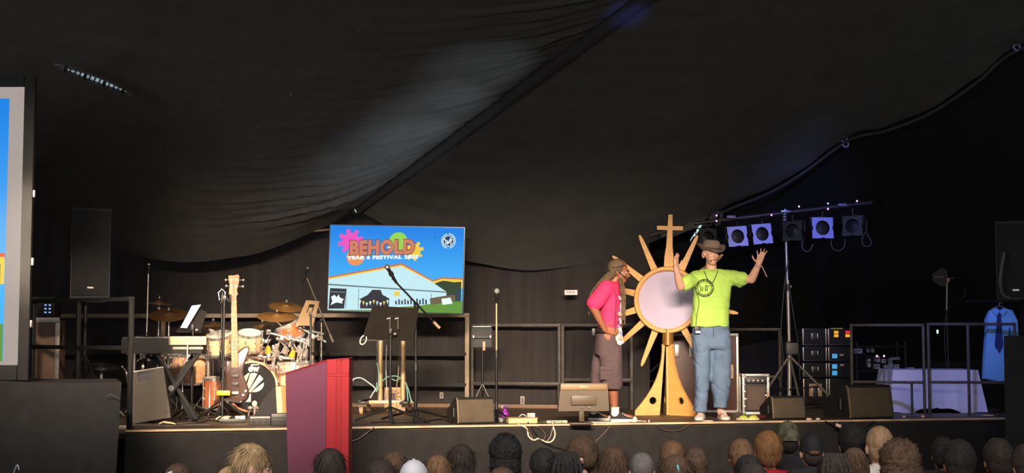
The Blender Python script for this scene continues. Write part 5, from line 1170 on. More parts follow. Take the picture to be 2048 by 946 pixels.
def barcable(label, pts): MB().tube(smoothpath([P(x, y, Yb2 - 0.06) for x, y in pts], 6), 0.007, 6).solo('cable', mt('lamp_flex', (70, 66, 70), 0.6), label, 'cable', 'lamp leads under the bar')
barcable('lamp lead looping under the dark lamp by the pole', [(1606, 478), (1604, 494), (1612, 503), (1620, 500), (1626, 488)])
barcable('lamp lead looping under the brightest blue-lit lamp frame', [(1662, 478), (1664, 494), (1676, 502), (1688, 494), (1690, 478)])
barcable('lamp lead curled at the right end of the bar', [(1733, 440), (1732, 460), (1725, 476), (1726, 490), (1738, 492), (1743, 484), (1736, 472), (1732, 462)])
lead('black power lead running down the lighting pole', [(1577, 520), (1570, 560), (1566, 600), (1562, 660), (1566, 720), (1560, 770)], 15.4, 0.006, BPL)
lead('second black lead running down right of the lighting pole', [(1578, 570), (1584, 610), (1590, 650), (1596, 690), (1600, 760)], 15.4, 0.006, BPL)

# ================================================================== equipment racks at the right
Yr = 16.3
RKB = mt('rack_black', (11, 11, 11), 0.8)
def rack(label, x0, x1, rows, kind):
    a, b_ = P(x0, 800, Yr), P(x1, 800, Yr); w_ = b_.x - a.x; t = thing('equipment_rack', label, 'equipment rack', ((a.x + b_.x) / 2, Yr + 0.2, ST), 0, 'equipment racks')
    for (y0, y1) in rows:
        z0, z1 = max(0.005, P(x0, y1, Yr).z - ST), P(x0, y0, Yr).z - ST; u = MB().box((0, 0, (z0 + z1) / 2), (w_, 0.4, z1 - z0 - 0.012), b=0.006).build('unit', RKB, t)
        for sx in (-1, 1): MB().box((sx * (w_ / 2 - 0.006), -0.204, (z0 + z1) / 2), (0.014, 0.012, z1 - z0 - 0.006), b=0.002).build('rail_strip', STEEL, u)
        for z in (z0 + 0.006, z1 - 0.006): MB().box((0, -0.203, z), (w_, 0.012, 0.010), b=0.002).build('edge', BMT, u)
        zc_ = (z0 + z1) / 2
        if kind == 'latch':
            MB().box((0, -0.204, zc_), (0.085, 0.012, (z1 - z0) * 0.5), b=0.004).build('latch_plate', BMT, u)
            for sx in (-1, 1): MB().box((sx * 0.034, -0.213, zc_ + 0.01), (0.012, 0.008, (z1 - z0) * 0.3), b=0.002).build('latch_bar', STEEL, u)
    return t, w_
rows = [(657, 691), (694, 722), (726, 754), (757, 818)]
r1, w1 = rack('left equipment rack of black latched cases behind the tripod', 1607, 1655, rows, 'latch')
MB().box((0.0, -0.206, P(1630, 780, Yr).z - ST), (0.15, 0.006, 0.15), b=0.002).build('paper_label', mt('rack_label', (190, 146, 112), 0.7), r1)
r2, w2 = rack('right equipment rack with yellow, red and blue indicator lights', 1658, 1704, rows, 'plain')
YL = mt('yellow_light', (250, 180, 20), 0.4, emit=1.0); RL = mt('red_light', (232, 40, 70), 0.4, emit=1.0); BLU = mt('cyan_label', (80, 176, 246), 0.5, emit=0.75, noise=0.25, nscale=60); GRL = mt('green_strip', (150, 150, 70), 0.5, emit=0.5)
def spot(px, py, wpx, hpx, m_, nm):
    c = P(px, py, Yr); MB().box((c.x - XF[id_(r2)].translation.x, -0.208, c.z - ST), (wpx * Yr / FPX, 0.008, hpx * Yr / FPX), b=0.002).build(nm, m_, r2)
for px, py, m_ in [(1672, 664.5, YL), (1672, 671.5, YL), (1695, 664.5, RL), (1695, 671.5, YL)]: spot(px, py, 8.5, 5.5, m_, 'indicator_light')
spot(1673, 657, 24, 2, GRL, 'lit_strip')
for px, py in [(1669, 712), (1669, 733), (1669, 746)]: spot(px, py, 10, 9, BLU, 'lit_label')
for px, py in [(1683, 710), (1684, 730)]: spot(px, py, 8, 4, mt('beige_tag', (176, 150, 130), 0.6), 'tag')
# lower shelf gear beyond, violet lit
gt_ = thing('cable_trolley', 'dark trolley of tangled gear lit violet behind the rail', 'trolley', (P(1760, 800, 17.0).x, 17.0, ST))
for z in (0.1, 0.42, 0.72): MB().box((0, 0.1, z), (0.62, 0.4, 0.02), b=0.004).build('shelf', RKB, gt_)
for sx in (-1, 1):
    for y in (-0.08, 0.28): MB().cyl((sx * 0.3, y, 0), (sx * 0.3, y, 0.78), 0.012).build('post', BMT, gt_)
LILP = mt('pale_casing', (150, 148, 160), 0.5)
random.seed(21)
for i, (px, py, w_, h_) in enumerate([(1737, 726, 6, 17), (1754, 718, 7, 12), (1753, 733, 7, 10), (1766, 722, 8, 8), (1780, 724, 4, 14), (1790, 717, 14, 5), (1775, 733, 16, 6), (1791, 733, 10, 8), (1716, 702, 12, 10), (1735, 701, 3, 8), (1744, 701, 3, 8), (1820, 738, 12, 7)]):
    c = P(px, py, 16.9); k_ = 16.9 / FPX
    t = thing('backstage_gear', ['upright pale box', 'upright pale box', 'squat pale box', 'squat pale box', 'slanted pale tube', 'flat pale case', 'low pale case', 'low pale box', 'grey bracket', 'thin pale post', 'thin pale post', 'small pale box'][i] + ' ' + ['leftmost on the dark trolley', 'under the left pink light', 'below the left pink light, on the shelf', 'under the right pink light', 'right of the pink lights', 'at the upper right of the trolley', 'at the middle of the trolley', 'at the lower right of the trolley', 'beside the rail post by the racks', 'left of its twin above the trolley', 'right of its twin above the trolley', 'behind the table corner'][i], 'equipment', (c.x, 16.9, c.z - h_ * k_ / 2), 0, 'gear behind the rail')
    MB().box((0, 0, h_ * k_ / 2), (w_ * k_, 0.08, h_ * k_), b=0.006, rz=0.2 * (i % 3)).build('casing', LILP, t)
    MB().box((0, -0.045, h_ * k_ * 0.6), (w_ * k_ * 0.6, 0.012, h_ * k_ * 0.2), b=0.002).build('panel', RKB, t)
for px, lab in ((1754, 'left pink indicator light on the dark trolley'), (1768, 'right pink indicator light on the dark trolley')):
    c = P(px, 712, 16.82); MB().ell(c, (0.013, 0.011, 0.013), nu=12, nv=8).solo('indicator_light', PINKL, lab, 'light', 'pink indicator lights')

# ================================================================== rails on the right, table, antenna, shirt
Yra = 14.95
def rp(px, Y): return V((P(px, 700, Y).x, Y, ST))
rail('dark rail between the flight case and the equipment racks', rp(1452, 15.9), rp(1560, 15.6), 0.93, (0.0, 1.0), (0.42,), 0.016)
rail('dark rail before the violet-lit trolley', rp(1703, 15.15), rp(1847, 14.95), 0.975, (0.0, 1.0), (0.36,), 0.015)
rail('dark rail before the white-clothed table', rp(1857, 14.95), rp(2030, 14.8), 0.985, (0.0, 0.46, 1.0), (0.36,), 0.015)
MB().tube([rp(1822, 15.02) + V((0, 0, 0.0)), rp(1822, 15.02) + V((0, 0, 0.35))], 0.014, 8).solo('rail_stub', RAILM, 'short dark post before the left half of white-clothed table', 'post')
Yta = 15.35; a, b_ = P(1786, 741, Yta), P(1956, 738, Yta)
tb = thing('table', 'low table under a white cloth behind the rail', 'table', ((a.x + b_.x) / 2, Yta + 0.3, ST), 0)
wt = b_.x - a.x; ht = a.z - ST
MB().box((0, 0, ht - 0.02), (wt - 0.03, 0.58, 0.03), b=0.004).build('tabletop', mt('table_wood', (120, 96, 74), 0.6), tb)
for sx in (-1, 1):
    for sy in (-1, 1): MB().cyl((sx * (wt / 2 - 0.08), sy * 0.22, 0), (sx * (wt / 2 - 0.08), sy * 0.22, ht - 0.03), 0.016).build('leg', BMT, tb)
TCL = mt('white_cloth', (206, 202, 214), 0.85, noise=0.06, nscale=5, bump=0.1)
def cloth(u, t):
    # ring around the table top falling to an uneven hem
    s_ = u * 4; k_ = int(min(3, s_)); f = s_ - k_; W2, D2 = wt / 2, 0.3
    cor = [(-W2, -D2), (W2, -D2), (W2, D2), (-W2, D2), (-W2, -D2)]
    x = cor[k_][0] + (cor[k_ + 1][0] - cor[k_][0]) * f; y = cor[k_][1] + (cor[k_ + 1][1] - cor[k_][1]) * f
    NR = [(0, -1), (1, 0), (0, 1), (-1, 0)]; nx, ny = NR[k_]; w0 = max(0, 1 - f / 0.12) * 0.5; w1 = max(0, 1 - (1 - f) / 0.12) * 0.5
    nx, ny = nx * (1 - w0 - w1) + NR[k_ - 1][0] * w0 + NR[(k_ + 1) % 4][0] * w1, ny * (1 - w0 - w1) + NR[k_ - 1][1] * w0 + NR[(k_ + 1) % 4][1] * w1
    fold = (0.025 * min(1, 6 * f, 6 * (1 - f))) * math.sin(u * 64 + 2 * math.sin(u * 9)) + 0.012 * math.sin(u * 150)
    flare = 0.03 + 0.12 * abs(2 * f - 1) ** 5
    dz = ht * (0.80 + 0.19 * abs(math.cos(f * math.pi)) ** 0.7 + 0.08 * math.sin(f * math.pi * 3) ** 2 * min(1, 5 * f, 5 - 5 * f))
    return V((x + nx * (t * (flare + fold)), y + ny * (t * (flare + fold)), ht + 0.006 - t * dz))
m = MB(); m.grid(cloth, 220, 12); m.grid(lambda u, v: V((-wt / 2 + u * wt, -0.3 + 0.6 * v, ht + 0.006 + 0.001 * math.sin(u * 20) * math.sin(v * 9))), 20, 10)
c0 = V(((a.x + b_.x) / 2, Yta + 0.3, ST)); m.v = [p + c0 for p in m.v]
m.solo('tablecloth', TCL, 'white cloth draped to the floor over the low table', 'tablecloth')
# antenna paddle on stand
Ya = 16.45; p0 = rp(1896, Ya)
t = thing('antenna_stand', 'thin stand carrying a dark fin-shaped antenna paddle behind the rail', 'antenna stand', p0)
MB().cyl(p0 + V((0, 0, 0.05)), P(1893, 620, Ya), 0.012).build('lower_pole', BMT, t, world=True); MB().cyl(P(1893, 630, Ya), P(1894, 562, Ya), 0.009).build('upper_pole', STEEL, t, world=True)
for a_ in (30, 150, 270): MB().tube([p0 + V((0, 0, 0.25)), p0 + V((0.22 * math.cos(R(a_)), 0.22 * math.sin(R(a_)), 0.012))], 0.010, 6).build('leg', BMT, t, world=True)
q = [P(x, y, Ya) for x, y in [(1864, 548), (1884, 535), (1893, 540), (1897, 562), (1893, 575), (1880, 572), (1865, 562)]]
MB().add([p + V((0, -0.008, 0)) for p in q] + [p + V((0, 0.008, 0)) for p in q], [tuple(range(7)), tuple(range(13, 6, -1))] + [(i, i + 7, (i + 1) % 7 + 7, (i + 1) % 7) for i in range(7)]).build('paddle', mt('paddle_black', (44, 38, 38), 0.5), t, world=True, smooth=False)
MB().box(P(1878, 554, Ya - 0.012), (0.13, 0.006, 0.012), b=0.002).build('element', mt('copper_strip', (150, 104, 96), 0.5), t, world=True)
MB().ell(P(1896, 560, Ya - 0.02), (0.022, 0.02, 0.03), nu=12, nv=8).build('mount', mt('salmon_mount', (222, 150, 120), 0.5), t, world=True); MB().cyl(P(1897, 557, Ya - 0.02), P(1907, 556, Ya - 0.02), 0.008, n=8).build('stub', STEEL, t, world=True)
lead('thin lead looping down from the antenna paddle', [(1905, 558), (1928, 575), (1926, 595), (1908, 610), (1898, 617), (1890, 640), (1890, 700), (1896, 760)], 16.43, 0.005, BPL)
c = P(1875, 664, 17.3); t = thing('indicator_bulb', 'small bright white bulb alone in the dark behind the rail', 'light', c - V((0, 0, 0.05)))
MB().lathe([(0, 0.03), (0.008, 0.03), (0.013, 0.05), (0.011, 0.075), (0, 0.08)], c - V((0, 0, 0.05)), n=14).build('bulb', mt('cool_bulb', (200, 246, 250), 0.4, emit=1.4), t, world=True); MB().cyl(c - V((0, 0, 0.06)), c - V((0, 0, 0.025)), 0.012, n=10).build('socket', BPL, t, world=True)
# hanging shirt with tie
Ys = 15.0
SHB = mt('pale_blue_shirt', (110, 170, 226), 0.8, noise=0.06, nscale=8, bump=0.1); TIE = mt('navy_tie', (18, 38, 96), 0.6)
sh = thing('hanging_shirt', 'pale blue school shirt with navy tie hanging at right', 'shirt', P(2000, 764, Ys))
front = [(1978, 622), (1992, 616), (1999, 622), (2006, 616), (2022, 620), (2033, 640), (2035, 672), (2024, 674), (2016, 652), (2010, 700), (2010, 762), (1995, 764), (1966, 758), (1967, 720), (1970, 680), (1972, 650), (1970, 640)]
q = [P(x, y, Ys) for x, y in front]; n = len(q); m = MB()
cen = sum(q, V()) / n
m.loft([[cen + (p - cen) * s_ + V((0, d, 0)) for p in q] for s_, d in ((0.94, -0.055), (0.985, -0.045), (1.0, -0.02), (1.0, 0.02), (0.985, 0.045), (0.94, 0.055))]); m.build('shirt_body', SHB, sh, world=True)
q = [P(x, y, Ys - 0.07) for x, y in [(1995, 624), (2003, 624), (2002, 634), (2006, 690), (1999, 706), (1990, 692), (1995, 634)]]
MB().add(q + [p + V((0, 0.012, 0)) for p in q], [tuple(range(7)), tuple(range(13, 6, -1))] + [(i, i + 7, (i + 1) % 7 + 7, (i + 1) % 7) for i in range(7)]).build('tie', TIE, sh, world=True, smooth=False)
for pts in ([(1990, 616), (1999, 624), (1993, 632), (1984, 622)], [(2008, 616), (1999, 624), (2005, 632), (2014, 622)]):
    q = [P(x, y, Ys - 0.075) for x, y in pts]; MB().add(q + [p + V((0, 0.01, 0)) for p in q], [(0, 1, 2, 3), (7, 6, 5, 4), (0, 4, 5, 1), (1, 5, 6, 2), (2, 6, 7, 3), (3, 7, 4, 0)]).build('collar', SHB, sh, world=True, smooth=False)
MB().tube(smoothpath([P(1976, 624, Ys), P(1999, 612, Ys), P(2024, 624, Ys)], 4), 0.006, 6).build('hanger', STEEL, sh, world=True); MB().tube(smoothpath([P(1999, 612, Ys), P(1999, 606, Ys), P(2002, 603, Ys), P(2004, 607, Ys)], 4), 0.004, 6).build('hanger_hook', STEEL, sh, world=True)
MB().tube([P(1930, 603, Ys), P(2060, 602, Ys)], 0.012, 8).solo('hanging_bar', BMT, 'thin black bar the blue shirt hangs from', 'bar')
# right loudspeaker and draped tower
loudspeaker('black loudspeaker at the right edge above the blue shirt', 1996, 2075, 445, 600, 13.4, R(-24), 1.9 - 6 * 13.4 / FPX + 0.01, bracket=False)
b = MB(); Yw = 12.9; x0 = P(2008, 700, Yw).x; ztw = P(2020, 672, Yw).z
def tower(u, t):
    s_ = u * 3; k_ = int(min(2, s_)); f = s_ - k_; cor = [(0.32, 0.8), (0, 0), (1.1, 0), (1.4, 0.8)]
    x = cor[k_][0] + (cor[k_ + 1][0] - cor[k_][0]) * f; y = cor[k_][1] + (cor[k_ + 1][1] - cor[k_][1]) * f
    fo = 0.02 * math.sin(u * 70) * t
    return V((x0 + x + fo + 0.06 * t * (1 if k_ < 1 or f < 0.05 else 0) * 0, Yw + y - fo - 0.03 * t, ztw * (1 - t) + 0.002))
b.grid(tower, 120, 10); b.grid(lambda u, v: V((x0 + u * 1.1 + 0.3 * v, Yw + 0.8 * v, ztw)), 6, 4)
b.solo('draped_tower', mt('dark_drape', (34, 33, 33), 0.9, bump=0.2), 'black draped stack at the right edge of the stage', 'drape')
b = MB(); xq = P(2030, 640, 13.35).x
b.box((xq + 0.25, 13.35, (ztw + P(2020, 600, 13.4).z) / 2 + 0.0), (0.3, 0.3, P(2020, 600, 13.4).z - ztw - 0.004), b=0.02); b.solo('speaker_riser', BPL, 'black riser block between right loudspeaker and draped stack', 'riser')
MB().tube(smoothpath([P(2008, 505, 13.1), P(2000, 560, 13.1), P(2006, 590, 13.15), P(2020, 596, 13.2)], 5), 0.016, 8).solo('speaker_cable', GREYC, 'thick cable hanging beside the right loudspeaker', 'cable')
# scraps on the boards along the front edge
def scrap(label, px, py, w_, d, h_, mat, rz=0.0, cat='scrap'):
    c = F(px, py); n_ = random.random() * 9
    m = MB(); m.ell((0, 0, h_ / 2), (w_ / 2, d / 2, h_ / 2), nu=14, nv=8, fn=lambda v: V((v.x * (1 + 0.3 * nz.noise(v * 2 + V((n_, 0, 0)))), v.y * (1 + 0.3 * nz.noise(v * 2 + V((0, n_, 0)))), max(-1, min(1, v.z * 1.3)))))
    m.v = [M.Rotation(rz, 4, 'Z') @ p + c for p in m.v]; return m.solo('floor_scrap', mat, label, cat, 'small things along the stage edge')
random.seed(2)
LIME = mt('lime_plush', (200, 212, 70), 0.7); PINKW = mt('pinkish_paper', (244, 206, 186), 0.7)
c = F(1496, 839.5)
tg = thing('flip_flops', 'pair of lime green slippers on the boards left of small wedge', 'slippers', c)
for dx, rz in ((-0.055, 0.5), (0.045, 0.15)):
    m = MB(); T = M.Translation(V((dx, 0, 0))) @ M.Rotation(rz, 4, 'Z')
    m.prism([(0.075 * math.cos(R(a)), 0.035 * math.sin(R(a))) for a in range(0, 360, 24)], 0, 0.016, axis='Z', T=T); m.build('sole', mt('cream_sole', (240, 226, 180), 0.6), tg)
    m = MB(); m.ell((0.01, 0, 0.02), (0.05, 0.036, 0.026), nu=14, nv=8, T=T); m.build('upper', LIME, tg)
scrap('pink paper scrap left of the lime slippers', 1479, 840, 0.05, 0.04, 0.02, PINKW)
c = F(1524, 838.5); t = thing('maroon_pouch', 'dark maroon pouch beside the small wedge', 'pouch', c + V((0, 0.05, 0)))
MB().ell((0, 0, 0.022), (0.06, 0.04, 0.022), nu=16, nv=8).build('pouch', mt('maroon_cloth', (86, 22, 30), 0.7), t); MB().tube(smoothpath([(-0.05, -0.02, 0.026), (0, -0.036, 0.03), (0.05, -0.02, 0.026)], 4), 0.003, 6).build('zip', mt('zip_dark', (50, 16, 20), 0.5), t)
for i, (px, py, w_, lab) in enumerate([(1618, 840.5, 0.06, 'flat pink paper scrap just right of small wedge'), (1636, 840.5, 0.045, 'pink paper ball between the two right wedges'), (1751, 836.5, 0.05, 'pale crumpled ball before the largest wedge'), (1773, 836, 0.03, 'tiny pale scrap right of the crumpled ball'), (1808, 835.5, 0.03, 'tiny pale scrap before the table\'s left end'), (1846, 835, 0.04, 'pale scrap before the middle of the table'), (1976, 832, 0.13, 'long cream paper scrap at the right end of the edge'), (1415, 843, 0.12, 'thin pale strip on the edge before the left pale sneaker'), (1298, 844.5, 0.02, 'white plug end on the edge left of monstrance')]):
    scrap(lab, px, py, w_, 0.03, 0.012 if w_ > 0.1 else 0.024, PINKW)
c = P(1677, 851, F(1677, 841).y - 0.06); t = thing('paper_card', 'pale card hanging below the edge beside the dark-haired head', 'card', c, R(10)); MB().box((0, 0, 0), (0.06, 0.004, 0.03), b=0.001, rot=M.Rotation(R(20), 3, 'Y')).build('card', PINKW, t)
MB().tube([(0.0, 0.0, 0.012), (-0.02, 0.02, 0.03), (-0.03, 0.05, 0.052)], 0.002, 5).build('string', GREYC, t)
# crossed scaffold braces in the dark behind the monstrance
t = thing('scaffold_brace', 'thin dark scaffold with crossed braces behind the monstrance', 'scaffold', (P(1300, 800, 16.6).x, 16.6, ST))
for a_, b_ in [((1284, 726), (1284, 818)), ((1246, 764), (1336, 762)), ((1286, 758), (1330, 718)), ((1255, 798), (1282, 770)), ((1340, 668), (1340, 818))]:
    MB().cyl(P(a_[0], a_[1], 16.6), P(b_[0], min(b_[1], 812), 16.6), 0.014, n=8).build('tube', BMT, t, world=True)
# ================================================================== people
def head_shape(m, T, s=1.0):
    """head in its own frame: +X its left... face looks along -Y, Z up, origin at mid-head; T places it"""
    def e(c, r, rot=None): m.ell(V(c) * s, V(r) * s, rot, 16, 12, T=T)
    e((0, 0.015, 0.03), (0.076, 0.096, 0.094)); e((0, -0.03, -0.03), (0.064, 0.066, 0.085)); e((0, -0.05, -0.088), (0.042, 0.042, 0.032))
    e((0, -0.082, 0.022), (0.05, 0.018, 0.013)); e((0, -0.098, -0.005), (0.010, 0.012, 0.03)); e((0, -0.108, -0.028), (0.016, 0.016, 0.014))
    e((0, -0.092, -0.062), (0.026, 0.012, 0.010)); e((0.036, -0.072, -0.022), (0.022, 0.02, 0.02)); e((-0.036, -0.072, -0.022), (0.022, 0.02, 0.02))
    for sx in (-1, 1):
        e((sx * 0.078, 0.01, -0.02), (0.011, 0.024, 0.034)); e((sx * 0.083, 0.016, -0.014), (0.009, 0.02, 0.028))
def head_details(body, T, s, root, iris=(70, 46, 30), lips=(186, 100, 90), brow=(60, 42, 30), name='x'):
    for sx in (-1, 1):
        m = MB(); m.ell(V((sx * 0.031, -0.0785, 0.002)) * s, V((0.014, 0.010, 0.008)) * s, None, 12, 8, T=T); e_ = m.build('eye', mt('eye_white', (232, 226, 218), 0.3), body, world=True)
        m = MB(); m.ell(V((sx * 0.031, -0.0862, 0.002)) * s, V((0.0065, 0.004, 0.0065)) * s, None, 10, 8, T=T); m.build('iris', mt('iris_' + name, iris, 0.2), body, world=True)
        m = MB(); m.tube([T @ (V(p) * s) for p in [(sx * 0.014, -0.1, 0.024), (sx * 0.032, -0.097, 0.03), (sx * 0.05, -0.084, 0.024)]], 0.0034 * s, 6); m.build('eyebrow', mt('brow_' + name, brow, 0.8), body, world=True)
    m = MB(); m.tube([T @ (V(p) * s) for p in [(-0.024, -0.096, -0.060), (0, -0.105, -0.062), (0.024, -0.096, -0.060)]], [0.003 * s, 0.0065 * s, 0.003 * s], 8, flat=1.0); m.build('lips', mt('lips_' + name, lips, 0.5), body, world=True)
def ring(c, rx, ry, n=24, p=2.4, dy=0.0):
    out = []
    for i in range(n):
        a = 2 * math.pi * i / n; ca, sa = math.cos(a), math.sin(a)
        out.append(V((c.x + rx * math.copysign(abs(ca) ** (2 / p), ca), c.y + dy + ry * math.copysign(abs(sa) ** (2 / p), sa), c.z)))
    return out
def loft_px(m, levels, Y, p=2.4):
    """levels: (row, left column, right column, half depth, depth offset)"""
    rs = []
    for py, xl, xr, d, dy in levels:
        a, b_ = P(xl, py, Y), P(xr, py, Y); rs.append(ring((a + b_) / 2, (b_.x - a.x) / 2, d, p=p, dy=dy))
    m.loft(rs)
def hand(m, wrist, palm_dir, spread_dir, normal, s=1.0, curl=0.15, fan=1.0, thumb=1):
    """palm and five separate fingers; palm_dir from wrist to fingers, spread_dir towards the little finger"""
    u, v, n = V(palm_dir).normalized(), V(spread_dir).normalized(), V(normal).normalized(); w0 = V(wrist)
    for k in range(5):
        t = (k - 2) / 2; m.cap(w0 + u * 0.005 * s + v * t * 0.018 * s, 0.015 * s, w0 + u * 0.085 * s + v * t * 0.032 * s, 0.012 * s)
    for k, (L, off, an) in enumerate([(0.070, -1.0, -0.28), (0.080, -0.34, -0.08), (0.074, 0.34, 0.12), (0.058, 1.0, 0.34)]):
        b0 = w0 + u * (0.088 - 0.008 * abs(off)) * s + v * off * 0.030 * s
        d1 = (u * math.cos(an * fan) + v * math.sin(an * fan)).normalized(); d2 = (d1 + n * curl).normalized(); d3 = (d1 + n * curl * 2.2).normalized()
        p1 = b0 + d1 * L * 0.45 * s; p2 = p1 + d2 * L * 0.32 * s; p3 = p2 + d3 * L * 0.24 * s
        m.cap(b0, 0.0098 * s, p1, 0.0088 * s, 10); m.cap(p1, 0.0088 * s, p2, 0.008 * s, 10); m.cap(p2, 0.008 * s, p3, 0.0068 * s, 10)
    b0 = w0 + u * 0.02 * s - v * 0.026 * s; p1 = b0 + (u * 0.5 - v * 0.75 + n * 0.25).normalized() * 0.042 * s; p2 = p1 + (u * 0.75 - v * 0.6 + n * 0.1).normalized() * 0.034 * s; p3 = p2 + (u * 0.85 - v * 0.4).normalized() * 0.022 * s
    m.cap(b0, 0.014 * s, p1, 0.011 * s, 10); m.cap(p1, 0.011 * s, p2, 0.0095 * s, 10); m.cap(p2, 0.0095 * s, p3, 0.0075 * s, 10)
def wrinkle(amp, f, seed=0.0):
    def fn(co, n):
        rd = (1 - min(1, abs(2.2 * nz.noise(V((co.x * f * 0.8 + co.z * f * 0.7 + seed, co.y * f * 0.5, co.z * f * 0.9 - co.x * f * 0.4)))))) ** 3
        return co + n * (-amp * 0.55 * rd + amp * nz.noise(V((co.x * f + seed, co.y * f, co.z * f * 0.45))) + amp * 0.6 * math.sin(co.z * f * 3 + 4 * nz.noise(V((co.x * 5 + seed, co.y * 5, co.z * 4)))) * abs(nz.noise(V((co.x * 4, co.z * 5 + seed, 2)))))
    return fn

# ---------------------------------------------------------------- man in lime shirt
Y0 = F(1420, 838).y
man = thing('person', 'person in lime green T-shirt, brown hat and loose jeans with both arms raised', 'person', (P(1420, 700, Y0).x, Y0, ST))
def q(px, py, dy=0.0): return P(px, py, Y0 + dy)
hc = q(1421, 507, -0.02); TH = M.Translation(hc) @ M.Rotation(R(17), 4, 'Z') @ M.Rotation(R(4), 4, 'X')
m = MB(); head_shape(m, TH, 1.0)
m.cap(q(1422, 522, 0.02), 0.052, q(1423, 545, 0.02), 0.06); m.cap(q(1400, 552), 0.06, q(1448, 552), 0.06)
m.ell(q(1424, 585), (0.15, 0.09, 0.22)); m.ell(q(1422, 650), (0.14, 0.09, 0.12))
shL, elL, wrL = q(1391, 553, 0.0), q(1361, 573, -0.2), q(1352, 538, -0.33)
shR, elR, wrR = q(1459, 553, 0.0), q(1503, 559, -0.13), q(1518, 527, -0.24)
for s_, e_, w_ in ((shL, elL, wrL), (shR, elR, wrR)):
    m.cap(s_, 0.058, e_, 0.043); m.cap(e_, 0.045, e_.lerp(w_, 0.4), 0.043); m.cap(e_.lerp(w_, 0.4), 0.043, w_, 0.028)
hand(m, wrL, q(1353, 505, -0.36) - wrL, V((-0.55, -0.8, 0.0)), V((0.7, -0.5, 0.1)), 1.0, 0.12, 0.7)
hand(m, wrR, q(1525, 500, -0.27) - wrR, V((0.9, 0.1, 0.15)), V((-0.1, -1, 0.1)), 1.0, 0.22, 1.5)
for hx, kx, ax_, fx, hy in ((1404, 1403, 1400, 1398, 0), (1440, 1441, 1441, 1446, 0.02)):
    m.cap(q(hx, 660, hy), 0.08, q(kx, 742, hy - 0.02), 0.055); m.cap(q(kx, 742, hy - 0.02), 0.055, q(ax_, 825, hy + 0.02), 0.036)
    m.cap(q(ax_, 829, hy + 0.03), 0.03, q(fx, 832, hy - 0.1), 0.024)
body = fuse(m, 'body', SKIN_L, man, 0.0075, 3)
head_details(body, TH, 1.0, man, name='man')
# shirt
m = MB()
loft_px(m, [(541, 1408, 1438, 0.065, 0.02), (546, 1396, 1453, 0.10, 0.01), (553, 1388, 1463, 0.115, 0), (566, 1386, 1464, 0.125, 0), (590, 1385, 1461, 0.13, 0), (620, 1383, 1459, 0.13, 0), (645, 1381, 1457, 0.135, 0), (654, 1381, 1456, 0.135, 0)], Y0, 2.8)
m.cap(q(1394, 556, 0), 0.085, q(1370, 567, -0.145), 0.078); m.cap(q(1456, 556, 0), 0.088, q(1481, 558, -0.085), 0.086)
m.cap(q(1476, 566, -0.08), 0.05, q(1480, 572, -0.08), 0.028); m.cap(q(1399, 552, 0.0), 0.078, q(1450, 552, 0.0), 0.078)
LIMES = mt('lime_shirt', (182, 220, 98), 0.85, noise=0.05, nscale=6, bump=0.08)
shirt = fuse(m, 'tshirt', LIMES, man, 0.009, 5, wrinkle(0.015, 9), label='lime green T-shirt with round black print')
# printed round badge laid onto the shirt
bv = BVHTree.FromPolygons([v.co.copy() for v in shirt.data.vertices], [tuple(p.vertices) for p in shirt.data.polygons])
X = XF[id_(man)].inverted()
def onshirt(px, py):
    p = X @ q(px, py, -0.6); h_ = bv.ray_cast(p, V((0, 1, 0)));
    return (h_[0] + V((0, -0.003, 0))) if h_[0] is not None else X @ q(px, py, -0.14)
dm = MB(); cx, cy = 1423.0, 573.0
def strip(fn, n, loop=False):
    a = [fn(i / n) for i in range(n + 1)]
    vs = [onshirt(*p) for pr in a for p in pr]; dm.add(vs, [(2 * i, 2 * i + 1, 2 * i + 3, 2 * i + 2) for i in range(n)])
def arcstrip(r0, r1, a0, a1, n): strip(lambda t: ((cx + r0 * math.cos(R(a0 + (a1 - a0) * t)), cy - r0 * math.sin(R(a0 + (a1 - a0) * t))), (cx + r1 * math.cos(R(a0 + (a1 - a0) * t)), cy - r1 * math.sin(R(a0 + (a1 - a0) * t)))), n)
arcstrip(17.2, 18.8, 0, 360, 60); arcstrip(13.2, 14.4, 0, 360, 50)
random.seed(14); a_ = 0
while a_ < 355:
    w_ = random.choice((7, 9, 14)); arcstrip(14.8 + random.choice((0, 0, 0.8)), 17.2 - random.choice((0, 0, 0.8)), a_, a_ + w_, 4); a_ += w_ + random.choice((1.5, 2, 3))
def line(x0, y0, x1, y1, w_=0.75):
    d = V((x1 - x0, y1 - y0)).normalized(); nx, ny = -d.y * w_, d.x * w_
    strip(lambda t: ((x0 + (x1 - x0) * t + nx, y0 + (y1 - y0) * t + ny), (x0 + (x1 - x0) * t - nx, y0 + (y1 - y0) * t - ny)), 4)
for l in [(1412, 568, 1415, 571), (1415, 571, 1415, 580), (1419, 571, 1418, 580), (1424, 577, 1425, 567), (1425, 567, 1428, 570), (1428, 570, 1428, 580), (1425, 575, 1425, 580), (1429.5, 569, 1433, 568), (1426, 563, 1427.5, 563)]: line(*l)
dm.build('printed_badge', mt('badge_ink', (58, 62, 40), 0.8), shirt, smooth=False, label='round dark badge print')
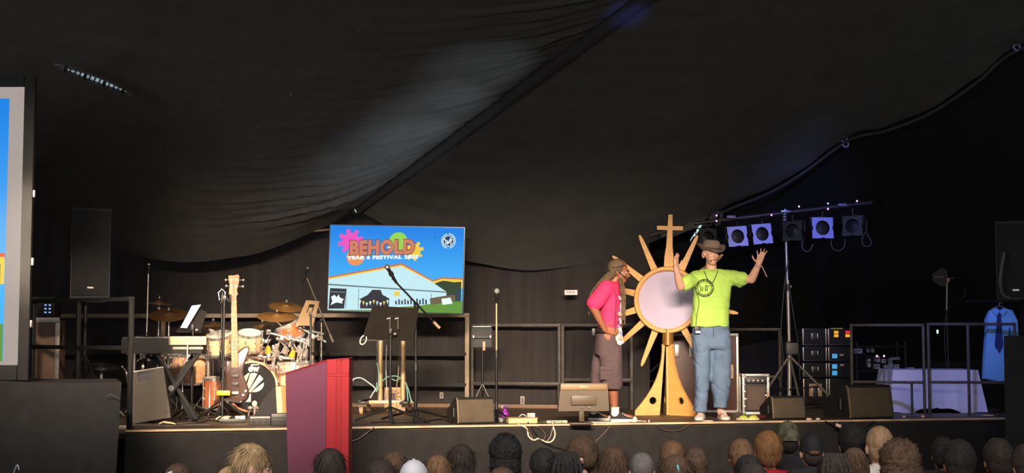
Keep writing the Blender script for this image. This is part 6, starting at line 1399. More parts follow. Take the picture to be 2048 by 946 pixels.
# jeans
m = MB()
loft_px(m, [(646, 1386, 1455, 0.115, 0.01), (658, 1385, 1459, 0.12, 0.01), (675, 1385, 1461, 0.125, 0.01), (692, 1386, 1462, 0.12, 0.0), (700, 1388, 1461, 0.10, 0)], Y0, 2.6)
loft_px(m, [(680, 1385, 1425, 0.105, 0), (715, 1386, 1422, 0.105, 0), (745, 1387, 1420, 0.10, -0.01), (775, 1389, 1419, 0.10, 0), (805, 1388, 1416, 0.10, 0.01), (823, 1386, 1415, 0.10, 0.01)], Y0, 2.6)
loft_px(m, [(680, 1422, 1462, 0.105, 0.02), (715, 1422, 1463, 0.11, 0.02), (745, 1422, 1462, 0.11, 0.01), (775, 1423, 1459, 0.105, 0.02), (800, 1425, 1456, 0.10, 0.03), (816, 1425, 1454, 0.10, 0.03)], Y0, 2.6)
jeans = fuse(m, 'jeans', mt('washed_denim', (102, 122, 148), 0.85, noise=0.16, nscale=7, bump=0.1, bscale=200), man, 0.009, 4, wrinkle(0.018, 7, 4.0))
m = MB(); m.box(X @ q(1395, 659, -0.135), (0.06, 0.03, 0.07), b=0.006); ph_ = m.build('pack', BPL, man, label='black radio pack clipped at the waist'); MB().box(X @ q(1396, 664, -0.153), (0.05, 0.004, 0.022)).build('tag', PAPER, ph_)
m = MB(); m.tube([X @ q(1427, 655, -0.135), X @ q(1427.5, 672, -0.14)], 0.004, 6); m.build('zip_seam', mt('denim_dark', (96, 104, 116), 0.8), jeans)
# shoes
def shoe(root, heel, toe, Y, w_, h_, upper, sole, lace=True, cap_=None, off=0.0):
    a, b_ = V(heel), V(toe); d = b_ - a; L = d.length; rz = math.atan2(d.y, d.x); T = M.Translation(a) @ M.Rotation(rz, 4, 'Z')
    o = [(-0.0, 0.0), (0.01, 0.7), (0.2, 0.85), (0.45, 0.8), (0.7, 1.0), (0.9, 0.85), (1.0, 0.35), (1.02, 0.0)]
    pl = [(x * L, y * w_ / 2) for x, y in o] + [(x * L, -y * w_ / 2) for x, y in o[-2:0:-1]]
    s_ = MB().prism(pl, 0.0, 0.028, axis='Z', T=T).build('sole', sole, root, world=True)
    m = MB(); rs = []
    for x, hw, zt in [(0.02, 0.55, 0.95), (0.12, 0.75, 1.0), (0.28, 0.78, 0.95), (0.42, 0.78, 0.88), (0.58, 0.85, 0.62), (0.75, 0.92, 0.42), (0.9, 0.75, 0.32), (0.99, 0.3, 0.2)]:
        rs.append([T @ V((x * L, hw * w_ / 2 * math.cos(t), 0.022 + max(0, math.sin(t)) * (h_ * zt - 0.022))) for t in [math.pi * i / 10 for i in range(11)]])
    n = 11; m.loft(rs); sh_ = m.build('shoe', upper, root, world=True)
    if cap_: 
        m = MB(); m.ell((L * 0.92, 0, 0.026), (L * 0.09, w_ * 0.40, h_ * 0.30), nu=16, nv=8, T=T); m.build('toe_cap', cap_, sh_, world=True)
    if lace:
        for i in range(4):
            x = (0.46 + i * 0.075) * L; z = h_ * (0.86 - i * 0.13) + 0.006
            m = MB(); m.tube([T @ V((x, -w_ * 0.2, z - 0.012)), T @ V((x, 0, z)), T @ V((x, w_ * 0.2, z - 0.012))], 0.004, 6); m.build('lace', WHITE, sh_, world=True)
    return sh_
PSH = mt('pale_sneaker', (226, 206, 196), 0.6, noise=0.12); WSO = mt('white_sole', (238, 224, 208), 0.5, noise=0.04)
g0 = lambda px, dy: V((P(px, 700, Y0 + dy).x, Y0 + dy, ST))
shoe(man, g0(1403, 0.10), g0(1395, -0.19), Y0, 0.10, 0.10, PSH, WSO)
shoe(man, g0(1440, 0.13), g0(1452, -0.14), Y0, 0.10, 0.10, mt('rose_sneaker', (206, 170, 160), 0.6, noise=0.2), WSO)
# hat with rolled brim
HATM = mt('brown_felt', (132, 112, 96), 0.9, noise=0.12, bump=0.1)
TT = M.Translation(q(1422, 499, -0.02)) @ M.Rotation(R(17), 4, 'Z') @ M.Rotation(R(7), 4, 'X') @ M.Rotation(R(2), 4, 'Y')
m = MB(); prof = [(0.0, 0.100), (0.04, 0.106), (0.075, 0.098), (0.094, 0.07), (0.103, 0.02), (0.105, 0.0)]
rs = []
for r_, z in prof: rs.append([TT @ V((max(r_, 0.001) * 0.92 * math.cos(t), r_ * 1.12 * math.sin(t), z - 0.012 * math.exp(-((r_ - 0.0) / 0.035) ** 2))) for t in [2 * math.pi * i / 40 for i in range(40)]])
for r_, up in ((0.118, 0.3), (0.135, 0.7), (0.148, 1.0), (0.151, 1.0), (0.138, 0.66), (0.118, 0.26), (0.10, -0.02)):
    rs.append([TT @ V((r_ * 0.96 * math.cos(t), r_ * 1.10 * math.sin(t), (0.062 * abs(math.cos(t)) ** 2.2 * up + 0.012 * math.sin(t) * up) - 0.006 + (0.004 if r_ in (0.148,) else 0))) for t in [2 * math.pi * i / 40 for i in range(40)]])
m.loft(rs, cap=False); hat = m.build('hat', HATM, man, world=True, label='brown bush hat with curled brim')
m = MB(); m.lathe([(0.098, 0.0), (0.104, 0.002), (0.102, 0.026), (0.096, 0.026)], n=36, T=TT @ M.Diagonal((0.95, 1.14, 1, 1))); m.build('hat_band', mt('hat_band', (78, 62, 52), 0.8), hat, world=True)
m = MB(); m.ell(hc + V((0, 0.03, 0.02)), (0.079, 0.088, 0.07)); m.build('hair', mt('brown_hair_m', (70, 50, 38), 0.8), man, world=True)
m = MB(); m.tube(smoothpath([TH @ V(p) for p in [(-0.088, 0.0, -0.005), (-0.082, -0.04, -0.03), (-0.066, -0.085, -0.062), (-0.045, -0.108, -0.074)]], 4), 0.0022, 6); m.ell(TH @ V((-0.044, -0.109, -0.075)), (0.007, 0.007, 0.007), None, 8, 6); m.build('headset', BPL, man, world=True, label='thin head-worn microphone')
m = MB(); m.tube(smoothpath([q(1408, 541, -0.09), q(1414, 556, -0.135), q(1423, 566, -0.15), q(1430, 556, -0.135), q(1436, 541, -0.09)], 5), 0.0045, 6); m.tube(smoothpath([X.inverted() @ onshirt(x, y) for x, y in [(1410, 545), (1403, 570), (1398, 600), (1394, 630), (1392, 650)]], 5), 0.003, 6); m.build('lanyard', mt('olive_cord', (96, 100, 60), 0.7), man, world=True)
for w_, e_ in ((wrL, elL), (wrR, elR)):
    c = w_.lerp(e_, 0.12); MB().lathe([(0.031, -0.006), (0.037, 0.0), (0.031, 0.006)], c, orient(w_ - e_), 18).build('bracelet', mt('bracelet', (190, 150, 160), 0.6), man, world=True)
MB().tube(smoothpath([wrR + V((0.02, -0.02, -0.02)), wrR + V((0.05, -0.02, -0.08)), wrR + V((0.075, -0.02, -0.14))], 4), 0.005, 6).build('wrist_ribbon', mt('bracelet', (190, 150, 160)), man, world=True)

# ---------------------------------------------------------------- person in pink shirt, seen from the side
Y1 = F(1212, 842).y
gir = thing('person', 'person in pink T-shirt and dark cargo shorts with long braids, hand on hip', 'person', (P(1215, 700, Y1).x, Y1, ST))
def g(px, py, dy=0.0): return P(px, py, Y1 + dy)
hc = g(1239, 543); TG = M.Translation(hc) @ M.Rotation(R(78), 4, 'Z') @ M.Rotation(R(12), 4, 'X')
m = MB(); head_shape(m, TG, 0.96)
m.cap(g(1233, 556), 0.048, g(1222, 574), 0.056); m.ell(g(1220, 600), (0.10, 0.15, 0.16)); m.ell(g(1216, 645), (0.10, 0.14, 0.12))
shA, elA, haA = g(1211, 578, -0.17), g(1187, 615, -0.23), g(1210, 660, -0.19)
m.cap(shA, 0.055, elA, 0.042); m.cap(elA, 0.043, elA.lerp(haA, 0.4), 0.040); m.cap(elA.lerp(haA, 0.4), 0.040, haA, 0.026)
hand(m, haA, V((0.9, 0.12, -0.12)), V((0.15, 0.1, -1)), V((0, 1, 0)), 0.95, 0.3, 0.5)
shB, elB, haB = g(1216, 578, 0.17), g(1202, 625, 0.22), g(1216, 654, 0.2)
m.cap(shB, 0.055, elB, 0.042); m.cap(elB, 0.043, haB, 0.028); hand(m, haB, V((0.9, -0.1, 0.1)), V((0.1, 0, -1)), V((0, -1, 0)), 0.95, 0.4, 0.5)
for (hx, kx, ax_, tx, dy) in ((1216, 1224, 1229, 1262, -0.09), (1208, 1200, 1187, 1212, 0.10)):
    m.cap(g(hx, 672, dy), 0.09, g(kx, 752, dy), 0.06); m.cap(g(kx, 752, dy), 0.06, g((kx + ax_) / 2, 785, dy), 0.054); m.cap(g((kx + ax_) / 2, 785, dy), 0.052, g(ax_, 822, dy), 0.036); m.cap(g(ax_ + 2, 830, dy), 0.032, g(tx, 834, dy), 0.022)
bodyg = fuse(m, 'body', SKIN_D, gir, 0.0075, 3)
head_details(bodyg, TG, 0.96, gir, iris=(40, 24, 16), lips=(140, 74, 66), brow=(40, 26, 18), name='girl')
# tee
m = MB()
loft_px(m, [(563, 1212, 1236, 0.10, 0), (569, 1205, 1239, 0.17, 0), (580, 1199, 1241, 0.19, 0), (600, 1196, 1242, 0.19, 0), (625, 1197, 1240, 0.18, 0), (650, 1197, 1238, 0.18, 0), (664, 1196, 1237, 0.18, 0)], Y1, 2.3)
m.cap(shA + V((0.01, 0.02, 0)), 0.095, elA + V((0.015, 0.02, 0.045)), 0.082); m.cap(shB, 0.09, elB + V((0, 0, 0.05)), 0.082)
PINK = mt('hot_pink_shirt', (224, 52, 104), 0.85, noise=0.05, nscale=6, bump=0.08)
tee = fuse(m, 'tshirt', PINK, gir, 0.009, 4, wrinkle(0.009, 9, 7.0), label='hot pink loose T-shirt')
# shorts
m = MB()
loft_px(m, [(655, 1194, 1236, 0.165, 0), (670, 1191, 1238, 0.18, 0), (695, 1189, 1241, 0.19, 0), (710, 1188, 1242, 0.18, 0)], Y1, 2.4)
loft_px(m, [(690, 1194, 1242, 0.10, -0.09), (725, 1198, 1243, 0.105, -0.095), (760, 1200, 1243, 0.11, -0.10), (777, 1201, 1243, 0.11, -0.10)], Y1, 2.4)
loft_px(m, [(690, 1188, 1236, 0.10, 0.09), (725, 1184, 1232, 0.105, 0.095), (760, 1181, 1226, 0.11, 0.10), (776, 1181, 1224, 0.11, 0.10)], Y1, 2.4)
SHO = mt('plum_grey_cotton', (84, 66, 68), 0.9, noise=0.12, nscale=8, bump=0.1)
shorts = fuse(m, 'cargo_shorts', SHO, gir, 0.009, 4, wrinkle(0.010, 8, 2.0), label='dark plum-grey cargo shorts')
Xg = XF[id_(gir)].inverted()
m = MB(); m.box(Xg @ g(1213, 748, -0.205), (0.13, 0.03, 0.12), b=0.012); m.build('cargo_pocket', SHO, shorts); m = MB(); m.box(Xg @ g(1213, 737, -0.222), (0.135, 0.02, 0.04), b=0.008); m.build('pocket_flap', SHO, shorts)
MB().tube([Xg @ p for p in smoothpath([g(1192, 660, -0.12), g(1208, 662, -0.185), g(1226, 661, -0.15), g(1237, 660, -0.05)], 4)], 0.014, 8, flat=1.6).build('belt', mt('belt_black', (30, 26, 26), 0.5), gir)
# socks and sneakers
SOCK = mt('white_sock', (238, 226, 216), 0.9, bump=0.15, bscale=200); NAVY = mt('dark_canvas', (44, 36, 40), 0.8, noise=0.1)
for ax_, dy in ((1230, -0.09), (1187.5, 0.10)):
    MB().lathe([(0.040, 0.0), (0.044, 0.02), (0.042, 0.06), (0.045, 0.085), (0.047, 0.09), (0.041, 0.092)], Xg @ V((g(ax_, 800, dy).x, Y1 + dy, ST + 0.055)), n=20).build('sock', SOCK, gir)
gg = lambda px, dy: V((P(px, 700, Y1 + dy).x, Y1 + dy, ST))
shoe(gir, gg(1221, -0.09), gg(1273, -0.12), Y1, 0.10, 0.095, NAVY, WSO, True, WSO)
shoe(gir, gg(1177, 0.10), gg(1222, 0.06), Y1, 0.10, 0.09, NAVY, WSO, True, WSO)
# hair: cap of hair and many long braids
HAIRG = mt('golden_brown_braids', (98, 78, 54), 0.75, noise=0.25, nscale=30)
m = MB(); m.ell(hc + V((-0.028, 0, 0.038)), (0.098, 0.088, 0.098)); hair = fuse(m, 'hair', HAIRG, gir, 0.01, 2, wrinkle(0.006, 25, 1.0), label='golden-brown hair tied in long braids')
random.seed(31)
for i in range(44):
    th = random.uniform(-0.2, 1.25) * math.pi; ring_ = random.uniform(0.3, 1)
    st0 = hc + V((-0.03 - 0.07 * ring_ * abs(math.sin(th)), 0.085 * math.cos(th), 0.075 - 0.09 * ring_))
    ln = random.uniform(0.26, 0.44); back = random.uniform(0.10, 0.25)
    sp = 0.16 * math.cos(th)
    pts = [st0, st0 + V((-back * 0.45, sp * 0.2 - 0.0, -ln * 0.32)), st0 + V((-back * 0.85, sp * 0.4, -ln * 0.68)), st0 + V((-back, sp * 0.5, -ln))]
    pp = smoothpath(pts, 7); MB().tube(pp, [0.0085 + 0.0025 * math.sin(k * 2.2) for k in range(len(pp))], 6).build('braid', HAIRG, hair, world=True)
for k, (x0, x1) in enumerate([(1240, 1246), (1243, 1249), (1238, 1243)]):
    pp = smoothpath([g(x0, 556, -0.06 - 0.02 * k), g(x1, 580, -0.12 - 0.02 * k), g(x1 + 1, 612, -0.14), g(x1, 640 + 8 * k, -0.13)], 8)
    MB().tube(pp, [0.0085 + 0.0025 * math.sin(j * 2.2) for j in range(len(pp))], 6).build('braid', HAIRG, hair, world=True)
m = MB(); m.tube(smoothpath([TG @ V(p) for p in [(-0.088, 0.07, 0.03), (-0.086, 0.02, 0.01), (-0.08, -0.05, -0.03), (-0.06, -0.10, -0.058)]], 4), 0.0035, 6); m.ell(TG @ V((-0.058, -0.104, -0.06)), (0.009, 0.009, 0.009), None, 8, 6); m.build('headset', BPL, gir, world=True, label='thin head-worn microphone')
MB().tube(smoothpath([hc + V((0.05 - 0.0 + 0.075 * math.cos(a) - 0.06, 0.094 * math.sin(a), 0.045 + 0.02 * math.cos(a))) for x, a in [(0, k * math.pi / 8) for k in range(17)]], 2), 0.005, 6).build('headband', mt('thin_band', (36, 30, 28), 0.6), gir, world=True)
# lanyard with bunch of coloured tags
MB().tube(smoothpath([g(1222, 566, -0.12), g(1232, 590, -0.19), g(1231, 630, -0.2), g(1230, 664, -0.19)], 5), 0.004, 6).build('lanyard', mt('lanyard_dark', (80, 40, 60), 0.7), gir, world=True)
random.seed(8)
tagc = [(214, 150, 170), (130, 90, 150), (206, 190, 180), (110, 110, 170), (206, 130, 120), (190, 160, 180)]
for i in range(12):
    c = g(1241 + random.uniform(-3, 4), 596 + i * 8, -0.10 - random.uniform(0, 0.08))
    MB().box(Xg @ c, (0.022 + 0.015 * (i % 3), 0.012, 0.045), b=0.003, rot=M.Rotation(random.uniform(-0.5, 0.5), 3, 'Y')).build('tag', mt('tag_col_%d' % (i % 6), tagc[i % 6], 0.6), gir)
m = MB(); qd = [g(1232, 664, -0.16), g(1244, 660, -0.12), g(1246, 684, -0.13), g(1236, 698, -0.15), g(1231, 690, -0.16)]
m.add(qd + [p + V((0, 0.02, 0)) for p in qd], [tuple(range(5)), tuple(range(9, 4, -1))] + [(i, i + 5, (i + 1) % 5 + 5, (i + 1) % 5) for i in range(5)]); m.build('cloth_tag', mt('cream_cloth2', (232, 214, 186), 0.8), gir, world=True, smooth=False)
MB().box(Xg @ g(1187, 664, -0.10), (0.035, 0.05, 0.075), b=0.008).build('radio_pack', BPL, gir)

# ================================================================== the audience, seated with their backs to us
HC = dict(black=(30, 27, 26), dark=(50, 40, 34), brown=(84, 62, 46), mid=(112, 82, 56), ginger=(136, 94, 56), blond=(176, 146, 106), grey=(104, 96, 92), sandy=(164, 130, 98))
HM = {k_: mt('hair_' + k_, v, 0.85, noise=0.3, nscale=40, stretch=(1, 1, 0.25)) for k_, v in HC.items()}
SK = dict(l=SKIN_L, t=SKIN_T, d=SKIN_D)
CL = dict(red=(206, 26, 50), black=(34, 33, 36), white=(224, 214, 204), tan=(196, 166, 124), pink=(214, 140, 144), navy=(36, 40, 60), grey=(100, 98, 98))
CM = {k_: mt('top_' + k_, v, 0.85, noise=0.08, bump=0.1) for k_, v in CL.items()}
def kid(px, py, wpx, Y, style, hairc, skin, top, label, yaw=0.0, extra=None, nod=0.0):
    k_ = Y / FPX; zt_ = P(px, py, Y).z; x = P(px, py, Y).x
    vol = {'afro': 1.28, 'curly': 1.36, 'long': 1.12, 'braids': 1.1, 'bun': 1.1, 'cap': 1.06}.get(style, 1.03)
    s = wpx * k_ / (0.166 * vol); s = max(0.8, min(1.15, s))
    up = {'afro': 0.035, 'curly': 0.03, 'long': 0.012, 'cap': 0.012, 'braids': 0.012}.get(style, 0.008)
    hz = zt_ - (0.124 + up) * s                                     # centre of the head
    hip = zt_ * 0.47
    root = thing('person', label, 'person', (x, Y, 0), 0, 'children watching before the stage')
    Lo = lambda a, b_, c: V((x + a, Y + b_, c))
    TH = M.Translation(Lo(0, 0.0, hz)) @ M.Rotation(math.pi + yaw, 4, 'Z') @ M.Rotation(nod, 4, 'X')
    m = MB(); head_shape(m, TH, s)
    sz = hz - 0.168 * s; sw = 0.135 * s
    m.cap(Lo(0, -0.015, hz - 0.08 * s), 0.044 * s, Lo(0, -0.02, sz + 0.03), 0.052 * s)
    m.cap(Lo(-sw, -0.02, sz), 0.05 * s, Lo(sw, -0.02, sz), 0.05 * s); m.ell(Lo(0, -0.01, (sz + hip) / 2), (0.125 * s, 0.08 * s, (sz - hip) / 2 + 0.05)); m.ell(Lo(0, 0, hip), (0.125 * s, 0.095 * s, 0.08))
    for sx in (-1, 1):
        e_ = Lo(sx * (sw + 0.035), -0.01, sz - 0.19 * s); w_ = Lo(sx * (sw + 0.03), 0.05, sz - 0.36 * s)
        m.cap(Lo(sx * sw, -0.02, sz), 0.042 * s, e_, 0.033 * s); m.cap(e_, 0.033 * s, w_, 0.023 * s)
        hand(m, w_, V((0, 0.15, -1)), V((0, -1, 0)), V((-sx, 0.2, 0)), 0.8, 0.3, 0.4)
        kn = Lo(sx * 0.068, 0.01, hip * 0.52); an = Lo(sx * 0.07, -0.01, 0.07)
        m.cap(Lo(sx * 0.062, 0.0, hip - 0.02), 0.068, kn, 0.046); m.cap(kn, 0.045, an, 0.03); m.cap(Lo(sx * 0.07, -0.015, 0.032), 0.03, Lo(sx * 0.075, 0.12, 0.027), 0.025)
    body = fuse(m, 'body', SK[skin], root, 0.013, 2)
    if abs(yaw) > 0.8: head_details(body, TH, s, root, name='kid')
    # top
    m = MB(); m.cap(Lo(-sw, -0.02, sz - 0.005), 0.062 * s, Lo(sw, -0.02, sz - 0.005), 0.062 * s)
    m.ell(Lo(0, -0.01, (sz + hip) / 2), (0.145 * s, 0.10 * s, (sz - hip) / 2 + 0.07)); m.ell(Lo(0, -0.02, sz + 0.03), (0.078 * s, 0.068 * s, 0.05 * s))
    for sx in (-1, 1): m.cap(Lo(sx * sw, -0.02, sz), 0.058 * s, Lo(sx * (sw + 0.03), -0.01, sz - 0.15), 0.050 * s)
    fuse(m, 'top', CM[top], root, 0.014, 2, wrinkle(0.008, 9, px * 0.1))
    m = MB(); m.ell(Lo(0, 0, hip), (0.135 * s, 0.108 * s, 0.085))
    for sx in (-1, 1): m.cap(Lo(sx * 0.062, 0.0, hip - 0.02), 0.076, Lo(sx * 0.068, 0.01, hip * 0.52), 0.058); m.cap(Lo(sx * 0.068, 0.01, hip * 0.52), 0.058, Lo(sx * 0.07, -0.005, 0.11), 0.046)
    fuse(m, 'trousers', CM['navy'], root, 0.015, 1)
    # hair
    hm = HM[hairc]; sd = px * 0.37
    def hairfn(rough_, groove):
        def fn(v):
            n_ = nz.noise(v * 3.2 + V((sd, 0, 0))); g_ = math.sin(math.atan2(v.y, v.x) * 26 + 3 * nz.noise(v * 2 + V((0, sd, 0))))
            return v * (1 + rough_ * n_ + groove * g_ * max(0, 1 - abs(v.z) * 0.6))
        return fn
    m = MB(); he = None
    if style in ('short', 'buzz', 'fade'):
        a = 0.006 if style == 'buzz' else 0.016
        m.ell(V((0, 0.018, 0.032)) * s, V((0.078 + a, 0.098 + a, 0.094 + a)) * s, None, 40, 26, T=TH, fn=hairfn(0.05 if style != 'buzz' else 0.012, 0.015 if style != 'buzz' else 0.003))
        m.ell(V((0, 0.04, -0.012)) * s, V((0.072 + a * .7, 0.070 + a * .6, 0.088)) * s, None, 40, 24, T=TH, fn=hairfn(0.03, 0.015))
    elif style in ('afro', 'curly'):
        r_ = 0.108 if style == 'afro' else 0.118
        def fn(v): return v * (1 + 0.10 * nz.noise(v * 6 + V((sd, 0, 0))) + 0.06 * nz.noise(v * 15 + V((0, sd, 0))))
        m.ell(V((0, 0.022, 0.035)) * s, V((r_, r_ * 1.05, r_ * (1.1 if style == 'afro' else 0.98))) * s, None, 64, 44, T=TH, fn=fn)
        if style == 'afro': m.ell(V((0, 0.04, -0.06)) * s, V((r_ * 0.97, r_ * 0.9, r_ * 1.1)) * s, None, 64, 44, T=TH, fn=fn)
        else: m.ell(V((0, 0.05, -0.03)) * s, V((r_ * 1.02, r_ * 0.8, r_ * 0.8)) * s, None, 64, 44, T=TH, fn=fn)
    elif style in ('long', 'braids', 'bun'):
        m.ell(V((0, 0.02, 0.034)) * s, V((0.088, 0.108, 0.104)) * s, None, 48, 28, T=TH, fn=hairfn(0.04, 0.014))
        if style != 'bun':
            rs = []
            for z, rx, ry, y0 in [(0.06, 0.088, 0.08, 0.035), (0.0, 0.094, 0.072, 0.05), (-0.07, 0.096, 0.062, 0.062), (-0.15, 0.10, 0.052, 0.070), (-0.23, 0.10, 0.045, 0.085), (-0.30, 0.085, 0.035, 0.09)]:
                rs.append([TH @ (V((rx * math.cos(t) * (1 + 0.035 * math.sin(t * 17 + sd + z * 9)), y0 + ry * math.sin(t) * (1 + 0.06 * math.sin(t * 21 + sd * 2 + z * 7)), z)) * s) for t in [2 * math.pi * i / 56 for i in range(56)]])
            m.loft(rs)
        else:
            m.ell(V((0, 0.10, 0.05)) * s, V((0.042, 0.042, 0.042)) * s, None, 24, 16, T=TH, fn=hairfn(0.08, 0.03))
    elif style == 'pony':
        m.ell(V((0, 0.02, 0.03)) * s, V((0.084, 0.106, 0.10)) * s, None, 44, 28, T=TH, fn=hairfn(0.03, 0.014))
        pp = smoothpath([TH @ (V(p) * s) for p in [(0, 0.11, -0.03), (0, 0.155, -0.06), (0, 0.165, -0.14), (0, 0.15, -0.22)]], 5); m.tube(pp, [0.03 * s * (1 - 0.6 * i / len(pp)) for i in range(len(pp))], 10)
    elif style in ('cap', 'bald'):
        m.ell(V((0, 0.05, -0.03)) * s, V((0.07, 0.06, 0.07)) * s, None, 32, 20, T=TH, fn=hairfn(0.03, 0.015))
    # loose locks lying on the hair give it its broken outline
    rg = random.Random(int(px) * 7 + 1)
    if style not in ('buzz', 'cap', 'bald', 'afro', 'curly'):
        IT = TH.inverted(); base_ = [p.copy() for p in m.v if (IT @ p).z < 0.108 * s]; cen_ = TH @ (V((0, 0.03, 0.03)) * s); dn = TH.to_3x3() @ V((0, 0.25, -1)); L0 = 0.075 if style in ('long', 'braids', 'pony', 'bun') else 0.036
        for _ in range(800):
            p = rg.choice(base_); n_ = (p - cen_).normalized(); t_ = (dn - n_ * dn.dot(n_)); t_ = (t_ + V((rg.uniform(-.35, .35), rg.uniform(-.35, .35), rg.uniform(-.35, .35)))).normalized()
            sd_ = n_.cross(t_).normalized() * (0.0030 * s); L_ = L0 * rg.uniform(0.6, 1.3) * s * (0.55 if n_.z > 0.75 else 1); p0_ = p - n_ * 0.002
            p1_ = p0_ + t_ * L_ * 0.5 + n_ * 0.007 * s; p2_ = p0_ + t_ * L_ + n_ * rg.uniform(-0.004, 0.006) * s
            m.add([p0_ - sd_, p0_ + sd_, p1_ + sd_ * 0.8, p1_ - sd_ * 0.8, p2_], [(0, 1, 2, 3), (3, 2, 4)])
    elif style in ('afro', 'curly'):
        base_ = [p.copy() for p in m.v]; cen_ = TH @ (V((0, 0.03, 0.0)) * s)
        for _ in range(700):
            p = rg.choice(base_); n_ = (p - cen_).normalized(); a_ = n_.orthogonal().normalized(); b_ = n_.cross(a_); th = rg.uniform(0, 6.28); r_ = 0.007 * s
            q_ = [p + n_ * 0.012 * s * math.sin(k * 1.05) + (a_ * math.cos(th + k) + b_ * math.sin(th + k)) * r_ for k in range(4)]
            m.add([x for k in range(4) for x in (q_[k] - b_ * 0.0018, q_[k] + b_ * 0.0018)], [(2 * k, 2 * k + 1, 2 * k + 3, 2 * k + 2) for k in range(3)])
    h_ = m.build('hair', hm, root, world=True, ang=60)
    if style == 'braids':
        for j in range(7):
            a = -1 + j / 3; pp = smoothpath([TH @ (V((a * 0.05, 0.06, 0.13)) * s), TH @ (V((a * 0.085, 0.125, 0.04)) * s), TH @ (V((a * 0.09, 0.125, -0.08)) * s), TH @ (V((a * 0.10, 0.125, -0.22)) * s)], 8)
            MB().tube(pp, [0.013 * s * (1 + 0.25 * math.sin(i * 2.4)) for i in range(len(pp))], 7).build('braid', hm, h_, world=True)
    if style == 'cap':
        cmx = extra or mt('black_cap', (24, 23, 26), 0.8)
        c_ = MB(); rs = []
        for z, r_ in [(-0.01, 0.092), (0.03, 0.095), (0.07, 0.088), (0.105, 0.066), (0.128, 0.034), (0.134, 0.004)]:
            rs.append([TH @ (V((r_ * 0.92 * math.cos(t), 0.018 + r_ * 1.14 * math.sin(t), z + 0.012)) * s) for t in [2 * math.pi * i / 36 for i in range(36)]])
        c_.loft(rs); cp = c_.build('cap', cmx, root, world=True)
        c_ = MB(); c_.prism([(0.075 * math.cos(R(a)) , -0.08 - 0.085 * math.sin(R(a))) for a in range(0, 181, 15)], 0.0, 0.006, axis='Z', T=TH @ M.Scale(s, 4)); c_.build('peak', cmx, cp, world=True)
        MB().ell(TH @ (V((0, 0.018, 0.147)) * s), (0.008, 0.008, 0.005), None, 10, 6).build('button', cmx, cp, world=True)
    return root, TH, s, h_
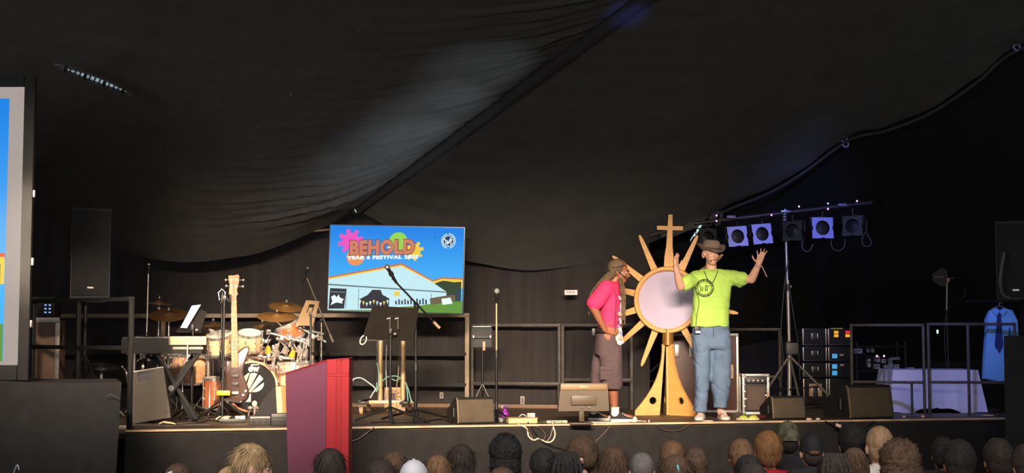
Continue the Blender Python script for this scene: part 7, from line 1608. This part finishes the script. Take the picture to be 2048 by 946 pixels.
KIDS = [
    dict(a=(357, 928, 58, 'bun', 'brown', 'l', 'grey', 'brown-haired child with a white hair clip, alone at far left')),
    dict(a=(505, 886, 66, 'pony', 'blond', 'l', 'black', 'blond ponytailed child turned to the right, left of the lectern'), yaw=-1.25, nod=0.15),
    dict(a=(662, 896, 62, 'long', 'dark', 't', 'black', 'long brown-haired child in front of the red lectern')),
    dict(a=(788, 905, 48, 'short', 'brown', 't', 'black', 'short brown-haired child half hidden right of the lectern')),
    dict(a=(762, 922, 64, 'short', 'dark', 'l', 'grey', 'dark grey-brown tousled head low in front, right of the lectern')),
    dict(a=(828, 922, 58, 'cap', 'brown', 'l', 'white', 'child in a plain white cap'), extra=mt('white_cap', (206, 204, 212), 0.8)),
    dict(a=(876, 910, 56, 'long', 'mid', 'l', 'black', 'reddish-brown haired child right of the white cap')),
    dict(a=(922, 888, 56, 'long', 'dark', 't', 'black', 'dark long-haired child just left of the tall black afro')),
    dict(a=(1011, 866, 62, 'afro', 'black', 'd', 'black', 'child with tall rounded black afro hair')),
    dict(a=(1004, 934, 64, 'long', 'brown', 'l', 'grey', 'brown head at the bottom edge below the black afro')),
    dict(a=(1087, 898, 50, 'short', 'black', 'l', 'black', 'black-haired child with a pale left ear, right of the afro')),
    dict(a=(1133, 902, 56, 'braids', 'black', 'd', 'black', 'black-braided child in front of the boy looking left')),
    dict(a=(1161, 875, 50, 'short', 'brown', 'l', 'black', 'short-haired child turned to the left showing a pale face'), yaw=1.35, nod=0.25),
    dict(a=(1226, 893, 62, 'long', 'brown', 'l', 'black', 'brown long-haired child below the pink-shirted person')),
    dict(a=(1283, 904, 50, 'buzz', 'grey', 'l', 'red', 'grey close-cropped head with red collar')),
    dict(a=(1344, 883, 46, 'short', 'mid', 'l', 'red', 'light brown-haired child behind the teal hair clip')),
    dict(a=(1391, 896, 46, 'short', 'brown', 'l', 'black', 'short brown-haired child right of the teal hair clip')),
    dict(a=(1350, 910, 66, 'bun', 'brown', 't', 'black', 'brown-haired child with a teal hair clip')),
    dict(a=(1481, 879, 46, 'short', 'mid', 'l', 'red', 'brown cropped child in red, left of the two red tops')),
    dict(a=(1496, 911, 50, 'short', 'black', 'd', 'black', 'dark head in front of the left red top')),
    dict(a=(1504, 928, 58, 'short', 'dark', 't', 'black', 'dark brown head at the bottom edge between the red tops')),
    dict(a=(1535, 863, 52, 'fade', 'ginger', 'l', 'red', 'ginger-brown faded haircut above a bright red top')),
    dict(a=(1575, 844, 46, 'cap', 'black', 't', 'black', 'child in a mottled camouflage cap just below the small wedge'), extra=mt('camo_cap', (92, 88, 66), 0.8, noise=0.6, nscale=22)),
    dict(a=(1622, 866, 48, 'cap', 'dark', 'l', 'black', 'child in a black cap with a brown gap at the back')),
    dict(a=(1704, 848, 52, 'short', 'black', 'l', 'black', 'black short-haired child with reddish ear before the largest wedge')),
    dict(a=(1664, 905, 58, 'braids', 'dark', 'd', 'black', 'dark braided head in front of the black cap')),
    dict(a=(1708, 895, 52, 'long', 'brown', 't', 'black', 'brown long-haired child beside the white top')),
    dict(a=(1757, 851, 54, 'buzz', 'sandy', 'l', 'white', 'sandy cropped head above the brown curls')),
    dict(a=(1797, 877, 76, 'curly', 'brown', 'l', 'tan', 'child with big brown curly hair')),
    dict(a=(1915, 881, 58, 'short', 'black', 'd', 'tan', 'black short-haired child in a tan top')),
    dict(a=(1884, 876, 44, 'short', 'black', 'd', 'black', 'black head half hidden left of the tan top')),
    dict(a=(1994, 878, 54, 'short', 'dark', 't', 'pink', 'dark-haired child in a pinkish top at far right')),
    dict(a=(2052, 890, 54, 'short', 'dark', 't', 'pink', 'child cut off by the right edge, only a pink shoulder in view')),
]
# each child stands at the depth that suits its size in the photo and is still free
SPOTS = []; PLACE = {}
for i_ in sorted(range(len(KIDS)), key=lambda j: -KIDS[j]['a'][1]):
    px, py = KIDS[i_]['a'][:2]; want = 9.9 - (py - 844) / 91 * 2.6
    def cost(Y):
        x = (px - CX) / FPX * Y; c = abs(Y - want)
        for ox, oy, opx in SPOTS:
            if abs(ox - x) < 0.40 and abs(oy - Y) < 0.30: c += (0.40 - abs(ox - x)) * 12
            if abs(opx - px) < 45 and Y < oy: c += 3.0                # whoever shows lower in the photo stands nearer
        return c
    Y = min([7.0 + 0.1 * k for k in range(40)], key=cost); SPOTS.append(((px - CX) / FPX * Y, Y, px)); PLACE[i_] = Y
A = []
for i_, d_ in enumerate(KIDS):
    px, py, wpx, style, hc_, sk_, top_, lab_ = d_['a']
    A.append(kid(px, py, wpx, PLACE[i_], style, hc_, sk_, top_, lab_, **{k: v for k, v in d_.items() if k != 'a'}))
def onhair(i, c, size, mat, nm, rz=0.0):
    root, TH, s, h_ = A[i]; m = MB(); m.box(V(c) * s, size, b=0.003, T=TH, rot=M.Rotation(rz, 3, 'Y')); m.build(nm, mat, h_, world=True)
onhair(0, (0.035, 0.115, 0.085), (0.05, 0.03, 0.012), WHITE, 'hair_clip', 0.4); onhair(17, (-0.0, 0.135, 0.07), (0.012, 0.03, 0.045), mt('teal_clip', (110, 190, 190), 0.4), 'hair_clip', 0.2)
root_, TH_, s_, h__ = A[23]; MB().ell(V((0, 0.112, 0.004)) * s_, V((0.042, 0.024, 0.018)) * s_, None, 16, 10, T=TH_).build('cap_gap', mt('cap_gap', (96, 66, 44), 0.8), h__, world=True)

bpy.data.scenes.remove(TMP)
